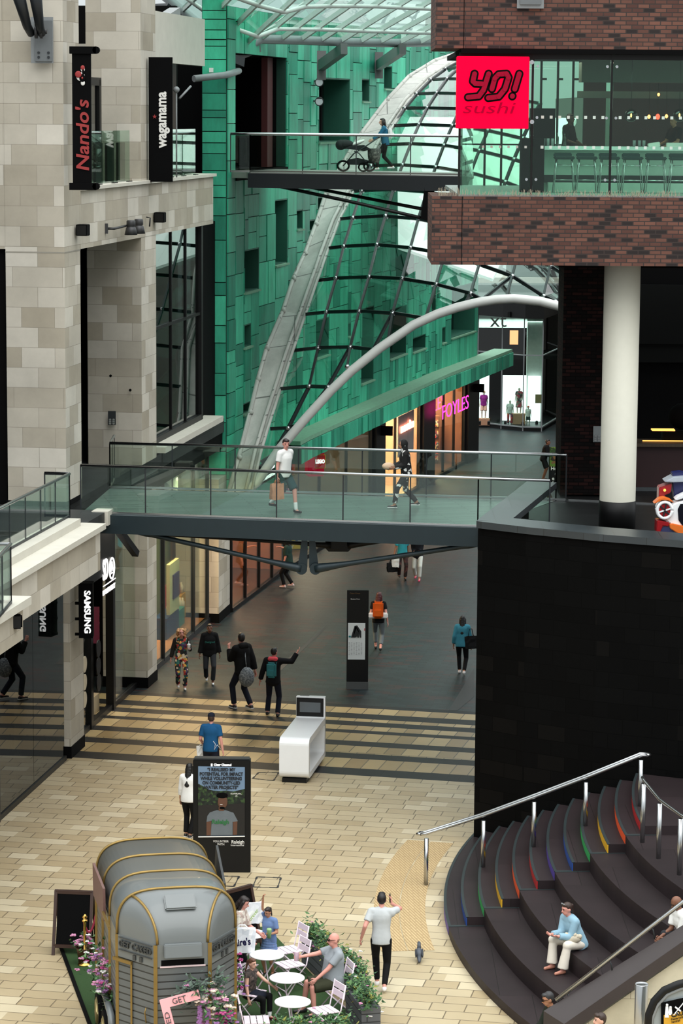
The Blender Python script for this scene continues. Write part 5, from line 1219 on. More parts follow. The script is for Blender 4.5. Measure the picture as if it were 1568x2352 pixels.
# ------------------------------------------------------------------ advertising screen
aq = V((-2.33, 52.87, 0)); YA = 52.87
ad = thing('advertising_screen', 'tall black advertising screen with a poster of a man in a grey shirt', 'advertising screen', aq)
za = AT(510, 1746, YA).z; xa0, xa1 = AT(443, 1900, YA).x, AT(575, 1900, YA).x; xm_ = (xa0 + xa1) / 2
MB().box((xm_, YA + .12, za / 2), (xa1 - xa0, .24, za)).build('cabinet', BLACK, ad, bevel=.012)
mb = MB(); mb.box((xm_, YA + .12, za + .012), (xa1 - xa0 - .05, .2, .03)); mb.build('top_cap', CHAR, ad)
def AP(px, py, k=.012): return AT(px, py, YA - k)
def apoly(mb, pts, k=.012, th=.004): mb.extr([AP(x, y, k) for x, y in pts], (0, th, 0)); return mb
PSKY = emat('poster_sky', (150, 178, 206), .06, (104, 124, 146))
apoly(MB(), [(455, 1760), (562, 1762), (562, 1920), (455, 1921)]).build('poster_sky', PSKY, ad)
rg = random.Random(9)
pf = floralmat('poster_foliage', [(16, 24, 14), (34, 52, 26), (22, 34, 20), (50, 72, 34), (12, 16, 12)], 22)
apoly(MB(), [(455, 1800), (470, 1808), (480, 1814), (490, 1816), (505, 1817), (520, 1816), (535, 1818), (550, 1815), (562, 1812), (562, 1919), (455, 1920)], .016).build('poster_foliage', pf, ad)
apoly(MB(), [(455, 1850), (562, 1845), (562, 1919), (455, 1920)], .019).build('poster_ground', mat('poster_dark', (26, 22, 18), .6, var=.4, scale=12), ad)
gsh = mat('poster_shirt', (104, 112, 118), .6, var=.15)
apoly(MB(), [(484, 1919), (486, 1885), (474, 1888), (476, 1874), (482, 1866), (497, 1861), (518, 1861), (536, 1867), (546, 1886), (534, 1888), (534, 1918)], .023).build('poster_shirt', gsh, ad)
apoly(MB(), [(474, 1888), (485, 1886), (484, 1919), (474, 1919)], .022).build('poster_arm', mat('poster_skin', (96, 62, 44), .6), ad)
apoly(MB(), [(535, 1888), (545, 1886), (544, 1917), (535, 1918)], .022).build('poster_arm', mat('poster_skin', ()), ad)
mb = MB(); mb.ball(AP(511, 1842, .026), (.1, .004, .14), 14); mb.box(AP(508, 1858, .026), (.1, .004, .08)); mb.build('poster_face', mat('poster_skin', ()), ad)
mb = MB(); mb.ball(AP(510, 1827, .03), (.115, .004, .06), 14); mb.build('poster_hair', NEARBLACK, ad); MB().ball(AP(510, 1856, .03), (.055, .004, .026), 12).build('poster_beard', NEARBLACK, ad)
mb = MB(); mb.box(AP(508, 1848, .034), (.05, .003, .012)); mb.build('poster_smile', WPAINT, ad)
txt('Raleigh', .12, mat('poster_green', (40, 110, 60), .6), AP(506, 1888, .028), (1, 0, 0), UPZ, ad, bold=.004, ext=.002, name='shirt_lettering')
PT = mat('poster_text', (18, 22, 30), .6)
for i, s_ in enumerate(('\u201cI REALISED MY', 'POTENTIAL FOR IMPACT', 'WHILE VOLUNTEERING', 'ON COMMUNITY-LED', 'WATER PROJECTS\u201d')):
    txt(s_, .093, PT, AP(508, 1768 + i * 10.2, .022), (1, 0, 0), UPZ, ad, bold=.004, ext=.002, name='poster_quote', width=(.56, .86, .82, .75, .68)[i])
txt('KAMRAN,\n19', .05, WPAINT, AP(542, 1826, .024), (1, 0, 0), UPZ, ad, ext=.002, name='poster_credit')
txt('Clear Channel', .06, WTXT, AP(511, 1757, .012), (1, 0, 0), UPZ, ad, bold=.003, ext=.002, name='owner_lettering')
mb = MB(); apoly(mb, [(484, 1754), (488, 1754), (488, 1760), (484, 1760)]); mb.build('owner_mark', WTXT, ad)
mb = MB(); apoly(mb, [(455, 1921), (562, 1920), (562, 1922.5), (455, 1923.5)], .02); mb.build('poster_rule', WPAINT, ad)
txt('VOLUNTEER\nWITH', .062, WPAINT, AP(507, 1936, .012), (1, 0, 0), UPZ, ad, ext=.002, width=.31, name='call_text')
txt('Raleigh', .1, WPAINT, AP(546, 1934, .012), (1, 0, 0), UPZ, ad, ext=.002, bold=.001, width=.25, name='charity_lettering')
txt('International', .05, WPAINT, AP(545, 1941.5, .012), (1, 0, 0), UPZ, ad, ext=.002, name='charity_second_line', width=.26)
# ------------------------------------------------------------------ white counter kiosk with screen
kx0, ky0 = -1.37, 60.3; ka = .155
KD = V((ka, 1, 0)).normalized(); KR = V((KD.y, -KD.x, 0)); KO = V((kx0, ky0, 0))
KL = 2.35; KW = .68; KH = .93
ki = thing('display_counter', 'glossy white counter loop with an upright black screen', 'counter', KO + KR * KW / 2)
def rrect(l0, l1, z0, z1, r, n=6):
    out = []
    for cx_, cz_, a0 in ((l0 + r, z0 + r, pi), (l1 - r, z0 + r, 1.5 * pi), (l1 - r, z1 - r, 0), (l0 + r, z1 - r, .5 * pi)):
        for i in range(n + 1): a = a0 + i * pi / 2 / n; out.append((cx_ + r * math.cos(a), cz_ + r * math.sin(a)))
    return out
ou, inn = rrect(0, KL, .1, .1 + KH, .16), rrect(.13, KL - .13, .22, KH - .04, .08)
K = lambda l, w, z: KO + KD * l + KR * w + UPZ * z
mb = MB()
for i in range(len(ou)):
    j = (i + 1) % len(ou); a, b, c, d = ou[i], ou[j], inn[j], inn[i]
    for w in (0, KW): mb.face([K(a[0], w, a[1]), K(b[0], w, b[1]), K(c[0], w, c[1]), K(d[0], w, d[1])])
    for p, q in ((a, b), (c, d)): mb.face([K(p[0], 0, p[1]), K(q[0], 0, q[1]), K(q[0], KW, q[1]), K(p[0], KW, p[1])])
mb.build('loop', WHITE, ki)
mb = MB(); mb.hexa([K(.05, .06, 0), K(.05, KW - .06, 0), K(KL - .1, KW - .06, 0), K(KL - .1, .06, 0), K(.05, .06, .1), K(.05, KW - .06, .1), K(KL - .1, KW - .06, .1), K(KL - .1, .06, .1)]); mb.build('base', BLACK, ki)
zk = AT(712, 1596, KO.y + KL).z
mb = MB(); mb.hexa([K(KL - .12, 0, .1), K(KL - .12, KW, .1), K(KL + .02, KW, .1), K(KL + .02, 0, .1), K(KL - .12, 0, zk), K(KL - .12, KW, zk), K(KL + .02, KW, zk), K(KL + .02, 0, zk)]); mb.build('upright', WHITE, ki, bevel=.008)
mb = MB(); l = KL - .125; mb.hexa([K(l - .01, .01, KH + .13), K(l - .01, KW - .03, KH + .13), K(l, KW - .03, KH + .13), K(l, .01, KH + .13), K(l - .01, .01, zk - .03), K(l - .01, KW - .03, zk - .03), K(l, KW - .03, zk - .03), K(l, .01, zk - .03)]); mb.build('screen_bezel', BLACK, ki)
mb = MB(); l = KL - .137; zc_ = KH + .13; mb.hexa([K(l - .006, .09, zc_ + .1), K(l - .006, KW - .1, zc_ + .1), K(l, KW - .1, zc_ + .1), K(l, .09, zc_ + .1), K(l - .006, .09, zk - .13), K(l - .006, KW - .1, zk - .13), K(l, KW - .1, zk - .13), K(l, .09, zk - .13)]); mb.build('screen', mat('grey_screen', (86, 92, 96), .25, var=.03), ki)
mb = MB(); mb.hexa([K(KL - .09, .08, zk), K(KL - .09, .3, zk), K(KL - .03, .3, zk), K(KL - .03, .08, zk), K(KL - .09, .08, zk + .008), K(KL - .09, .3, zk + .008), K(KL - .03, .3, zk + .008), K(KL - .03, .08, zk + .008)]); mb.build('top_vent', GREYST, ki)
# ------------------------------------------------------------------ info board at the street's right
q = G(1262, 1128); ib = thing('notice_board', 'black notice board with white text beside the dark brick pillar', 'notice board', q)
MB().box(q + V((.55, 0, .95)), (1.2, .08, 1.7)).build('panel', BLACK, ib); MB().box(q + V((.45, -.05, 1.4)), (.95, .02, .8)).build('picture', floralmat('salad_picture', [(30, 60, 20), (90, 120, 40), (120, 80, 50), (40, 30, 20)], 9), ib)
txt('Hundre\n   av\n e bi\n fere', .2, WPAINT, q + V((.02, -.06, .62)), (1, 0, 0), UPZ, ib, align='LEFT', bold=.004, name='lettering', ext=.003)
# ------------------------------------------------------------------ shop window goods: coloured plinths and bottles
def plinth(name, px0, px1, py0, py1, col, label, v=.75, cat='display plinth'):
    ua, ub_ = LU(px0, 1440, v)[0], LU(px1, 1440, v)[0]; za_, zb_ = LU((px0 + px1) / 2, py1, v)[1], LU((px0 + px1) / 2, py0, v)[1]
    return lb(name, mat(name + str(col[0]), col, .5), ua, ub_, v, v + .4, max(.17, za_ - .1), zb_, None, label=label, cat=cat)
plinth('display_plinth', 383, 411, 1410, 1452, (24, 60, 110), 'dark blue display block in the yellow shop window')
plinth('display_plinth', 411, 424, 1398, 1446, (40, 140, 130), 'teal display block in the yellow shop window', .8)
plinth('display_plinth', 416, 432, 1362, 1432, (232, 170, 30), 'tall yellow display block in the yellow shop window', 1.0)
plinth('display_stand', 404, 414, 1345, 1392, (190, 24, 30), 'red display stand in the yellow shop window', 1.1)
t = thing('picture_display', 'cream picture frame with purple panel in the yellow shop window', 'picture frame', L(11, .7, 2))
ua, ub_ = LU(382, 1350, .8)[0], LU(404, 1350, .8)[0]; z0_, z1_ = LU(392, 1405, .8)[1], LU(392, 1290, .8)[1]
lb('frame', mat('cream_frame', (226, 220, 170), .5), ua, ub_, .7, .8, z0_, z1_, t); lb('picture', mat('purple_panel', (70, 60, 110), .4), ua + .35, ub_ - .15, .66, .7, z0_ + .4, z1_ - .35, t)
for i, (px, py, v_) in enumerate(((387, 1409, .9), (398, 1409, .9), (406, 1409, .9), (413, 1397, .95), (419, 1397, .95), (407, 1344, 1.2), (416, 1361, 1.1), (424, 1361, 1.1))):
    u_, z_ = LU(px, py, v_); b = L(u_, v_, z_)
    one(lambda mb: mb.lathe(b, [(.07, 0), (.07, .2), (.03, .25), (.03, .31), (.012, .32)], 10), 'pump_bottle', mat('cream_bottle', (232, 216, 190), .4), label=('pale pump bottle, %s on the dark blue block' % ('left', 'middle', 'right')[i] if i < 3 else 'pale pump bottle, %s on the teal block' % ('left', 'right')[i - 3] if i < 5 else 'pale pump bottle on top of the red stand' if i == 5 else 'pale pump bottle, %s on the yellow block' % ('left', 'right')[i - 6]), cat='bottle', group='pump bottles in the shop window')
lb('yellow_tube', mat('neon_yellow', (170, 180, 40), .5), LU(207, 1560, .6)[0], LU(209, 1560, .6)[0], .6, .64, .4, 2.6, None, label='thin yellow upright behind the menswear glass', cat='upright')
lb('teal_drape', mat('teal_drape', (60, 170, 160), .6), LU(223, 1430, 2.2)[0], LU(232, 1430, 2.2)[0], 2.2, 2.3, 1.2, 3.4, None, label='turquoise panel hanging in the menswear shop', cat='drape')
lb('pink_drape', mat('pink_drape', (190, 90, 130), .7), LU(228, 1480, 1.6)[0], LU(240, 1480, 1.6)[0], 1.6, 1.8, .9, 1.9, None, label='pink garment hanging in the menswear shop', cat='garment')
# cafe shop: chairs, portrait poster; book tables
def ptw(P, u, v, z): return P(u, v, z)
for i in range(3):
    b = SHaP(SHaW * (.35 + .2 * i), -1.2 - .2 * i, .08); t = thing('cafe_chair', 'pale shell chair inside the warm cafe window, %s' % ('nearest the pillar', 'in the middle', 'furthest along')[i], 'chair', b, .8, 'shell chairs in the cafe')
    MB().ball(b + V((0, 0, .5)), (.26, .26, .08), 12).build('seat', PEACH, t); MB().ball(b + V((0, .2, .75)), (.25, .07, .28), 12).build('backrest', PEACH, t)
    for a in range(4): MB().tube([b + V((0, 0, .46)), b + V((.22 * math.cos(a * pi / 2 + .8), .22 * math.sin(a * pi / 2 + .8), 0))], .014, 6).build('leg', BLACK, t)
b = SHaP(SHaW * .12, -.25, 3.0); MB().ball(b, (.28, .05, .4), 16).build('oval_sign', NEARBLACK, label='dark oval sign hanging in the cafe window', cat='sign')
q = SHaP(SHaW * .93, .1, 2.4); MB().box(q, (.4, .05, .9), .2).build('poster', floralmat('pink_poster', [(220, 90, 150), (240, 180, 200), (90, 60, 110)], 5), label='pink poster at the far end of the cafe window', cat='poster')
bk = floralmat('book_spines', [(220, 70, 60), (240, 200, 120), (60, 110, 150), (230, 220, 200), (150, 60, 90), (40, 60, 50)], 14)
for i in range(3):
    u = SHdW * (.2 + .3 * i); q = SHdP(u, -1.6, 0); t = thing('bookcase', 'bookcase full of colourful books, %s in the bookshop window' % ('left', 'middle', 'right')[i], 'bookcase', q, 0, 'bookcases in the bookshop')
    MB().box(q + V((0, 0, 1.1)), (1.5, .4, 2.1), .3).build('case', WARMB, t)
    for k in range(4): MB().box(q + V((.05, -.18, .4 + k * .48)), (1.3, .16, .3), .3).build('books', bk, t)
b = SHbP(SHbW * .3, -.8, .1); MB().box(b + V((0, 0, .6)), (.9, .5, 1.2), .2).build('display_stand', floralmat('toy_boxes', [(200, 40, 40), (240, 200, 40), (40, 140, 90), (60, 80, 160), (230, 230, 220)], 5), label='stand of colourful toy boxes behind the dim window', cat='display stand')
b = SHcP(SHcW * .86, -.5, 2.2); MB().ball(b, (.16, .05, .7), 14).build('wall_ornament', DARKIN, label='dark leaf shaped ornament in the peach lit shop', cat='ornament')
# ------------------------------------------------------------------ horsebox trailer cafe
TRG = mat('trailer_grey', (102, 107, 108), .35, var=.06, scale=3, coat=.3)
TRP = brickmat('trailer_planks', (94, 98, 99), (88, 92, 93), (36, 38, 38), 40, .115, .012, rough=.4, spec=.5, stain=.1, bump=.5)
GOLD = mat('gold_trim', (146, 120, 66), .35, metal=.6, var=.15)
Bt, Ft = G(349, 1927, 2.8), G(405, 2040, 2.8)
ax = (Bt - Ft); ax.z = 0; LEN = ax.length; ax.normalize(); ar = V((ax.y, -ax.x, 0))      # ax: towards the back, ar: to the right
TO = V((Ft.x, Ft.y, 0))
def TP(x, y, z): return TO + ar * x + ax * y + UPZ * z                                     # y 0 at the front arch, LEN at the back
hb = thing('horsebox_trailer', 'grey vintage horsebox trailer with gold trim used as a cake stall', 'trailer', TO + ax * LEN / 2)
HWd = .94; ZS = 2.1; ZT = 2.8; ZB = .5
def archpt(s):
    """s in -1..1 across the roof: flat crown with rounded shoulders"""
    a = (s + 1) / 2 * pi; c_, s_ = math.cos(a), math.sin(a)
    x = -HWd * math.copysign(abs(c_) ** .55, c_); z = ZS + (ZT - ZS) * abs(s_) ** .6
    return x, z
NA = 24
prof = [archpt(-1 + 2 * i / NA) for i in range(NA + 1)]
mb = MB()
def loft(A, B):
    for i in range(len(A) - 1): mb.face([A[i], A[i + 1], B[i + 1], B[i]])
ys = [0, LEN]
loft([TP(x, 0, z) for x, z in prof], [TP(x, LEN, z) for x, z in prof])
mb.face([TP(x, LEN, z) for x, z in prof])
# nose: plan outline
ND = .7; CW_ = .43
def plan(s):
    if s < -.45: k = (s + 1) / .55; return lerp(-HWd, -CW_, k), lerp(0, -ND, k)
    if s > .45: k = (s - .45) / .55; return lerp(CW_, HWd, k), lerp(-ND, 0, k)
    return lerp(-CW_, CW_, (s + .45) / .9), -ND
NR = 10; rows = []
for r in range(NR + 1):
    th = pi / 2 * r / NR; row = []
    for i in range(NA + 1):
        s = -1 + 2 * i / NA; ax_, az = prof[i]; px_, py_ = plan(s)
        row.append(TP(ax_ + (px_ - ax_) * math.sin(th), py_ * math.sin(th), ZS + (az - ZS) * math.cos(th)))
    rows.append(row)
for a, b in zip(rows, rows[1:]): loft(a, b)
bmesh.ops.remove_doubles(mb.b, verts=mb.b.verts, dist=.002)
mb.build('roof', TRG, hb, smooth=True)
mb = MB(); out = [TP(*plan(s), ZS) for s in (-1, -.45, .45, 1)] + [TP(HWd, LEN, ZS), TP(-HWd, LEN, ZS)]
pl_ = [(p.x, p.y) for p in out]; mb.prism(pl_, ZB, ZS - .36); mb.build('planked_body', TRP, hb)
mb = MB(); k = 1.012; o2 = [TP(plan(s)[0] * k, plan(s)[1] * k, 0) for s in (-1, -.45, .45, 1)] + [TP(HWd * k, LEN * 1.004, 0), TP(-HWd * k, LEN * 1.004, 0)]
mb.prism([(p.x, p.y) for p in o2], ZS - .36, ZS); mb.build('waist_panel', TRG, hb)
# trims
mb = MB()
for y in (LEN, LEN * .66, LEN * .33, 0):
    mb.tube([TP(x * 1.012, y, z + .012) for x, z in prof], .026, 6)
    for sx in (-1, 1): mb.bar(TP(sx * (HWd + .012), y, ZB), TP(sx * (HWd + .012), y, ZS), .05, .03)
for s in (-.45, .45):
    i = round((s + 1) / 2 * NA); mb.tube([r[i] + UPZ * .008 for r in rows], .024, 6); x_, y_ = plan(s); mb.bar(TP(x_, y_ - .01, ZB), TP(x_, y_ - .01, ZS), .06, .03)
mb.build('gold_trim', GOLD, hb)
mb = MB()
c = rows[4]; i0 = NA // 2
q = rows[4][i0] + UPZ * .03; nrm = (rows[3][i0] - rows[5][i0]).normalized(); 
mb.box(q, (.5, .3, .05), M=(Matrix((ar, -nrm, ar.cross(-nrm))).transposed().to_4x4())); mb.build('roof_hatch', TRG, hb, bevel=.02)
mb = MB(); fx = TP(0, -ND - .03, 1.50); mb.hexa([TP(x, y, z) for x, y, z in ((-.3, -ND - .1, 1.9), (.3, -ND - .1, 1.9), (.3, -ND, 1.9), (-.3, -ND, 1.9), (-.3, -ND - .06, 2.1), (.3, -ND - .06, 2.1), (.3, -ND, 2.12), (-.3, -ND, 2.12))]); mb.build('vent_hood', TRG, hb, bevel=.012)
mb = MB(); mb.hexa([TP(x, y, z) for x, y, z in ((-.34, -ND - .016, 1.76), (.34, -ND - .016, 1.76), (.34, -ND, 1.76), (-.34, -ND, 1.76), (-.34, -ND - .016, 1.85), (.34, -ND - .016, 1.85), (.34, -ND, 1.85), (-.34, -ND, 1.85))]); mb.build('slot_window', DARKIN, hb)
mb = MB(); mb.hexa([TP(x, y, z) for x, y, z in ((-.36, -ND - .024, 1.73), (.36, -ND - .024, 1.73), (.36, -ND, 1.73), (-.36, -ND, 1.73), (-.36, -ND - .024, 1.755), (.36, -ND - .024, 1.755), (.36, -ND, 1.755), (-.36, -ND, 1.755))]); mb.build('slot_sill', mat('pale_pink', (214, 190, 192), .5), hb)
# lettering on the nose facets
LET = mat('trailer_letter', (58, 60, 60), .5)
dl = (TP(-CW_, -ND, 0) - TP(-HWd, 0, 0)).normalized(); dr_ = (TP(HWd, 0, 0) - TP(CW_, -ND, 0)).normalized()
ml = (TP(-CW_, -ND, 0) + TP(-HWd, 0, 0)) / 2; mr = (TP(CW_, -ND, 0) + TP(HWd, 0, 0)) / 2
for m_, d_ in ((ml, dl), (mr, dr_)):
    n_ = d_.cross(UPZ).normalized()
    txt('GET CAKED', .15, LET, m_ + UPZ * 1.97 + n_ * .03, d_, UPZ, hb, bold=.002, width=.74, name='lettering', ext=.012)
    for z in (2.07, 1.87): MB().bar(m_ + d_ * -.38 + n_ * .03 + UPZ * z, m_ + d_ * .38 + n_ * .03 + UPZ * z, .02, .012).build('rule', LET, hb)
    for k in (-.03, .12): MB().box(m_ + d_ * k + UPZ * 1.80 + n_ * .02, (.06, .02, .08), math.atan2(d_.y, d_.x)).build('small_symbol', LET, hb)
# front left door with its frame and handles
mb = MB(); n_ = dl.cross(UPZ).normalized()
mb.bar(ml + dl * -.1 + n_ * .02 + UPZ * ZB, ml + dl * -.1 + n_ * .02 + UPZ * 1.68, .03, .03); mb.bar(ml + dl * -.5 + n_ * .03 + UPZ * 1.70, ml + dl * -.08 + n_ * .03 + UPZ * 1.70, .05, .04, upv=n_); mb.build('door_frame', GOLD, hb)
mb = MB(); mb.tube([ml + dl * .25 + n_ * .03 + UPZ * 1.05, ml + dl * .25 + n_ * .06 + UPZ * .98, ml + dl * .25 + n_ * .03 + UPZ * .8], .012, 6); mb.build('door_handle', GOLD, hb)
# side flaps, wheels
mb = MB(); mb.hexa([TP(x, y, z) for x, y, z in ((-1.03, LEN * .4, 1.95), (-1.03, LEN * .92, 1.95), (-.99, LEN * .92, 1.95), (-.99, LEN * .4, 1.95), (-1.04, LEN * .4, 2.5), (-1.04, LEN * .92, 2.5), (-1.0, LEN * .92, 2.5), (-1.0, LEN * .4, 2.5))]); mb.build('serving_flap', mat('dusty_pink', (112, 82, 76), .5), hb)
mb = MB(); mb.hexa([TP(x, y, z) for x, y, z in ((.99, LEN * .5, 1.95), (1.03, LEN * .5, 1.95), (1.07, LEN * .95, 1.95), (1.03, LEN * .95, 1.95), (.99, LEN * .5, 2.4), (1.03, LEN * .5, 2.4), (1.11, LEN * .95, 2.68), (1.07, LEN * .95, 2.68))]); mb.build('serving_flap', mat('flap_grey', (40, 42, 44), .5), hb)
for sx in (-1, 1):
    for y in (LEN * .18, LEN * .5):
        c = TP(sx * 1.02, y, .33); a = ar * sx
        MB().cyl(c - a * .1, c + a * .1, .33, 22).build('tyre', NEARBLACK, hb); MB().tube([c + a * .1, c + a * .115, c + a * .09], [.24, .2, .08], 18).build('wheel_rim', mat('pale_gold', (206, 186, 130), .3, metal=.5), hb)
    MB().tube([TP(sx * 1.02, LEN * .18 - .42, .45), TP(sx * 1.02, LEN * .18 - .3, .66), TP(sx * 1.02, LEN * .34, .74), TP(sx * 1.02, LEN * .5 + .3, .66), TP(sx * 1.02, LEN * .5 + .42, .45)], .06, 8).build('mudguard', TRG, hb)
# lintel gallery rail on the left corner
mb = MB(); mb.bar(TP(-1.04, LEN * .1, 2.1), TP(-1.04, LEN * .4, 2.1), .04, .04); mb.bar(TP(-1.04, LEN * .1, 1.9), TP(-1.04, LEN * .1, 2.12), .03, .03); mb.build('flap_stay', GOLD, hb)
# ------------------------------------------------------------------ carpet
GC = mat('artificial_turf', (44, 76, 30), .95, var=.25, scale=60, bump=.5)
cp = [G(135, 2165), G(612, 2130), G(868, 2400), G(230, 2420)]
mb = MB(); mb.hexa([q for q in cp[::-1]] + [q + UPZ * .02 for q in cp[::-1]]); mb.build('turf_mat', GC, label='green artificial turf mat under the horsebox and cafe tables', cat='mat')
mb = MB(); mb.bar(cp[0] + UPZ * .02, cp[3] + UPZ * .02, .06, .04); mb.build('mat_edging', NEARBLACK, label='black edging strip along the left side of the turf mat', cat='edging')
# ------------------------------------------------------------------ flowers
LEAFM = floralmat('leaf_mix', [(48, 84, 42), (70, 110, 60), (34, 62, 36), (96, 132, 84), (56, 92, 62)], 12)
def blossoms(t, name, centres, spread, n, m, r, seed, rnd_z=1.0):
    rr = random.Random(seed); mb = MB()
    for c in centres:
        for i in range(n):
            p = c + V((rr.gauss(0, spread), rr.gauss(0, spread), rr.gauss(0, spread * rnd_z))); s = r * rr.uniform(.7, 1.2); a0 = rr.uniform(0, 6)
            for k in range(5):
                a = a0 + k * 1.257; mb.ball(p + V((math.cos(a) * s * .6, math.sin(a) * s * .6, rr.uniform(-.2, .2) * s)), (s * .5, s * .5, s * .28), 6)
            mb.ball(p + UPZ * s * .12, s * .22, 5)
    return mb.build(name, m, t)
def leaves(t, centres, spread, n, size, seed, m=None, name='foliage', rz=1.0):
    rr = random.Random(seed); mb = MB()
    for c in centres:
        for i in range(n):
            p = c + V((rr.gauss(0, spread), rr.gauss(0, spread), rr.gauss(0, spread * rz))); s = size * rr.uniform(.6, 1.3)
            u = V((rr.uniform(-1, 1), rr.uniform(-1, 1), rr.uniform(-.6, .6))).normalized(); w = u.cross(V((rr.uniform(-.4, .4), rr.uniform(-.4, .4), 1))).normalized()
            h = u.cross(w) * s * .18
            a, b, c2, d = p - u * s, p + w * s * .45 + h, p + u * s, p - w * s * .45 + h
            mb.face([a, b, p]); mb.face([b, c2, p]); mb.face([c2, d, p]); mb.face([d, a, p])
    return mb.build(name, m or LEAFM, t, uv=False)
PINK = cl_ = mat('pink_blossom', (206, 140, 176), .7, var=.15, scale=30); LILAC = mat('lilac_blossom', (160, 110, 170), .7, var=.15, scale=30); CREAMB = mat('cream_blossom', (226, 206, 190), .7, var=.1, scale=30); WHB = mat('white_blossom', (232, 228, 226), .7); MAG = mat('magenta_blossom', (180, 70, 130), .7, var=.15)
def bouquet(name, label, cs, spread, kinds, seed, nleaf=26, group=None):
    t = thing(name, label, 'flowers', cs[0], 0, group)
    leaves(t, cs, spread * 1.25, nleaf, .06, seed)
    for i, (nm, m, n, r) in enumerate(kinds): blossoms(t, nm, cs, spread, n, m, r, seed + 5 + i)
    return t
pz = G(195, 2215)
pot = thing('flower_pot', 'bronze pot of pink and white flowers on the turf mat', 'flower pot', pz)
MB().lathe(pz, [(.11, .02), (.15, .3), (.155, .32), (.13, .3)], 18).build('pot', mat('bronze_pot', (84, 60, 40), .4, metal=.5), pot)
leaves(pot, [pz + UPZ * .38], .11, 50, .06, 3); blossoms(pot, 'pink_blossom', [pz + V((-.1, 0, .42)), pz + V((.02, .05, .44))], .06, 9, PINK, .05, 4); blossoms(pot, 'white_blossom', [pz + V((.12, -.04, .4))], .07, 9, WHB, .05, 6)
bouquet('flower_garland', 'pink and lilac flower garland hanging over the left wheels of the horsebox', [AT(222, 2203, TP(-1.1, LEN * .6, 0).y), AT(240, 2232, TP(-1.1, LEN * .45, 0).y), AT(246, 2262, TP(-1.1, LEN * .3, 0).y)], .12, (('pink_blossom', PINK, 9, .05), ('lilac_blossom', LILAC, 7, .04), ('white_blossom', WHB, 5, .045), ('magenta_blossom', MAG, 4, .05)), 21, 40)
t = thing('ivy_trail', 'trailing green ivy hanging below the garland at the left wheel', 'ivy', TP(-1.15, LEN * .3, .7)); leaves(t, [AT(254, 2280 + 13 * i, TP(-1.12, LEN * .3, 0).y) for i in range(7)], .08, 40, .045, 31, mat('ivy_green', (44, 66, 34), .6, var=.3, scale=20), rz=.6)
fc = [AT(470, 2285, 41.1), AT(503, 2288, 41.2), AT(498, 2322, 41.1)]
t = bouquet('flower_garland', 'big garland of cream, pink and lilac flowers on the front right of the horsebox', fc, .11, (('cream_blossom', CREAMB, 8, .06), ('pink_blossom', PINK, 8, .055), ('white_blossom', WHB, 3, .05)), 41, 50)
leaves(t, [AT(440, 2280, 41.1), AT(455, 2265, 41.1), AT(425, 2290, 41.1), AT(500, 2252, 41.2)], .08, 60, .06, 44, mat('eucalyptus', (86, 104, 92), .7, var=.3, scale=20), name='eucalyptus')
for i, px in enumerate((458, 478, 516)):
    rr = random.Random(i); mb = MB()
    for k in range(40): q = AT(px + rr.uniform(-5, 5), 2310 + k * 1.1 + i * 4, 41.05); mb.ball(q, .022, 6)
    mb.build('wisteria_strand', LILAC, t)
t = bouquet('flower_garland', 'small lilac garland on the right side of the horsebox by the tables', [AT(541, 2215, 42.9), AT(540, 2240, 42.8), AT(546, 2262, 42.7)], .06, (('lilac_blossom', LILAC, 9, .035), ('magenta_blossom', MAG, 5, .04)), 51, 16)
bouquet('flower_garland', 'pink flower cluster low on the right at the frame edge', [AT(510, 2340, 41.0), AT(520, 2350, 41.0)], .08, (('pink_blossom', MAG, 8, .05), ('lilac_blossom', LILAC, 6, .04)), 61, 20)
# pink selfie frame
fr_ = thing('photo_frame', 'pink photo frame board with serif lettering leaning on the horsebox', 'photo frame', AT(400, 2352, 40.8))
FPK = mat('frame_pink', (232, 160, 164), .6, var=.03)
ca_, cb_, cc_ = AT(366, 2298, 40.9), AT(425, 2282, 40.95), AT(392, 2400, 40.75)
xd, yd = (cb_ - ca_).normalized(), (ca_ - cc_).normalized()
mb = MB(); mb.extr([ca_, ca_ - yd * 1.2, ca_ - yd * 1.2 + xd * .13, ca_ - yd * .14 + xd * .13, ca_ - yd * .14 + xd * .62, ca_ + xd * .62], (0, .03, 0)); mb.build('board', FPK, fr_)
txt('GET', .13, LET, ca_ + xd * .3 - yd * .07 + V((0, -.01, 0)), xd, yd, fr_, ext=.004, width=.22, name='lettering')
txt('CAKED', .11, LET, ca_ - yd * .45 + xd * .065 + V((0, -.01, 0)), yd, -xd, fr_, ext=.004, width=.5, name='lettering')
# ------------------------------------------------------------------ chalk boards, rope barrier
WD = mat('dark_wood', (58, 34, 26), .5, var=.2)
def aboard(q, w, h, rz, label):
    t = thing('chalkboard', label, 'chalkboard', q, rz); Rz = Matrix.Rotation(rz, 3, 'Z')
    for sgn in (-1, 1):
        P = lambda x, z: q + Rz @ V((x, sgn * (.32 - z * .27), z))
        MB().hexa([P(-w / 2 + .04, .14), P(w / 2 - .04, .14), P(w / 2 - .04, .14) + V((0, .02, 0)), P(-w / 2 + .04, .14) + V((0, .02, 0)), P(-w / 2 + .04, h - .05), P(w / 2 - .04, h - .05), P(w / 2 - .04, h - .05) + V((0, .02, 0)), P(-w / 2 + .04, h - .05) + V((0, .02, 0))]).build('board', NEARBLACK, t)
        mb = MB()
        for x in (-w / 2, w / 2): mb.bar(P(x, 0), P(x, h), .055, .03)
        mb.bar(P(-w / 2, h - .03), P(w / 2, h - .03), .03, .06); mb.bar(P(-w / 2, .16), P(w / 2, .16), .03, .06); mb.build('frame', WD, t)
    return t
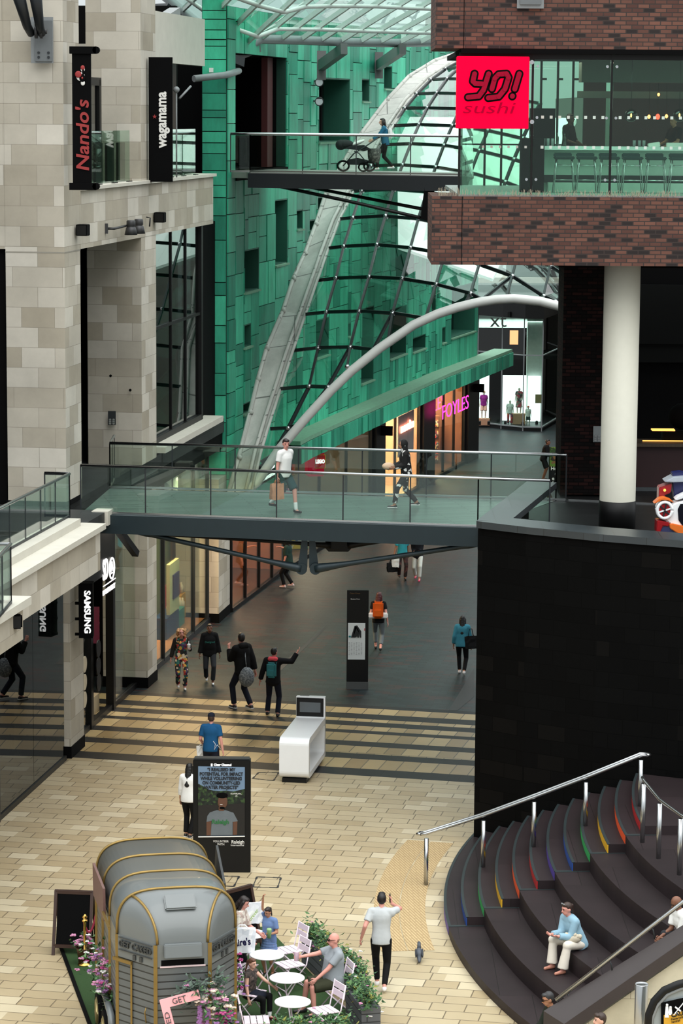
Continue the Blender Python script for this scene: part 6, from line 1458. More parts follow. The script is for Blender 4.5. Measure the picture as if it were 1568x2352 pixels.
aboard((G(128, 2192) + G(205, 2190)) / 2 + V((.02, .2, 0)), .66, 1.12, -.1, 'blank black chalkboard with dark wood frame left of the horsebox')
aboard(G(545, 2195) + V((.0, .4, 0)), .6, 1.15, .8, 'black chalkboard behind the woman right of the horsebox')
q = G(191, 2232); q = V((q.x, q.y + .35, 0)); zt2 = AT(191, 2106, q.y).z
po = thing('barrier_post', 'gold rope barrier post beside the chalkboard', 'barrier post', q)
BR = mat('polished_brass', (214, 170, 90), .2, metal=1.0, var=.05)
MB().lathe(q, [(.13, .02), (.13, .04), (.03, .06), (.025, zt2 - .1), (.05, zt2 - .08), (.05, zt2 - .05), (.025, zt2 - .04), (.045, zt2), (.02, zt2 + .05)], 16).build('post', BR, po)
mb = MB(); a_, b_ = AT(193, 2120, q.y), AT(223, 2083, q.y + .1)
mb.tube([a_.lerp(b_, i / 10) - UPZ * (.30 * 4 * (i / 10) * (1 - i / 10)) for i in range(11)], .02, 8); mb.build('rope', mat('crimson_rope', (150, 30, 60), .7, var=.2, scale=30), label='crimson barrier rope hanging between gold post and horsebox', cat='rope')
# ------------------------------------------------------------------ bistro tables and chairs
PK = mat('pale_pink_metal', (232, 214, 226), .45, var=.03); TW = mat('table_white', (240, 238, 240), .4, var=.02)
def make_table(q, label):
    t = thing('bistro_table', label, 'table', q, .3, 'round bistro tables')
    MB().lathe(q, [(.27, .70), (.295, .705), (.295, .722), (.285, .725)], 36).build('tabletop', TW, t)
    for k in range(2):
        for sgn in (-1, 1):
            a = k * pi / 2; d_ = V((math.cos(a + .3), math.sin(a + .3), 0))
            if sgn == 1: MB().tube([q + d_ * .2 + V((0, 0, .70)), q - d_ * .24 + UPZ * .02], .013, 6).build('leg', PK, t)
    for sgn in (-1, 1): MB().tube([q + V((.2 * sgn, .1, .02)), q + V((.24 * sgn, -.1, .02))], .012, 6).build('foot_bar', PK, t)
    return t
tpx = [(572, 2147, 'white round bistro table half hidden by the carrier bag'), (613, 2195, 'white round bistro table in front of the girl in blue dress'), (659, 2248, 'white round bistro table beside the bald seated man'), (672, 2303, 'white round bistro table nearest the bottom edge')]
tb0 = None
for px, py, lab in tpx:
    q = G(px, py, .72); q = V((q.x, q.y, 0.02))
    if tb0 is None: tb0 = make_table(q, lab)
    else: dup(tb0, q, .3, lab)
def make_chair(q, rz, label):
    """folding bistro chair: sitter looks along -y at rz = 0"""
    t = thing('folding_chair', label, 'chair', q, rz, 'pale pink folding chairs'); Rz = Matrix.Rotation(rz, 3, 'Z'); P = lambda x, y, z: q + Rz @ V((x, y, z))
    for i in range(4):
        y = -.18 + i * .105; MB().hexa([P(-.2, y - .046, .44), P(.2, y - .046, .44), P(.2, y + .046, .44), P(-.2, y + .046, .44), P(-.2, y - .046, .455), P(.2, y - .046, .455), P(.2, y + .046, .455), P(-.2, y + .046, .455)]).build('seat_slat', PK, t)
    for z in (.64, .77): MB().hexa([P(-.2, .24 + (z - .6) * .15, z), P(.2, .24 + (z - .6) * .15, z), P(.2, .255 + (z - .6) * .15, z), P(-.2, .255 + (z - .6) * .15, z), P(-.2, .255 + (z - .6) * .15, z + .1), P(.2, .255 + (z - .6) * .15, z + .1), P(.2, .27 + (z - .6) * .15, z + .1), P(-.2, .27 + (z - .6) * .15, z + .1)]).build('back_slat', PK, t)
    for sx in (-1, 1):
        MB().tube([P(.19 * sx, .29, .88), P(.19 * sx, .2, .45), P(.19 * sx, -.22, .01)], .012, 6).build('leg', PK, t)
        MB().tube([P(.175 * sx, -.2, .43), P(.175 * sx, .24, .01)], .012, 6).build('leg', PK, t)
    mb = MB(); mb.tube([P(-.19, -.2, .03), P(.19, -.2, .03)], .009, 6); mb.tube([P(-.175, .22, .03), P(.175, .22, .03)], .009, 6); mb.build('cross_rail', PK, t)
    return t
def gz(px, py, z=.45): q = G(px, py, z); return V((q.x, q.y, .02))
CH = {'girl': gz(572, 2285) + V((0, .1, 0)), 'man': gz(768, 2268)}
chs = [(gz(664, 2183), math.radians(-62), 'pale pink folding chair behind the middle one, beside the rear planter'), (gz(668, 2216), math.radians(-60), 'pale pink folding chair between the girl and the bald man'), (gz(745, 2322), math.radians(-62), 'pale pink folding chair at lower right by the planters'), (gz(586, 2345), math.radians(95), 'pale pink folding chair at the bottom edge by the horsebox'),
       (CH['girl'], math.radians(62), 'pale pink folding chair under the seated girl'), (CH['man'], math.radians(-72), 'pale pink folding chair under the bald man'), (gz(556, 2222), math.radians(70), 'folding chair beside the horsebox under the carrier bag')]
ch0 = None
for q, rz, lab in chs:
    if ch0 is None: ch0 = make_chair(q, rz, lab)
    else: dup(ch0, q, rz, lab)
# ------------------------------------------------------------------ planters
PLG = brickmat('planter_grey', (98, 100, 104), (88, 90, 94), (52, 54, 56), 3, .14, .01, rough=.6, stain=.15, bump=.4)
def planter(a, b, w, h, label, seed, over_=.1, zl=.62):
    a, b = V((a.x, a.y, 0)), V((b.x, b.y, 0)); c = (a + b) / 2; t = thing('planter', label, 'planter', c)
    MB().bar(a + UPZ * (h / 2 + .02), b + UPZ * (h / 2 + .02), w, h).build('box', PLG, t)
    n = max(2, int((b - a).length / .16)); cs = [a.lerp(b, i / n) + UPZ * zl for i in range(n + 1)]
    leaves(t, cs, .09, 85, .05, seed); leaves(t, cs, .1, 12, .045, seed + 1, mat('leaf_yellow', (150, 150, 60), .6, var=.3), name='yellow_foliage')
    blossoms(t, 'white_blossom', cs, .11, 1, WHB, .035, seed + 2); blossoms(t, 'pink_blossom', cs, .1, 1, PINK, .035, seed + 3)
    return t
planter(G(712, 2172, .3), G(764, 2222, .3), .32, .5, 'grey wooden planter with leafy plants behind the folding chairs', 71)
planter(G(790, 2236, .3), G(826, 2274, .3), .3, .5, 'grey planter with leafy plants behind the bald man', 81)
planter(G(815, 2296, .3), G(852, 2345, .3), .32, .5, 'grey planter with pink flowered plants at lower right of the cafe', 91)
planter(G(640, 2385, .3), G(790, 2378, .3), .3, .4, 'row planter of flowering plants along the bottom edge', 101, zl=.5)
# ------------------------------------------------------------------ pushchair on the upper footbridge
q0 = G(820, 394, 13.28); q0 = V((q0.x, 82.3, 13.28))
pu = thing('pushchair', 'black pushchair with woven basket on the upper footbridge', 'pushchair', q0)
def U(x, z, y=0): return q0 + V((x, y, z))
BKF = mat('pram_fabric', (18, 20, 24), .85, var=.1)
for y in (-.25, .25):
    for x, r in ((-.42, .17), (.18, .14), (.36, .16)):
        if x == .18 and y > 0: continue
        MB().tube([U(x + r * math.cos(a * pi / 8), r + .01 + r * .85 * math.sin(a * pi / 8), y) for a in range(17)], .03, 6).build('wheel', NEARBLACK, pu)
    mb = MB(); mb.tube([U(-.42, .18, y), U(-.1, .55, y), U(.3, .8, y), U(.62, 1.02, y * .9)], .018, 6); mb.tube([U(.36, .18, y), U(.05, .55, y), U(-.1, .62, y)], .018, 6); mb.build('frame', CHAR, pu)
MB().tube([U(.62, 1.02, -.22), U(.66, 1.03, 0), U(.62, 1.02, .22)], .022, 8).build('handlebar', BKF, pu)
mb = MB(); mb.extr([U(-.3, .22, -.2), U(.3, .2, -.2), U(.36, .34, -.2), U(.0, .42, -.2), U(-.3, .36, -.2)], (0, .4, 0)); mb.build('storage_tray', BKF, pu)
mb = MB(); mb.ball(U(-.38, .82), (.28, .24, .14), 14); mb.ball(U(-.5, .8), (.16, .24, .16), 12); mb.build('hood', BKF, pu)
mb = MB(); mb.extr([U(-.4, .7, -.22), U(.2, .62, -.22), U(.4, .68, -.22), U(.2, .8, -.22), U(-.2, .78, -.22)], (0, .44, 0)); mb.build('seat', BKF, pu)
MB().ball(U(.0, .86), (.24, .16, .06), 12, Matrix.Rotation(-.4, 3, 'Y')).build('muslin', WHITEM, pu)
MB().lathe(U(.5, .26), [(.15, 0), (.19, .2), (.2, .44), (.17, .44)], 16).build('basket', floralmat('woven_basket', [(70, 70, 66), (40, 42, 40), (100, 98, 92), (54, 54, 52)], 26), label='woven grey basket hanging at the pushchair handle', cat='basket')
# ------------------------------------------------------------------ pigeon
q = G(962, 2206); pg = thing('pigeon', 'grey pigeon standing on the tan paving', 'pigeon', q)
mb = MB(); mb.ball(q + UPZ * .14, (.065, .12, .07), 14, Matrix.Rotation(.5, 3, 'X')); cap_ = [(q + V((0, .07, .19)), .04), (q + V((0, .1, .25)), .032), (q + V((0, .12, .28)), .03)]
mb.tube([p for p, r in cap_], [r for p, r in cap_], 10); mb.ball(q + V((0, .125, .285)), .032, 10)
mb.tube([q + V((0, -.06, .1)), q + V((0, -.15, .06)), q + V((0, -.23, .04))], [.05, .035, .02], 8); mb.build('body', mat('pigeon_grey', (84, 90, 100), .6, var=.3, scale=14), pg, smooth=True)
mb = MB(); mb.tube([q + V((0, .15, .285)), q + V((0, .185, .275))], .009, 6, .003); mb.build('beak', CHAR, pg)
for k in (-1, 1):
    MB().ball(q + V((.06 * k, -.03, .145)), (.018, .12, .05), 10, Matrix.Rotation(.4, 3, 'X')).build('wing', mat('wing_grey', (60, 64, 72), .6, var=.3), pg); MB().tube([q + V((.025 * k, .01, .09)), q + V((.025 * k, .0, .01)), q + V((.025 * k, .04, .006))], .007, 5).build('leg', mat('pigeon_leg', (190, 90, 80), .6), pg)
# ------------------------------------------------------------------ coin ride at the far right
YR = 56.6
def RP(px, py, dy=0): return AT(px, py, YR + dy)
rb = RP(1545, 1240); rd = thing('kiddie_ride', 'white, red and orange coin operated ride behind the black parapet', 'kiddie ride', V((rb.x, YR, 6)))
RR = mat('ride_red', (150, 24, 30), .3, var=.05, coat=.3); RO = mat('ride_orange', (222, 112, 40), .35, var=.05); RB_ = mat('ride_blue', (26, 32, 84), .35); RS = mat('ride_silver', (200, 208, 218), .3, metal=.4)
def slab(name, pts, dy, th, m, bev=.015):
    mb = MB(); mb.extr([RP(x, y, dy) for x, y in pts], (0, th, 0)); return mb.build(name, m, rd, bevel=bev)
slab('rear_panel', [(1513, 1120), (1543, 1110), (1540, 1132), (1525, 1138), (1530, 1145), (1512, 1160)], .3, .4, RR)
slab('bumper', [(1525, 1107), (1545, 1096), (1600, 1092), (1600, 1106), (1545, 1108)], .2, .5, RS)
slab('seat_back', [(1543, 1086), (1562, 1084), (1600, 1090), (1600, 1150), (1548, 1148)], .35, .3, RB_)
slab('white_shell', [(1508, 1172), (1513, 1158), (1523, 1150), (1533, 1150), (1545, 1158), (1556, 1153), (1575, 1149), (1640, 1149), (1640, 1225), (1565, 1222), (1540, 1205), (1528, 1196), (1512, 1190)], .0, .45, WHITE, .03)
slab('orange_brow', [(1501, 1157), (1513, 1146), (1525, 1143), (1540, 1148), (1548, 1155), (1535, 1150), (1520, 1149), (1508, 1155)], -.05, .3, RO, .008)
slab('orange_arm', [(1537, 1204), (1545, 1203), (1600, 1216), (1600, 1234), (1560, 1228), (1538, 1214)], -.1, .3, RO)
slab('red_fender', [(1508, 1195), (1520, 1197), (1537, 1200), (1536, 1210), (1522, 1208), (1516, 1222), (1507, 1224)], -.05, .4, RR)
slab('white_arch', [(1549, 1147), (1556, 1141), (1575, 1132), (1640, 1128), (1640, 1140), (1568, 1145), (1553, 1150)], .0, .3, WHITE, .01)
slab('cockpit', [(1556, 1170), (1562, 1158), (1640, 1156), (1640, 1218), (1570, 1212), (1558, 1195)], -.02, .05, mat('cockpit_dark', (14, 14, 26), .25), .005)
c = RP(1526, 1172, -.03); mb = MB()
mb.tube([c + V((.155 * math.cos(i * pi / 12), 0, .17 * math.sin(i * pi / 12))) for i in range(25)], .035, 8); mb.build('turbine_ring', WHITE, rd)
MB().cyl(c + V((0, .0, 0)), c + V((0, .02, 0)), .15, 24).build('turbine_disc', RR, rd)
for i in range(6):
    a = i * pi / 3 + .3; MB().extr([c + V((.02 * math.cos(a + q_), -.02, .02 * math.sin(a + q_))) for q_ in (-1, 1)] + [c + V((.14 * math.cos(a + .11), -.02, .14 * math.sin(a + .11))), c + V((.14 * math.cos(a - .11), -.02, .14 * math.sin(a - .11)))], (0, .012, 0)).build('turbine_blade', CHAR if i % 3 else WHITE, rd)
MB().cyl(RP(1526, 1126, .28), RP(1526, 1126, .24), .03, 12).build('gold_lamp', emat('amber_lens', (255, 190, 90), .8, (220, 170, 80)), rd)
MB().cyl(RP(1530, 1220, -.03), RP(1530, 1220, .3), .16, 20).build('wheel', RB_, rd)
slab('base_plate', [(1505, 1262), (1640, 1262), (1640, 1280), (1505, 1280)], 0, .7, CHAR)
# ------------------------------------------------------------------ people
def remesh(mb, mats, name, voxel=.016, smooth=3):
    me = bpy.data.meshes.new(name); mb.b.to_mesh(me); mb.b.free()
    o = bpy.data.objects.new(name, me); COL.objects.link(o)
    r = o.modifiers.new('r', 'REMESH'); r.mode = 'VOXEL'; r.voxel_size = voxel
    if smooth: q = o.modifiers.new('s', 'SMOOTH'); q.iterations = smooth; q.factor = .5
    dg = bpy.context.evaluated_depsgraph_get(); m2 = bpy.data.meshes.new_from_object(o.evaluated_get(dg))
    bpy.data.objects.remove(o); bpy.data.meshes.remove(me)
    m2.materials.clear()
    for m in mats: m2.materials.append(m)
    for p in m2.polygons: p.use_smooth = True; p.material_index = 0
    m2.name = name
    return m2
def cap(mb, a, b, ra, rb, n=10, flat=False):
    a, b = V(a), V(b); d = b - a
    if d.length < 1e-4: mb.ball(a, ra, n); return
    mb.ball(a, ra, n)
    if not flat: mb.ball(b, rb, n)
    mb.tube([a, b], ra, n, rb)
def ik(a, t, l1, l2, pole):
    a, t = V(a), V(t); d = t - a; L_ = d.length; mx = (l1 + l2) * .995
    if L_ > mx: d *= mx / L_; t = a + d; L_ = mx
    d.normalize(); x = (l1 * l1 - l2 * l2 + L_ * L_) / (2 * L_); h = math.sqrt(max(0, l1 * l1 - x * x))
    p = V(pole); p = (p - d * p.dot(d)).normalized()
    return a + d * x + p * h, t
SK = {'fair': (222, 172, 150), 'pink': (214, 150, 136), 'tan': (178, 126, 98), 'brown': (122, 80, 60), 'deep': (84, 54, 42)}
DARKEYE = mat('dark_eye', (24, 18, 16), .3); LIP = mat('lip', (168, 92, 86), .5); BROW = mat('brow', (50, 36, 28), .8)
def skin(k): return mat('skin_' + k, SK[k], .55, var=.06, scale=20)
STAND = dict(hip=(0, 0, .93), lean=3, fl=(.1, 0, .08), fr=(-.1, 0, .08), hl=(.235, -.05, .77), hr=(-.235, -.05, .77))
def walk(a=.26, **k):
    d = dict(hip=(0, 0, .905), lean=4, fl=(.08, -a, .09), fr=(-.08, a * .95, .13), hl=(.235, .1, .79), hr=(-.235, -.16, .8)); d.update(k); return d
def sit(seat=.45, **k):
    d = dict(hip=(0, 0, seat + .1), lean=8, fl=(.12, -.46, .08), fr=(-.12, -.46, .08), hl=(.16, -.36, seat + .2), hr=(-.16, -.36, seat + .2)); d.update(k); return d
PEOPLE = {}
def person(key, label, foot, top=None, z=0.0, rz=0.0, pose=None, H=None, sk='fair', sex='m', hair=('short', (40, 28, 22)), top_=None, low=None, shoes=(30, 30, 32), over=None, head=(0, 0), fat=1.0, shoff=None, world=None, extra=None, skirt=None, hood=None, sole=None, glasses=False, socks=None, voxel=.013, neckline=True):
    P_ = dict(STAND); P_.update(pose or {})
    base = G(foot[0], foot[1], z) if world is None else V(world)
    if H is None: H = AT(foot[0], top, base.y).z - z
    s = H / 1.75; rzr = math.radians(rz)
    t = thing('person', label, 'person', base, rzr)
    Mx = wm(t) @ Matrix.Diagonal((s, s, s, 1))
    mk = skin(sk)
    hp = V(P_['hip']); ln = math.radians(P_['lean']); ls = math.radians(P_.get('side', 0))
    d = V((math.sin(ls), -math.sin(ln), math.cos(ln))).normalized()
    tw = math.radians(P_.get('twist', 0)); sd = V((math.cos(tw), math.sin(tw), 0)); sd = (sd - d * sd.dot(d)).normalized()
    sw = .16 if sex == 'f' else .178; hw = .095
    nb = hp + d * .52; hy, hpch = math.radians(head[0]), math.radians(head[1])
    hf = V((math.sin(hy) * math.cos(hpch), -math.cos(hy) * math.cos(hpch), -math.sin(hpch)))
    ub = (V((0, 0, 1)) * .8 + d * .5 + V((hf.x, hf.y, 0)) * .25).normalized()
    hc = nb + ub * .075 + V((0, 0, .085)) + V((hf.x, hf.y, 0)) * .025
    hr_ = hf.cross(V((0, 0, 1))).normalized(); hu = hr_.cross(hf).normalized()
    HM = Matrix((hr_, hf, hu)).transposed()                                   # head axes: x side, y forward, z up
    HP = lambda x, y, zz: hc + hr_ * x + hf * y + hu * zz
    dx = d.cross(sd).normalized()                                            # torso depth axis
    TM = Matrix((sd, dx, d)).transposed()
    sl, sr = nb - d * .045 + sd * sw, nb - d * .045 - sd * sw
    kl_, kr_ = hp + sd * hw - d * .03, hp - sd * hw - d * .03
    pe = P_.get('pole_l', (.22, 1, -.2)), P_.get('pole_r', (-.22, 1, -.2))
    el, hl = ik(sl, P_['hl'], .285, .255, pe[0]); er, hr = ik(sr, P_['hr'], .285, .255, pe[1])
    pk = P_.get('knee_l', (.12, -1, 0)), P_.get('knee_r', (-.12, -1, 0))
    nl2, fl = ik(kl_, P_['fl'], .43, .43, pk[0]); nr2, fr = ik(kr_, P_['fr'], .43, .43, pk[1])
    B = {}
    f_ = fat; bw = 1.06 if sex == 'f' else 1.0; cw = .93 if sex == 'f' else 1.0
    def torso(mb, o=0.0):
        # lofted trunk: rings of half width / half depth up the spine, closed at both ends
        ww = max(0, o - .012) * .9
        prof_ = [(-.10, .06, .05, 0), (-.075, .128, .088, 0), (-.02, .156 * bw, .112, 0), (.06, .150 * bw, .108, 0), (.13, .134 + ww, .098 + ww, -.004), (.20, .132 + ww, .098 + ww, -.008), (.28, .146 * cw, .108, -.01), (.36, .158 * cw, .114, -.006), (.43, .158 * cw, .1, .004), (.475, .122, .08, .012), (.51, .066, .06, .014), (.53, .035, .035, .012)]
        if o > .005: prof_ = [(-.07, .152 * bw, .110, 0)] + prof_[2:]
        n = 22; rings = []
        for (h_, a_, b_, off) in prof_:
            fa = f_ if h_ < .42 else 1 + (f_ - 1) * .4; fbx = fa * (1 + (f_ - 1) * 1.2 * max(0, 1 - abs(h_ - .12) / .22)) if f_ > 1 else 1
            A_, B_ = a_ * fa + o, b_ * fbx + o; ctr = hp + d * (h_ + (-o if h_ < -.05 else (o * .6 if h_ > .5 else 0))) + dx * (off - (fbx - 1) * .06)
            rg_ = []
            for i in range(n):
                t_ = 2 * pi * i / n; c_, s_ = math.cos(t_), math.sin(t_)
                rg_.append(mb.b.verts.new(ctr + sd * (A_ * math.copysign(abs(c_) ** .82, c_)) + dx * (B_ * math.copysign(abs(s_) ** .9, s_))))
            rings.append(rg_)
        for R1, R2_ in zip(rings, rings[1:]):
            for i in range(n): mb.b.faces.new((R1[i], R1[(i + 1) % n], R2_[(i + 1) % n], R2_[i]))
        mb.b.faces.new(rings[0][::-1]); mb.b.faces.new(rings[-1])
        cap(mb, sl - sd * .02, sr + sd * .02, .058 + o, .058 + o)
        cap(mb, nb - d * .02 + sd * .04, sl - d * .02, .05 + o, .055 + o); cap(mb, nb - d * .02 - sd * .04, sr - d * .02, .05 + o, .055 + o)
        if sex == 'f':
            for k in (-1, 1): mb.ball(hp + d * .345 + sd * .065 * k - dx * .075, (.055 + o * .7, .05 + o * .7, .055 + o * .7), 10, TM)
    def hips(mb, o=0.0):
        mb.ball(hp - d * .01, (.16 * f_ * bw + o, .115 * f_ + o, .115 + o), 14, TM)
    def limb(mb, a, b, ra, rb, f=1.0, o=0.0, flare=0.0, flat=False): cap(mb, a, a.lerp(b, f), ra + o, lerp(ra, rb, f) + o + flare, 14, flat)
    def legs(mb, o=0.0, f=2.0, flare=0.0):
        for k, n_, a in ((kl_, nl2, fl), (kr_, nr2, fr)):
            limb(mb, k, n_, .083 * f_, .055, min(1, f), o, flare if f <= 1 else flare * .4, 0 < f <= 1 and o > .003)
            if f > 1: limb(mb, n_, a, .056, .038, f - 1, o, flare, o > .003)
    def arms(mb, o=0.0, f=2.0, flare=0.0):
        for a, b, c in ((sl, el, hl), (sr, er, hr)):
            limb(mb, a, b, .05, .04, min(1, f), o, flare if f <= 1 else 0, 0 < f <= 1 and o > .003)
            if f > 1: limb(mb, b, c, .04, .027, f - 1, o, flare, o > .003)
    # body: one continuous skin surface ------------------------------------
    mb = MB(); torso(mb, -.004); hips(mb, -.004); legs(mb, 0, 2); arms(mb, 0, 2)
    cap(mb, nb - d * .05, hc - hu * .05, .052, .05)
    mb.ball(hc + hu * .015 - hf * .008, (.074, .093, .103), 16, HM); mb.ball(HP(0, .03, -.05), (.055, .062, .062), 12, HM); mb.ball(HP(0, .055, -.085), (.026, .026, .022), 8, HM)
    cap(mb, HP(0, .085, .012), HP(0, .108, -.022), .010, .016, 8)
    for k in (-1, 1): mb.ball(HP(.074 * k, -.012, -.008), (.012, .024, .033), 8, HM); mb.ball(HP(.03 * k, .07, .03), (.024, .02, .012), 8, HM)
    fdl = P_.get('fdir', (0, -1, 0))
    for a, k in ((fl, 'l'), (fr, 'r')):
        fd = V(P_.get('fd' + k, fdl)).normalized(); cap(mb, a - V((0, 0, .03)) - fd * .03, a - V((0, 0, .05)) + fd * .13, .036, .026)
    hands = []
    for a, b, k in ((el, hl, 1), (er, hr, -1)):
        hd = (b - a).normalized(); hd = V(P_.get('hand_l' if k == 1 else 'hand_r', hd)).normalized()
        side = V(P_.get('thumb_l' if k == 1 else 'thumb_r', (0, -1, .2))); side = (side - hd * side.dot(hd)).normalized(); pn = hd.cross(side).normalized()
        if pn.dot(V((-k, 0, 0))) < 0: pn = -pn                                # palm looks towards the body
        PMx = Matrix((side, hd, pn)).transposed(); pc = b + hd * .05
        mb.ball(pc, (.042, .055, .018), 10, PMx); hands.append((b, hd, side, pn))
    me = remesh(mb, [mk, DARKEYE, LIP, BROW], 'body', voxel)
    fb = bmesh.new(); fb.from_mesh(me); fm = MB(); fm.b.free(); fm.b = fb
    curl = P_.get('curl', .55)
    for (b, hd, side, pn) in hands:
        for i, (ox, ln_) in enumerate(((.030, .068), (.011, .077), (-.010, .071), (-.029, .056))):
            p0 = b + hd * .088 + side * ox; p1 = p0 + (hd * math.cos(curl * .5) + pn * math.sin(curl * .5)) * ln_ * .5; p2 = p1 + (hd * math.cos(curl * 1.6) + pn * math.sin(curl * 1.6)) * ln_ * .5
            fm.m(0).tube([p0 - hd * .02, p0, p1, p2, p2 + (p2 - p1) * .08], [.0095, .0095, .0085, .007, .003], 6)
        t0 = b + hd * .03 + side * .032; t1 = t0 + (side * .6 + hd * .7 + pn * .35).normalized() * .034; t2 = t1 + (hd * .9 + pn * .5).normalized() * .03
        fm.tube([t0 - side * .012, t0, t1, t2, t2 + (t2 - t1) * .1], [.011, .012, .0105, .008, .003], 6)
    for k in (-1, 1):
        fm.m(1).ball(HP(.031 * k, .083, .012), (.012, .006, .007), 8, HM); fm.m(3).bar(HP(.016 * k, .088, .034), HP(.046 * k, .078, .035), .008, .008)
    fm.m(2).ball(HP(0, .09, -.05), (.022, .008, .008), 8, HM)
    fb.transform(Matrix.Diagonal((s, s, s, 1))); fb.to_mesh(me); fb.free()
    for p in me.polygons: p.use_smooth = True
    bo_ = bpy.data.objects.new('body', me); COL.objects.link(bo_); bo_.parent = t; RM[bo_] = wm(t)
    def piece(name, build, m, vox=.016, sm=3, label=None):
        mb = MB(); build(mb); mm = remesh(mb, [m], name, vox, sm); mm.transform(Matrix.Diagonal((s, s, s, 1)))
        o = bpy.data.objects.new(name, mm); COL.objects.link(o); o.parent = t; RM[o] = wm(t)
        if label: o['label'] = label
        return o
    def raw(name, build, m, label=None, parent=None):
        mb = MB(); build(mb); bmesh.ops.transform(mb.b, matrix=Matrix.Diagonal((s, s, s, 1)), verts=mb.b.verts)
        return mb.build(name, m, parent or t, world=False, uv=False, label=label)
    ctx = dict(hp=hp, d=d, sd=sd, dx=dx, nb=nb, hc=hc, HP=HP, HM=HM, hu=hu, hf=hf, hr_=hr_, sl=sl, sr=sr, el=el, er=er, hl=hl, hr=hr, kl=kl_, kr=kr_, nl=nl2, nr=nr2, fl=fl, fr=fr, piece=piece, raw=raw, t=t, s=s, TM=TM, W=lambda p: Mx @ V(p), torso=torso, arms=arms)
    # clothes -----------------------------------------------------------------
    if low:
        nm, m, f, fl_ = low
        piece(nm, lambda mb: (hips(mb, .014), legs(mb, .012, f, fl_)), m)
    if top_:
        nm, m, f = top_[:3]; o = top_[3] if len(top_) > 3 else .018
        piece(nm, lambda mb: (torso(mb, o), arms(mb, o, f, .006) if f else None), m)
    if skirt:
        nm, m, zl, r1 = skirt
        def sk_(mb):
            n = 9
            for i in range(n): k = i / (n - 1); c = hp + V((0, 0, .1)).lerp(V((0, -.02, -zl)), k); mb.ball(c, (lerp(.15, r1, k), lerp(.115, r1 * .85, k), .07), 14)
        piece(nm, sk_, m)
    if over:
        nm, m, f, o = over
        def ov(mb): torso(mb, o); arms(mb, o, f, .006); mb.ball(hp - d * .06, (.17 + o, .12 + o, .12), 14, TM)
        piece(nm, ov, m)
    if shoes:
        for k, a in (('l', fl), ('r', fr)):
            fd = V(P_.get('fd' + k, fdl)).normalized()
            def shoe(mb):
                q = a - V((0, 0, .035)); mb.ball(q - fd * .02, .047, 10); cap(mb, q - fd * .035 - V((0, 0, .01)), q + fd * .15 - V((0, 0, .018)), .04, .03); cap(mb, q - fd * .035 - V((0, 0, .022)), q + fd * .155 - V((0, 0, .025)), .03, .026)
            so_ = piece('shoe', shoe, mat('shoe_%d_%d_%d' % shoes, shoes, .5, var=.05), .012)
            if sole:
                q = a - V((0, 0, .068)); sd2 = fd.cross(V((0, 0, 1))).normalized()
                raw('sole', lambda mb: mb.hexa([q + w + V((0, 0, zz)) for zz in (-.012, .014) for w in (-fd * .07 - sd2 * .036, fd * .175 - sd2 * .03, fd * .175 + sd2 * .03, -fd * .07 + sd2 * .036)]), mat('shoe_sole_white', sole, .5), None, so_)
    if socks:
        for n_, a in ((nl2, fl), (nr2, fr)): piece('sock', lambda mb: cap(mb, a + (n_ - a) * .32, a, .05, .046), mat('white_sock', socks, .8), .014)
    # hair --------------------------------------------------------------------
    if hair:
        hs_, hc_ = hair[:2]; hm = mat('hair_%d_%d_%d' % hc_, hc_, .5, var=.25, scale=40)
        def hb(mb):
            mb.ball(HP(0, -.022, .034), (.081, .088, .094), 14, HM); mb.ball(HP(0, -.03, .01), (.08, .075, .09), 12, HM)
            if hs_ in ('short', 'quiff'): mb.ball(HP(0, .045, .092), (.058, .045, .026), 10, HM)
            if hs_ == 'quiff': mb.ball(HP(0, .05, .088), (.066, .05, .036), 10, HM)
            if hs_ in ('long', 'pony', 'bob'): mb.ball(HP(0, .03, .085), (.064, .05, .035), 10, HM)
            if hs_ == 'long':
                for i in range(7): k = i / 6; mb.ball(HP(0, -.07 - .075 * k, -.02 - .34 * k), (.088 - .015 * k, .05, .07), 10, HM)
                for q in (-1, 1): cap(mb, HP(.072 * q, .0, .02), HP(.078 * q, -.01, -.14), .028, .03)
            if hs_ == 'bob':
                for q in (-1, 1): cap(mb, HP(.07 * q, -.01, .02), HP(.072 * q, -.02, -.09), .035, .035)
                mb.ball(HP(0, -.055, -.06), (.08, .05, .08), 10, HM)
            if hs_ == 'pony':
                mb.ball(HP(0, -.11, .03), .035, 8); cap(mb, HP(.01, -.12, .03), HP(.05, -.14, -.2), .032, .018)
            if hs_ == 'curly':
                r_ = random.Random(3)
                for i in range(70):
                    a, b2 = r_.uniform(0, 2 * pi), r_.uniform(-.9, .9); q = (.115 * math.cos(a), -.03 + .075 * math.sin(a), -.03 + .13 * b2)
                    if q[1] < .03 or q[2] > .045: mb.ball(HP(*q), .036, 8)
        if hs_ != 'bald': piece('hair', hb, hm, .012, 2)
        if hs_ == 'bald' and len(hair) > 2: piece('hair', lambda mb: (mb.ball(HP(0, -.035, -.005), (.079, .066, .05), 12, HM)), hm, .012)
    if hood:
        piece('hood', lambda mb: (mb.ball(HP(0, -.03, .022), (.098, .105, .118), 14, HM), cap(mb, HP(0, -.04, -.06), nb - d * .02, .09, .1)), hood, .014)
    if glasses:
        def gl(mb):
            for k in (-1, 1): mb.bar(HP(.012 * k, .1, .012), HP(.05 * k, .095, .012), .006, .024); mb.bar(HP(.052 * k, .094, .016), HP(.078 * k, -.01, .016), .005, .007)
        raw('glasses', gl, NEARBLACK)
    PEOPLE[key] = ctx
    return ctx
def cl(name, col, **k): return mat('cloth_' + name, col, .85, var=k.pop('var', .12), scale=k.pop('scale', 9), bump=k.pop('bump', .25), spec=.2, **k)
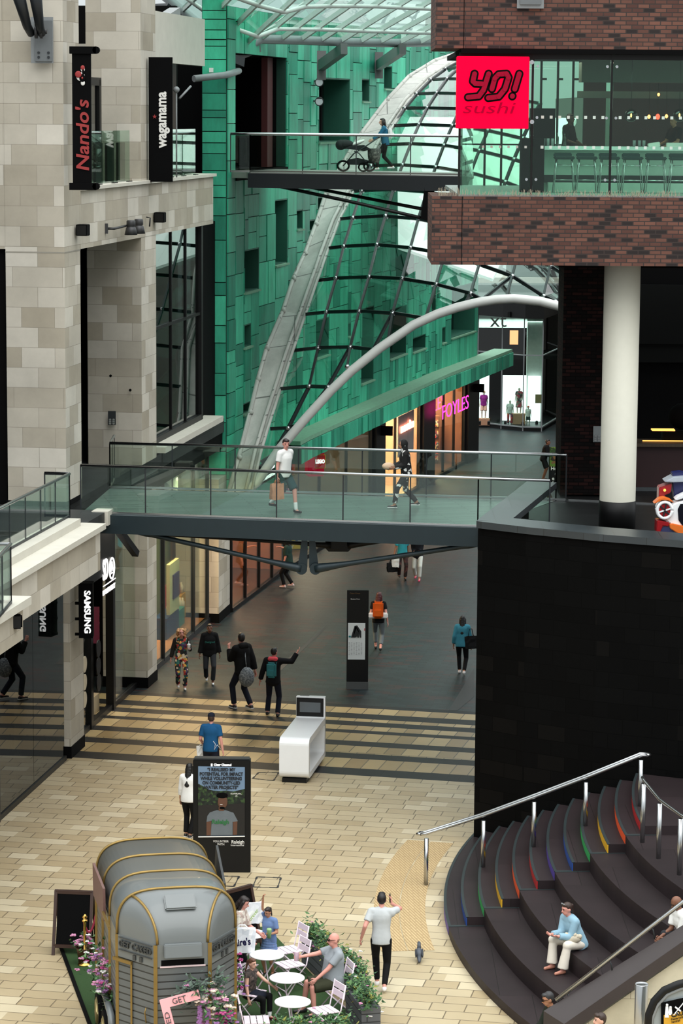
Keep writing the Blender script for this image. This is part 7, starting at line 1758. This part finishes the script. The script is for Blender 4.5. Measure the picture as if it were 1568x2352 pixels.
KB = cl('black', (16, 16, 18)); KW = cl('white', (236, 236, 234), var=.05); KG = cl('light_grey', (186, 190, 192), var=.06); KN = cl('navy', (26, 30, 44)); KD_ = cl('dark_grey', (46, 48, 52))
DEN = cl('pale_denim', (150, 186, 206), var=.15); DENB = cl('blue_denim', (60, 130, 150)); TEAL = cl('teal', (26, 64, 66)); OL = cl('olive', (58, 60, 44))
bagm = {}
def backpack(c, m, name, label, w=.3, h=.42, dp=.15, up_=.3, straps=True, cat='backpack'):
    W = c['W']; hp, d, dx, sd = c['hp'], c['d'], c['dx'], c['sd']; s = c['s']
    t = thing(name, label, cat, W(hp + d * (up_ - h / 2) + dx * .2))
    ctr = hp + d * up_ + dx * (.13 + dp / 2)
    mb = MB(); q = [ctr + sd * (w / 2 * a) + d * (h / 2 * b) + dx * (dp / 2 * cc) for b in (-1, 1) for a, cc in ((-1, -1), (1, -1), (1, 1), (-1, 1))]
    mb.hexa([W(x) for x in q]); mb.build('sack', m, t, bevel=.045 * s)
    pc = ctr + dx * (dp / 2 + .02) - d * h * .16
    mb = MB(); q = [pc + sd * (w * .38 * a) + d * (h * .22 * b) + dx * (.03 * cc) for b in (-1, 1) for a, cc in ((-1, -1), (1, -1), (1, 1), (-1, 1))]; mb.hexa([W(x) for x in q]); mb.build('front_pocket', m, t, bevel=.02 * s)
    if straps:
        for k in (-1, 1):
            mb = MB(); mb.tube([W(x) for x in (ctr + sd * .1 * k + d * h * .4 - dx * dp * .5, hp + d * .55 + sd * .1 * k - dx * .0, hp + d * .42 + sd * .12 * k - dx * .15, hp + d * .25 + sd * .14 * k - dx * .08)], .014, 6); mb.build('strap', m, t)
    return t
def bag(pos, w, h, dp, rz, m, name, label, cat='bag', handle=None, taper=.9, hh=.16, world_up=True):
    """carrier bag hanging from pos (hand)"""
    t = thing(name, label, cat, pos - V((0, 0, h + hh)), rz)
    x, y = w / 2, dp / 2; zt_, zb = hh * -1, -h - hh
    R = Matrix.Rotation(rz, 4, 'Z')
    mb = MB(); q = [V((a * x * k, b * y * k2, zz)) for zz, k, k2 in ((zb, taper, 1.1), (zt_, 1, .5)) for a, b in ((-1, -1), (1, -1), (1, 1), (-1, 1))]
    mb.hexa([pos + R @ p for p in q]); 
    bmesh.ops.subdivide_edges(mb.b, edges=mb.b.edges, cuts=3, use_grid_fill=True); r_ = random.Random(int(abs(pos.x) * 100))
    for v in mb.b.verts: v.co += V((r_.uniform(-1, 1), r_.uniform(-1, 1), r_.uniform(-1, 1))) * .012
    mb.build('sack', m, t)
    for k in (-1, 1):
        mb = MB(); mb.tube([pos + R @ V((-x * .45, k * y * .4, zt_)), pos + R @ V((-x * .2, k * .01, -.02)), pos + R @ V((x * .2, k * .01, -.02)), pos + R @ V((x * .45, k * y * .4, zt_))], .008, 6); mb.build('handle', handle or m, t)
    return t
def handpos(c, k): return c['W'](c['h' + k] + V((0, 0, -.06)))

# 1 upper bridge: woman with pushchair
c = person('pram', 'woman in denim jacket pushing a pushchair on the upper footbridge', (884, 391), 268, 13.28, -88, walk(.26, hl=(.17, -.42, 1.0), hr=(-.17, -.42, 1.0), lean=7), sk='fair', sex='f', hair=('long', (30, 18, 14)), top_=('jacket', cl('mid_denim', (40, 100, 130)), 1.9, .022), low=('leggings', KB, 2, 0), shoes=(236, 236, 236))
backpack(c, KW, 'backpack', 'white rucksack worn by the woman pushing the pushchair', .26, .36, .14, .28)
# 2/3 lower bridge
c = person('bagman', 'young man in white tee and teal shorts carrying a paper bag', (652, 1176), 1002, 6.0, 48, walk(.3, hl=(.25, .1, .84), hr=(-.27, -.02, .76), fr=(-.08, .33, .2), frdir=0), sk='pink', hair=('quiff', (40, 22, 20)), top_=('t_shirt', KW, .7, .02), low=('shorts', TEAL, .95, .035), shoes=(18, 18, 18), socks=(236, 236, 236), head=(-30, 8))
PAPER = cl('kraft_paper', (196, 138, 106), var=.15, scale=14, bump=.5)
bag(handpos(c, 'r'), .32, .36, .16, .5, PAPER, 'paper_bag', 'brown paper carrier bag held by the man in white tee', taper=.95, hh=.1)
SCR = floralmat('scribble_cloth', [(12, 12, 13), (14, 14, 15), (12, 12, 12), (16, 16, 17), (14, 14, 14), (225, 225, 222)], 16)
c = person('track', 'person in black patterned hooded tracksuit walking on the lower footbridge', (932, 1166), 1006, 6.0, -85, walk(.3, hl=(.1, -.3, 1.02), hr=(-.16, -.34, 1.0), lean=6), sk='tan', hair=None, top_=('hooded_top', SCR, 1.95, .03), low=('joggers', SCR, 1.92, .012), shoes=(24, 24, 26), sole=(230, 230, 230), hood=SCR)
q = c['W'](c['hr'] + V((.06, -.1, .03))); MB().ball(q, (.15, .1, .09), 12).build('snack_bag', cl('cream_parcel', (226, 196, 166)), label='pale parcel held by the person in the patterned tracksuit', cat='parcel')
# 4 far silhouette
c = person('far', 'man in black coat leaning on the notice board at street end', (1247, 1102), 1006, 0, 75, dict(hip=(0, 0, .92), lean=14, hl=(.15, -.4, 1.0), hr=(-.15, -.4, 1.0)), sk='brown', hair=('short', (14, 12, 12)), top_=('t_shirt', KB, 1, .02), low=('shorts', KB, .95, .03), over=('coat', KB, 1.9, .035), shoes=(20, 20, 20))
# 5-7 under the bridge
c = person('green', 'long haired woman in green top pointing at the cafe window', (662, 1350), None, 0, -110, walk(.12, hl=(.2, -.1, .85), hr=(-.3, -.4, 1.32)), H=1.66, sk='pink', sex='f', hair=('long', (24, 16, 14)), top_=('top', cl('bottle_green', (40, 62, 56)), .9, .03), low=('trousers', KB, 1.95, .01), shoes=(214, 190, 190))
c = person('cyan', 'woman in turquoise tee carrying black and white shopping bags', (923, 1330), None, 0, 8, walk(.18, hr=(-.32, -.05, .76)), H=1.64, sk='tan', sex='f', hair=('bob', (60, 40, 34)), top_=('t_shirt', cl('turquoise', (70, 190, 205)), .7, .02), low=('trousers', floralmat('dark_print', [(30, 20, 18), (60, 30, 30), (24, 18, 18), (90, 50, 46)], 14), 1.95, .012), shoes=(24, 20, 20))
bag(handpos(c, 'r') + V((-.06, 0, 0)), .36, .3, .14, .3, KB, 'shopping_bag', 'black shopping bag carried by the woman in turquoise', hh=.2)
bag(handpos(c, 'r') + V((.05, -.05, 0)), .24, .28, .1, -.2, KW, 'shopping_bag', 'small white shopping bag carried by the woman in turquoise', hh=.05)
c = person('blazer', 'woman in black blazer, white trousers and pink shoes', (958, 1333), None, 0, -6, walk(.2, hl=(.05, -.2, 1.02), hr=(-.1, -.2, 1.0)), H=1.68, sk='pink', sex='f', hair=('bob', (40, 28, 24)), top_=('blouse', cl('pink_blouse', (226, 120, 150)), 1, .014), low=('trousers', cl('off_white', (214, 216, 210)), 1.85, .01), over=('blazer', cl('ink', (20, 22, 28)), 1.85, .03), shoes=(220, 70, 110))
# 8 orange rucksack
c = person('orange', 'red haired woman with an orange rucksack walking away by the totem', (868, 1494), 1357, 0, 176, walk(.22, hl=(.2, -.2, .95), hr=(-.28, .05, .8), fr=(-.08, .2, .12)), sk='pink', sex='f', hair=('long', (74, 18, 22)), top_=('t_shirt', KB, .6, .018), low=('leggings', cl('mid_grey', (112, 120, 124)), 1.75, .006), shoes=(18, 18, 18), head=(-20, 0))
ORG = cl('orange_canvas', (214, 92, 24)); backpack(c, ORG, 'rucksack', 'orange rucksack on the back of the red haired woman', .3, .48, .16, .3)
q = c['W'](c['hp'] + c['d'] * .14 + c['dx'] * .16); MB().box(q, (.56, .1, .16), 0).build('folded_cloth', KW, label='white cloth tied round the orange rucksack', cat='cloth', bevel=.03)
# 9 denim jacket
c = person('denim', 'black haired woman in blue denim jacket walking away near the black wall', (1060, 1549), 1411, 0, 172, walk(.16, hl=(.25, -.04, .86), hr=(-.26, -.06, .84)), sk='tan', sex='f', hair=('long', (12, 12, 14)), top_=('jacket', DENB, 1.85, .026), low=('leggings', KB, 1.95, .004), shoes=(232, 226, 226))
bag(c['W'](c['sr'] + V((-.08, .05, -.02))), .34, .34, .14, .2, KB, 'shoulder_bag', 'black shoulder bag of the woman in blue denim jacket', hh=.22)
# 10-13 group by the striped band
FLO = floralmat('floral_jumpsuit', [(28, 30, 30), (214, 160, 70), (40, 100, 90), (190, 60, 50), (230, 210, 180), (70, 40, 80), (34, 40, 36)], 17)
c = person('curly', 'curly blonde woman in a floral jumpsuit holding a white cup', (416, 1583), 1440, 0, 12, walk(.1, hl=(.18, -.26, 1.2), hr=(-.3, .02, .8), hip=(0, 0, .92)), sk='pink', sex='f', hair=('curly', (196, 144, 96)), top_=('jumpsuit_top', FLO, .3, .016), low=('jumpsuit_legs', FLO, 1.9, .014), over=None, shoes=(236, 234, 232))
c['piece']('cardigan', lambda mb: (c['arms'](mb, .024, 1.85), mb.ball(c['hp'] + c['d'] * .25 + c['dx'] * .06, (.165, .1, .26), 14, c['TM'])), cl('dark_cardigan', (44, 40, 38)))
q = c['W'](c['hl'] + V((-.02, -.09, .05))); MB().lathe(q, [(.035, -.08), (.045, .06), (.046, .08), (.008, .085), (.006, .16)], 12).build('drink_cup', WHITE, label='white cup with straw held by the curly blonde woman', cat='cup')
c = person('hoodie', 'woman in black hooded sweatshirt and dark trousers walking towards the plaza', (481, 1569), 1428, 0, 6, walk(.2, hl=(.29, .0, .8), hr=(-.29, -.08, .8)), sk='brown', sex='f', hair=('short', (18, 14, 14)), top_=('hooded_top', KB, 1.92, .034), low=('trousers', KD_, 1.9, .014), shoes=(236, 236, 236))
txt('Designed', .075 * c['s'], cl('teal_print', (60, 130, 120)), c['W'](c['hp'] + c['d'] * .3 + V((0, -.165, 0))), (1, .1, 0), (0, 0, 1), c['t'], ext=.004, name='sweatshirt_print')
c['piece']('lowered_hood', lambda mb: cap(mb, c['nb'] + c['sd'] * .06 + c['dx'] * .05, c['nb'] - c['sd'] * .06 + c['dx'] * .05, .07, .07), KB)
c = person('draw', 'person in black jacket carrying a grey drawstring bag', (557, 1630), 1450, 0, -140, walk(.2, hl=(.14, -.3, 1.34), hr=(-.28, .1, .82)), sk='pink', hair=('short', (24, 16, 16)), top_=('t_shirt', KW, .5, .02), low=('jeans', KN, 1.95, .012), over=('jacket', KB, 1.9, .032), shoes=(24, 24, 28), sole=(230, 230, 230), head=(-20, 0))
c['piece']('lowered_hood', lambda mb: cap(mb, c['nb'] + c['sd'] * .06 + c['dx'] * .06, c['nb'] - c['sd'] * .06 + c['dx'] * .06, .08, .08), KB)
SPK = floralmat('speckled_cloth', [(110, 116, 122), (84, 90, 96), (140, 146, 150), (96, 102, 108)], 40)
q = AT(566, 1555, c['t'].location.y - .15)
t = thing('drawstring_bag', 'grey speckled drawstring bag hanging at the side of the person in black', 'bag', q - V((0, 0, .27)))
MB().ball(q, (.2, .13, .26), 16).build('sack', SPK, t); MB().tube([q + V((0, 0, .22)), q + V((-.02, 0, .4)), q + V((-.04, .05, .62))], .012, 6).build('cord', SPK, t)
c = person('point', 'man in black jacket pointing to the right, teal rucksack on back', (627, 1643), 1485, 0, 168, dict(hip=(0, 0, .92), fl=(.16, -.05, .08), fr=(-.14, .1, .08), hr=(-.56, -.2, 1.58), hl=(.36, -.05, .82), pole_r=(-.3, .2, -1), curl=.2, lean=2), sk='pink', hair=('short', (20, 16, 16)), low=('trousers', KN, 1.97, .016), over=('jacket', cl('black_softshell', (20, 20, 24)), 1.93, .03), shoes=(16, 16, 18), head=(-20, 0))
c['piece']('lowered_hood', lambda mb: cap(mb, c['nb'] + c['sd'] * .07 + c['dx'] * .06, c['nb'] - c['sd'] * .07 + c['dx'] * .06, .065, .065), cl('coral_lining', (240, 90, 100)), label='coral pink hood lining')
backpack(c, cl('teal_bag', (60, 130, 136)), 'rucksack', 'teal rucksack on the back of the pointing man', .24, .38, .14, .26)
# 14 cap man, 15 white shirt
c = person('cap', 'man in blue tee and navy cap walking away behind the advertising screen', (484, 1806), 1636, 0, 174, walk(.22, hl=(.24, -.22, .98), hr=(-.3, .06, .8), hip=(0, 0, .92)), sk='pink', hair=('short', (70, 50, 40)), top_=('t_shirt', cl('petrol_blue', (26, 82, 126)), .75, .02), low=('shorts', KN, .98, .03), shoes=(30, 30, 34), fat=1.08)
c['piece']('cap', lambda mb: (mb.ball(c['HP'](0, -.01, .065), (.087, .1, .075), 14, c['HM']), cap(mb, c['HP'](-.04, .1, .055), c['HP'](.04, .1, .055), .02, .02)), KN, .012)
c['raw']('earphone_cable', lambda mb: mb.tube([c['hp'] + V((-.08, .14, .18)), c['hp'] + V((-.13, .16, .12)), c['hp'] + V((-.1, .17, -.02)), c['hp'] + V((-.17, .14, .1)), c['hr'] + V((.02, 0, 0))], .006, 6), WPAINT)
bag(handpos(c, 'l') + V((-.02, 0, .03)), .2, .28, .1, .1, KW, 'carrier_bag', 'white carrier bag in the left hand of the man in blue tee', hh=.06)
c = person('white', 'black haired woman in white shirt standing behind the advertising screen', (433, 1923), 1752, 0, 160, dict(fl=(.08, -.04, .08), fr=(-.06, .06, .08), hl=(.24, -.08, .85), hr=(-.1, -.3, 1.15)), sk='tan', sex='f', hair=('long', (14, 12, 13)), top_=('blouse', KW, 1.6, .022), low=('trousers', KB, 1.95, .014), shoes=(30, 30, 30), sole=(235, 235, 235))
# 16 grey tee walker
c = person('grey', 'man in light grey tee and black jeans walking away with phone to ear', (874, 2272), 2047, 0, 177, walk(.22, hl=(.34, .02, .92), hr=(-.17, -.12, 1.5), pole_r=(-.7, -.5, -1), fr=(-.07, .2, .12), fl=(.07, -.2, .09), hand_r=(.1, -.1, 1)), sk='pink', hair=('quiff', (26, 20, 20)), top_=('t_shirt', KG, .66, .018), low=('jeans', KB, 1.95, .0), shoes=(240, 240, 240))
q = c['W'](c['hr'] + V((.03, -.02, .09))); MB().box(q, (.02, .08, .15)).build('phone', BLACK, label='black phone held to the ear of the man in grey tee', cat='phone', bevel=.005)
# 17 woman by trailer
c = person('trailer', 'dark haired woman bending past the horsebox with a carrier bag', (541, 2266), None, 0, 78, dict(lean=12, hl=(.12, -.42, 1.0), hr=(-.18, -.3, .95)), H=1.66, sk='pink', sex='f', hair=('long', (34, 22, 20)), top_=('top', floralmat('pale_print', [(220, 214, 200), (200, 190, 180), (170, 150, 140)], 20), 1.0, .02), low=('trousers', KB, 1.95, .01), head=(0, 25))
CLR = floralmat('crinkled_white', [(236, 236, 238), (224, 226, 230), (240, 240, 240), (214, 218, 224)], 9)
q = AT(556, 2122, c['t'].location.y - .35)
t = bag(q, .46, .42, .18, .05, CLR, 'carrier_bag', 'white carrier bag with dark blue lettering beside the horsebox', hh=.08)
txt("laire's", .17, cl('navy_print', (26, 22, 66)), q + V((0, -.17, -.28)), (1, .05, .12), UPZ, t, ext=.004, bold=.006, name='lettering', width=.3)
# 18 girl in blue dress
BDR = cl('blue_gingham', (108, 132, 176)); 
c = person('girl', 'girl in blue dress holding a bag up in the air and a cup', (618, 2238), None, 0, -25, dict(hr=(-.12, -.1, 1.95), hl=(.18, -.3, 1.12), pole_r=(-1, .1, 0), curl=.9, hip=(0, 0, .9)), H=1.27, sk='tan', sex='f', hair=('pony', (40, 24, 18)), top_=('bodice', BDR, .7, .022), low=None, skirt=('skirt', BDR, .42, .27), shoes=(40, 30, 30), head=(-15, 20))
q = c['W'](c['hr'] + V((0, 0, .06)))
t = bag(q + V((-.16, 0, -.1)), .32, .36, .1, .35, CLR, 'carrier_bag', 'crumpled white carrier bag swung up by the girl in blue dress', hh=.02)
txt('forever', .09, mat('lime_print', (150, 190, 60), .6), q + V((-.17, -.1, -.32)), (.6, .1, .8), (-.8, 0, .6), t, ext=.003, name='lettering', width=.26)
q = c['W'](c['hl'] + V((0, -.07, .03))); MB().lathe(q, [(.034, -.08), (.044, .06), (.046, .07), (.04, .09)], 12).build('drink_cup', mat('pale_green_cup', (150, 190, 130), .5), label='green lidded cup held by the girl in blue dress', cat='cup')
# seated figures ------------------------------------------------------------
c = person('seatgirl', 'girl in dark patterned top sitting on a pink folding chair', (588, 2330), None, 0, 62, sit(.46, hl=(.2, -.5, .72), hr=(-.24, -.12, .5), fl=(.09, -.46, .1), fr=(-.1, -.4, .1), lean=4), H=1.34, world=CH['girl'], sk='fair', sex='f', hair=('pony', (104, 66, 44)), top_=('top', floralmat('dark_dots', [(40, 34, 32), (64, 54, 50), (90, 76, 70)], 30), .25, .018), low=('tights', KB, 1.8, .004), skirt=None, shoes=(96, 24, 26), socks=(225, 225, 228), head=(-10, 5))
c['piece']('skirt', lambda mb: (mb.ball(c['hp'] + V((0, -.1, -.02)), (.2, .24, .12), 14), mb.ball(c['hp'] + V((0, -.26, -.02)), (.22, .14, .1), 14)), KN)
c = person('seatman', 'bald man in grey tee and olive shorts sitting by the planters', (770, 2300), None, 0, -72, sit(.46, hl=(.2, -.42, .62), hr=(-.18, -.66, .92), fl=(.16, -.4, .08), fr=(-.14, -.5, .08), lean=-2), H=1.78, world=CH['man'], sk='pink', hair=('bald', (150, 110, 90), 1), top_=('t_shirt', cl('heather_grey', (150, 156, 162), var=.08), .72, .02), low=('shorts', OL, .98, .035), shoes=(40, 40, 40), fat=1.22, glasses=True, head=(0, 5))
q = c['W'](c['hr'] + V((.02, -.1, .03))); MB().lathe(q, [(.036, -.09), (.048, .06), (.05, .065), (.05, .075)], 14).build('drink_cup', mat('pale_pink_cup', (232, 200, 216), .5), label='pale pink paper cup held by the bald seated man', cat='cup')
# woman on the seat terraces
zs = RISE * 5; yw = 45.35; xs = CX - math.sqrt(rad(5) ** 2 - (yw - CY) ** 2)
c = person('steps', 'woman in pale denim shirt and white trousers sitting on the dark seat terraces', None, None, 0, -58, dict(hip=(0, 0, .46), lean=24, fl=(.2, -.48, .08), fr=(-.14, -.46, .08), hl=(.1, -.52, .66), hr=(-.06, -.54, .66), knee_l=(.3, -1, .3), knee_r=(-.3, -1, .3), fdir=(0, -1, 0), curl=1.0), H=1.70, world=(xs + .22, yw, RISE * 3), sk='pink', sex='f', hair=('pony', (58, 38, 30)), top_=('shirt', DEN, 1.9, .028), low=('trousers', cl('ivory_linen', (226, 218, 206), var=.08), 1.97, .05), shoes=(190, 130, 110), head=(-4, 12))
c['raw']('sunglasses', lambda mb: (mb.ball(c['HP'](-.03, .06, .115), (.024, .012, .018), 10, c['HM']), mb.ball(c['HP'](.03, .06, .115), (.024, .012, .018), 10, c['HM'])), GREYST)
q = c['W'](c['hp'] + V((.16, -.26, .14))); t = thing('handbag', 'cream gathered handbag in the lap of the woman on the terraces', 'bag', q)
mb = MB(); mb.ball(q, (.17, .08, .09), 14); 
for i in range(7): mb.ball(q + V((-.14 + .045 * i, -.02, .05 + .02 * math.sin(i * 2))), .045, 8)
mb.build('sack', cl('cream_leather', (206, 196, 176)), t)
# bald man behind the parapet, man with jacket, boy's head
hb_ = AT(1553, 2062, 43.4)
c = person('bald', 'bald man in white tee sitting behind the sloping parapet at right edge', None, None, 0, -70, sit(.34, lean=26, hl=(.1, -.5, .5), hr=(-.1, -.5, .48)), H=1.75, world=(hb_.x + .25, 43.4, RISE * 7), sk='brown', hair=('bald', (60, 44, 36)), top_=('t_shirt', KW, .8, .028), low=('trousers', KD_, 1.95, .012), head=(0, 30))
hb_ = AT(1252, 2283, 41.95)
c = person('jacket', 'man in dark green jacket and pale jeans sitting at the foot of the parapet', None, None, 0, -80, sit(.34, lean=24, hl=(.08, -.5, .5), hr=(-.06, -.52, .48), curl=1.0), H=1.75, world=(hb_.x + .3, 41.95, 0), sk='tan', hair=('short', (50, 50, 52)), top_=('t_shirt', KW, .5, .015), low=('jeans', cl('light_jeans', (176, 200, 216)), 1.95, .012), over=('jacket', cl('forest_jacket', (34, 40, 32)), 1.92, .03), glasses=True, head=(0, 18))
hb_ = AT(1388, 2334, 39.6)
c = person('boy', 'boy with short brown hair passing in front of the sandstone parapet', None, None, 0, -75, walk(.15), H=1.68, world=(hb_.x, 39.6, 0), sk='fair', hair=('quiff', (56, 38, 30)), top_=('t_shirt', KD_, .9, .02), low=('trousers', KN, 1.95, .01))
# silhouettes inside the restaurant
q = AT(1303, 300, 63.6); c = person('bartender', 'dark silhouetted bartender behind the bar near its left end', None, None, 0, 60, dict(hl=(.2, -.3, 1.0), hr=(-.2, -.3, 1.05), head=(0, 10)), H=1.74, world=(q.x, 63.6, 13.32), sk='deep', hair=('short', (14, 12, 12)), top_=('shirt', KB, 1.2, .02), low=('trousers', KB, 1.95, .01))
q = AT(1552, 300, 63.2); c = person('cook', 'dark silhouetted worker behind the bar at its right end', None, None, 0, -60, dict(hl=(.2, -.35, 1.05), hr=(-.2, -.35, 1.05)), H=1.7, world=(q.x, 63.2, 13.32), sk='tan', hair=('short', (14, 12, 12)), top_=('shirt', KB, .8, .02), low=('trousers', KB, 1.95, .01))
# mannequins ----------------------------------------------------------------
def mannequin(key, label, px, py_top, py_bot, Y, topm, lowm, rz=0, hat=None, bags=None, low='shorts', f=.9, skirt=None, sleeves=.6, rel='fair', hm=(226, 214, 200)):
    a, b = AT(px, py_top, Y), AT(px, py_bot, Y); H = a.z - b.z
    SK['dummy_' + key] = hm
    c = person(key, label, None, None, 0, rz, dict(hl=(.26, -.04, .8), hr=(-.26, -.04, .8)), H=H, world=(b.x, Y, b.z), sk='dummy_' + key, sex='f', hair=None, top_=('top', topm, sleeves, .03) if topm else None, low=(low, lowm, f, .03) if lowm else None, skirt=skirt, shoes=None, voxel=.018)
    c['t'].name = 'mannequin'; c['t']['category'] = 'mannequin'
    if hat: c['piece']('hat', lambda mb: (mb.ball(c['HP'](0, -.01, .075), (.085, .1, .07), 12, c['HM']), mb.lathe(c['HP'](0, -.01, .045), [(.13, 0), (.13, .012), (.08, .03)], 16)), hat, .014)
    return c
YM = 131.6
BOX = mat('cardboard_plinth', (190, 142, 112), .8)
mannequin('m1', 'mannequin in sun hat and purple top in the left lit window', 1110, 897, 963, YM + .2, cl('purple', (150, 50, 140)), cl('sand_shorts', (220, 180, 160)), hat=cl('straw', (200, 160, 110)))
mannequin('m2', 'mannequin in striped dress on the cardboard block', 1191, 889, 951, YM - .2, floralmat('dress_stripe', [(120, 110, 100), (180, 60, 80), (60, 60, 70), (200, 190, 180)], 9), None, skirt=('skirt', floralmat('dress_stripe', []), .45, .24))
mannequin('m3', 'mannequin in white top and striped trousers left of the cardboard block', 1170, 918, 978, YM - .4, KW, floralmat('trouser_stripe', [(190, 60, 70), (60, 50, 90), (210, 110, 60)], 10), low='trousers', f=1.7)
mannequin('m4', 'child mannequin in red cap and dark shorts right of the cardboard block', 1212, 932, 979, YM - .4, KW, cl('slate_shorts', (50, 70, 70)), hat=cl('coral_cap', (220, 110, 90)))
for px0, px1, py0, py1, Y, lab in ((1177, 1206, 951, 979, YM - .2, 'tan cardboard block under the striped dress mannequin'), (1097, 1124, 962, 975, YM + .2, 'low cardboard block under the purple topped mannequin')):
    mb = MB(); pxbox(mb, px0, py0, px1, py1 + 2, Y - .25, .5); mb.build('cardboard_block', BOX, label=lab, cat='block')
b_ = L(4.25, .95, .45)
mannequin('suit', 'mannequin in dark suit on the plinth of the menswear window', 252, 1404, 1580, b_.y, None, cl('suit_trousers', (14, 14, 18)), low='trousers', f=1.95, rz=40, hm=(150, 130, 110))
c = PEOPLE['suit']; c['piece']('suit_jacket', lambda mb: (c['torso'](mb, .03), c['arms'](mb, .03, 1.9)), cl('suit_black', (14, 14, 18))); c['t'].location = b_; 
# ------------------------------------------------------------------ overcast daylight
w_ = bpy.data.worlds.new('overcast'); S.world = w_; w_.use_nodes = True
nt = w_.node_tree; nt.nodes.clear()
out = nt.nodes.new('ShaderNodeOutputWorld'); bg = nt.nodes.new('ShaderNodeBackground'); bg.inputs[1].default_value = 1.0
tc = nt.nodes.new('ShaderNodeTexCoord'); sx = nt.nodes.new('ShaderNodeSeparateXYZ'); nt.links.new(tc.outputs['Generated'], sx.inputs[0])
rp = nt.nodes.new('ShaderNodeValToRGB'); nt.links.new(sx.outputs[2], rp.inputs[0])
els = rp.color_ramp.elements
els[0].position = 0.0; els[0].color = (.50, .54, .55, 1)
els[1].position = 1.0; els[1].color = (1.9, 1.98, 1.98, 1)
q = els.new(.45); q.color = (1.05, 1.1, 1.1, 1)
nt.links.new(rp.outputs[0], bg.inputs[0]); nt.links.new(bg.outputs[0], out.inputs[0])
sl_ = bpy.data.lights.new('sky_sun', 'SUN'); sl_.energy = 1.3; sl_.angle = math.radians(70); sl_.color = (1, .985, .95)
so = bpy.data.objects.new('sky_sun', sl_); COL.objects.link(so); so.rotation_euler = (math.radians(28), math.radians(12), 0)
vs = S.view_settings; vs.view_transform = 'Standard'; vs.look = 'None'; vs.gamma = 1.0; vs.use_curve_mapping = False
vs.exposure = EXPO
S.cycles.max_bounces = 8; S.cycles.transparent_max_bounces = 24; S.cycles.diffuse_bounces = 3; S.cycles.glossy_bounces = 4
S.cycles.use_denoising = True; S.cycles.caustics_reflective = False; S.cycles.caustics_refractive = False; S.cycles.sample_clamp_indirect = 6
# MISSING_LABELS: names and words for the parts of the setting that were built without any
LAB = {'floor': 'paved mall floor with tan slabs and dark stripes', 'baseboard_left': 'black skirting at the foot of the tall stone pillar', 'trim_3': 'pale ledge on top of the stone band', 'trim_4': 'thin pale joint under the stone band', 'trim_5': 'short stone kerb where the footbridge lands', 'trim_6': 'steel threshold strip by the brick pillar', 'trim_7': 'perforated dark grille in the far right undercroft',
 'ceiling_ground': 'dark ceiling above the left ground floor shops', 'ceiling_level_one': 'dark ceiling above the left first level', 'floor_level_two': 'dark floor of the upper left level', 'ceiling_level_two': 'white soffit at the upper left', 'wall_back_left': 'dark back wall behind the left shops', 'wall_dividing': 'dark dividing wall behind the tall left pillar', 'wall_dividing_ground': 'dark dividing wall between the left shops',
 'wall_dividing_upper': 'dark dividing wall beside the tall window', 'ceiling_undercroft': 'dark ceiling under the brick block', 'wall_undercroft': 'dark back wall of the right undercroft', 'wall_grey_panel': 'charcoal panels at the back of the right undercroft', 'wall_far_right': 'plain far wall hidden behind the brick block'}
for o in S.objects:
    if o.parent is None and o.type in ('MESH', 'EMPTY'):
        b_ = o.name.split('.')[0]
        if not o.get('label') and b_ in LAB: o['label'] = LAB[b_]
        if not o.get('category'): o['category'] = b_.split('_')[0]
bpy.context.view_layer.update()
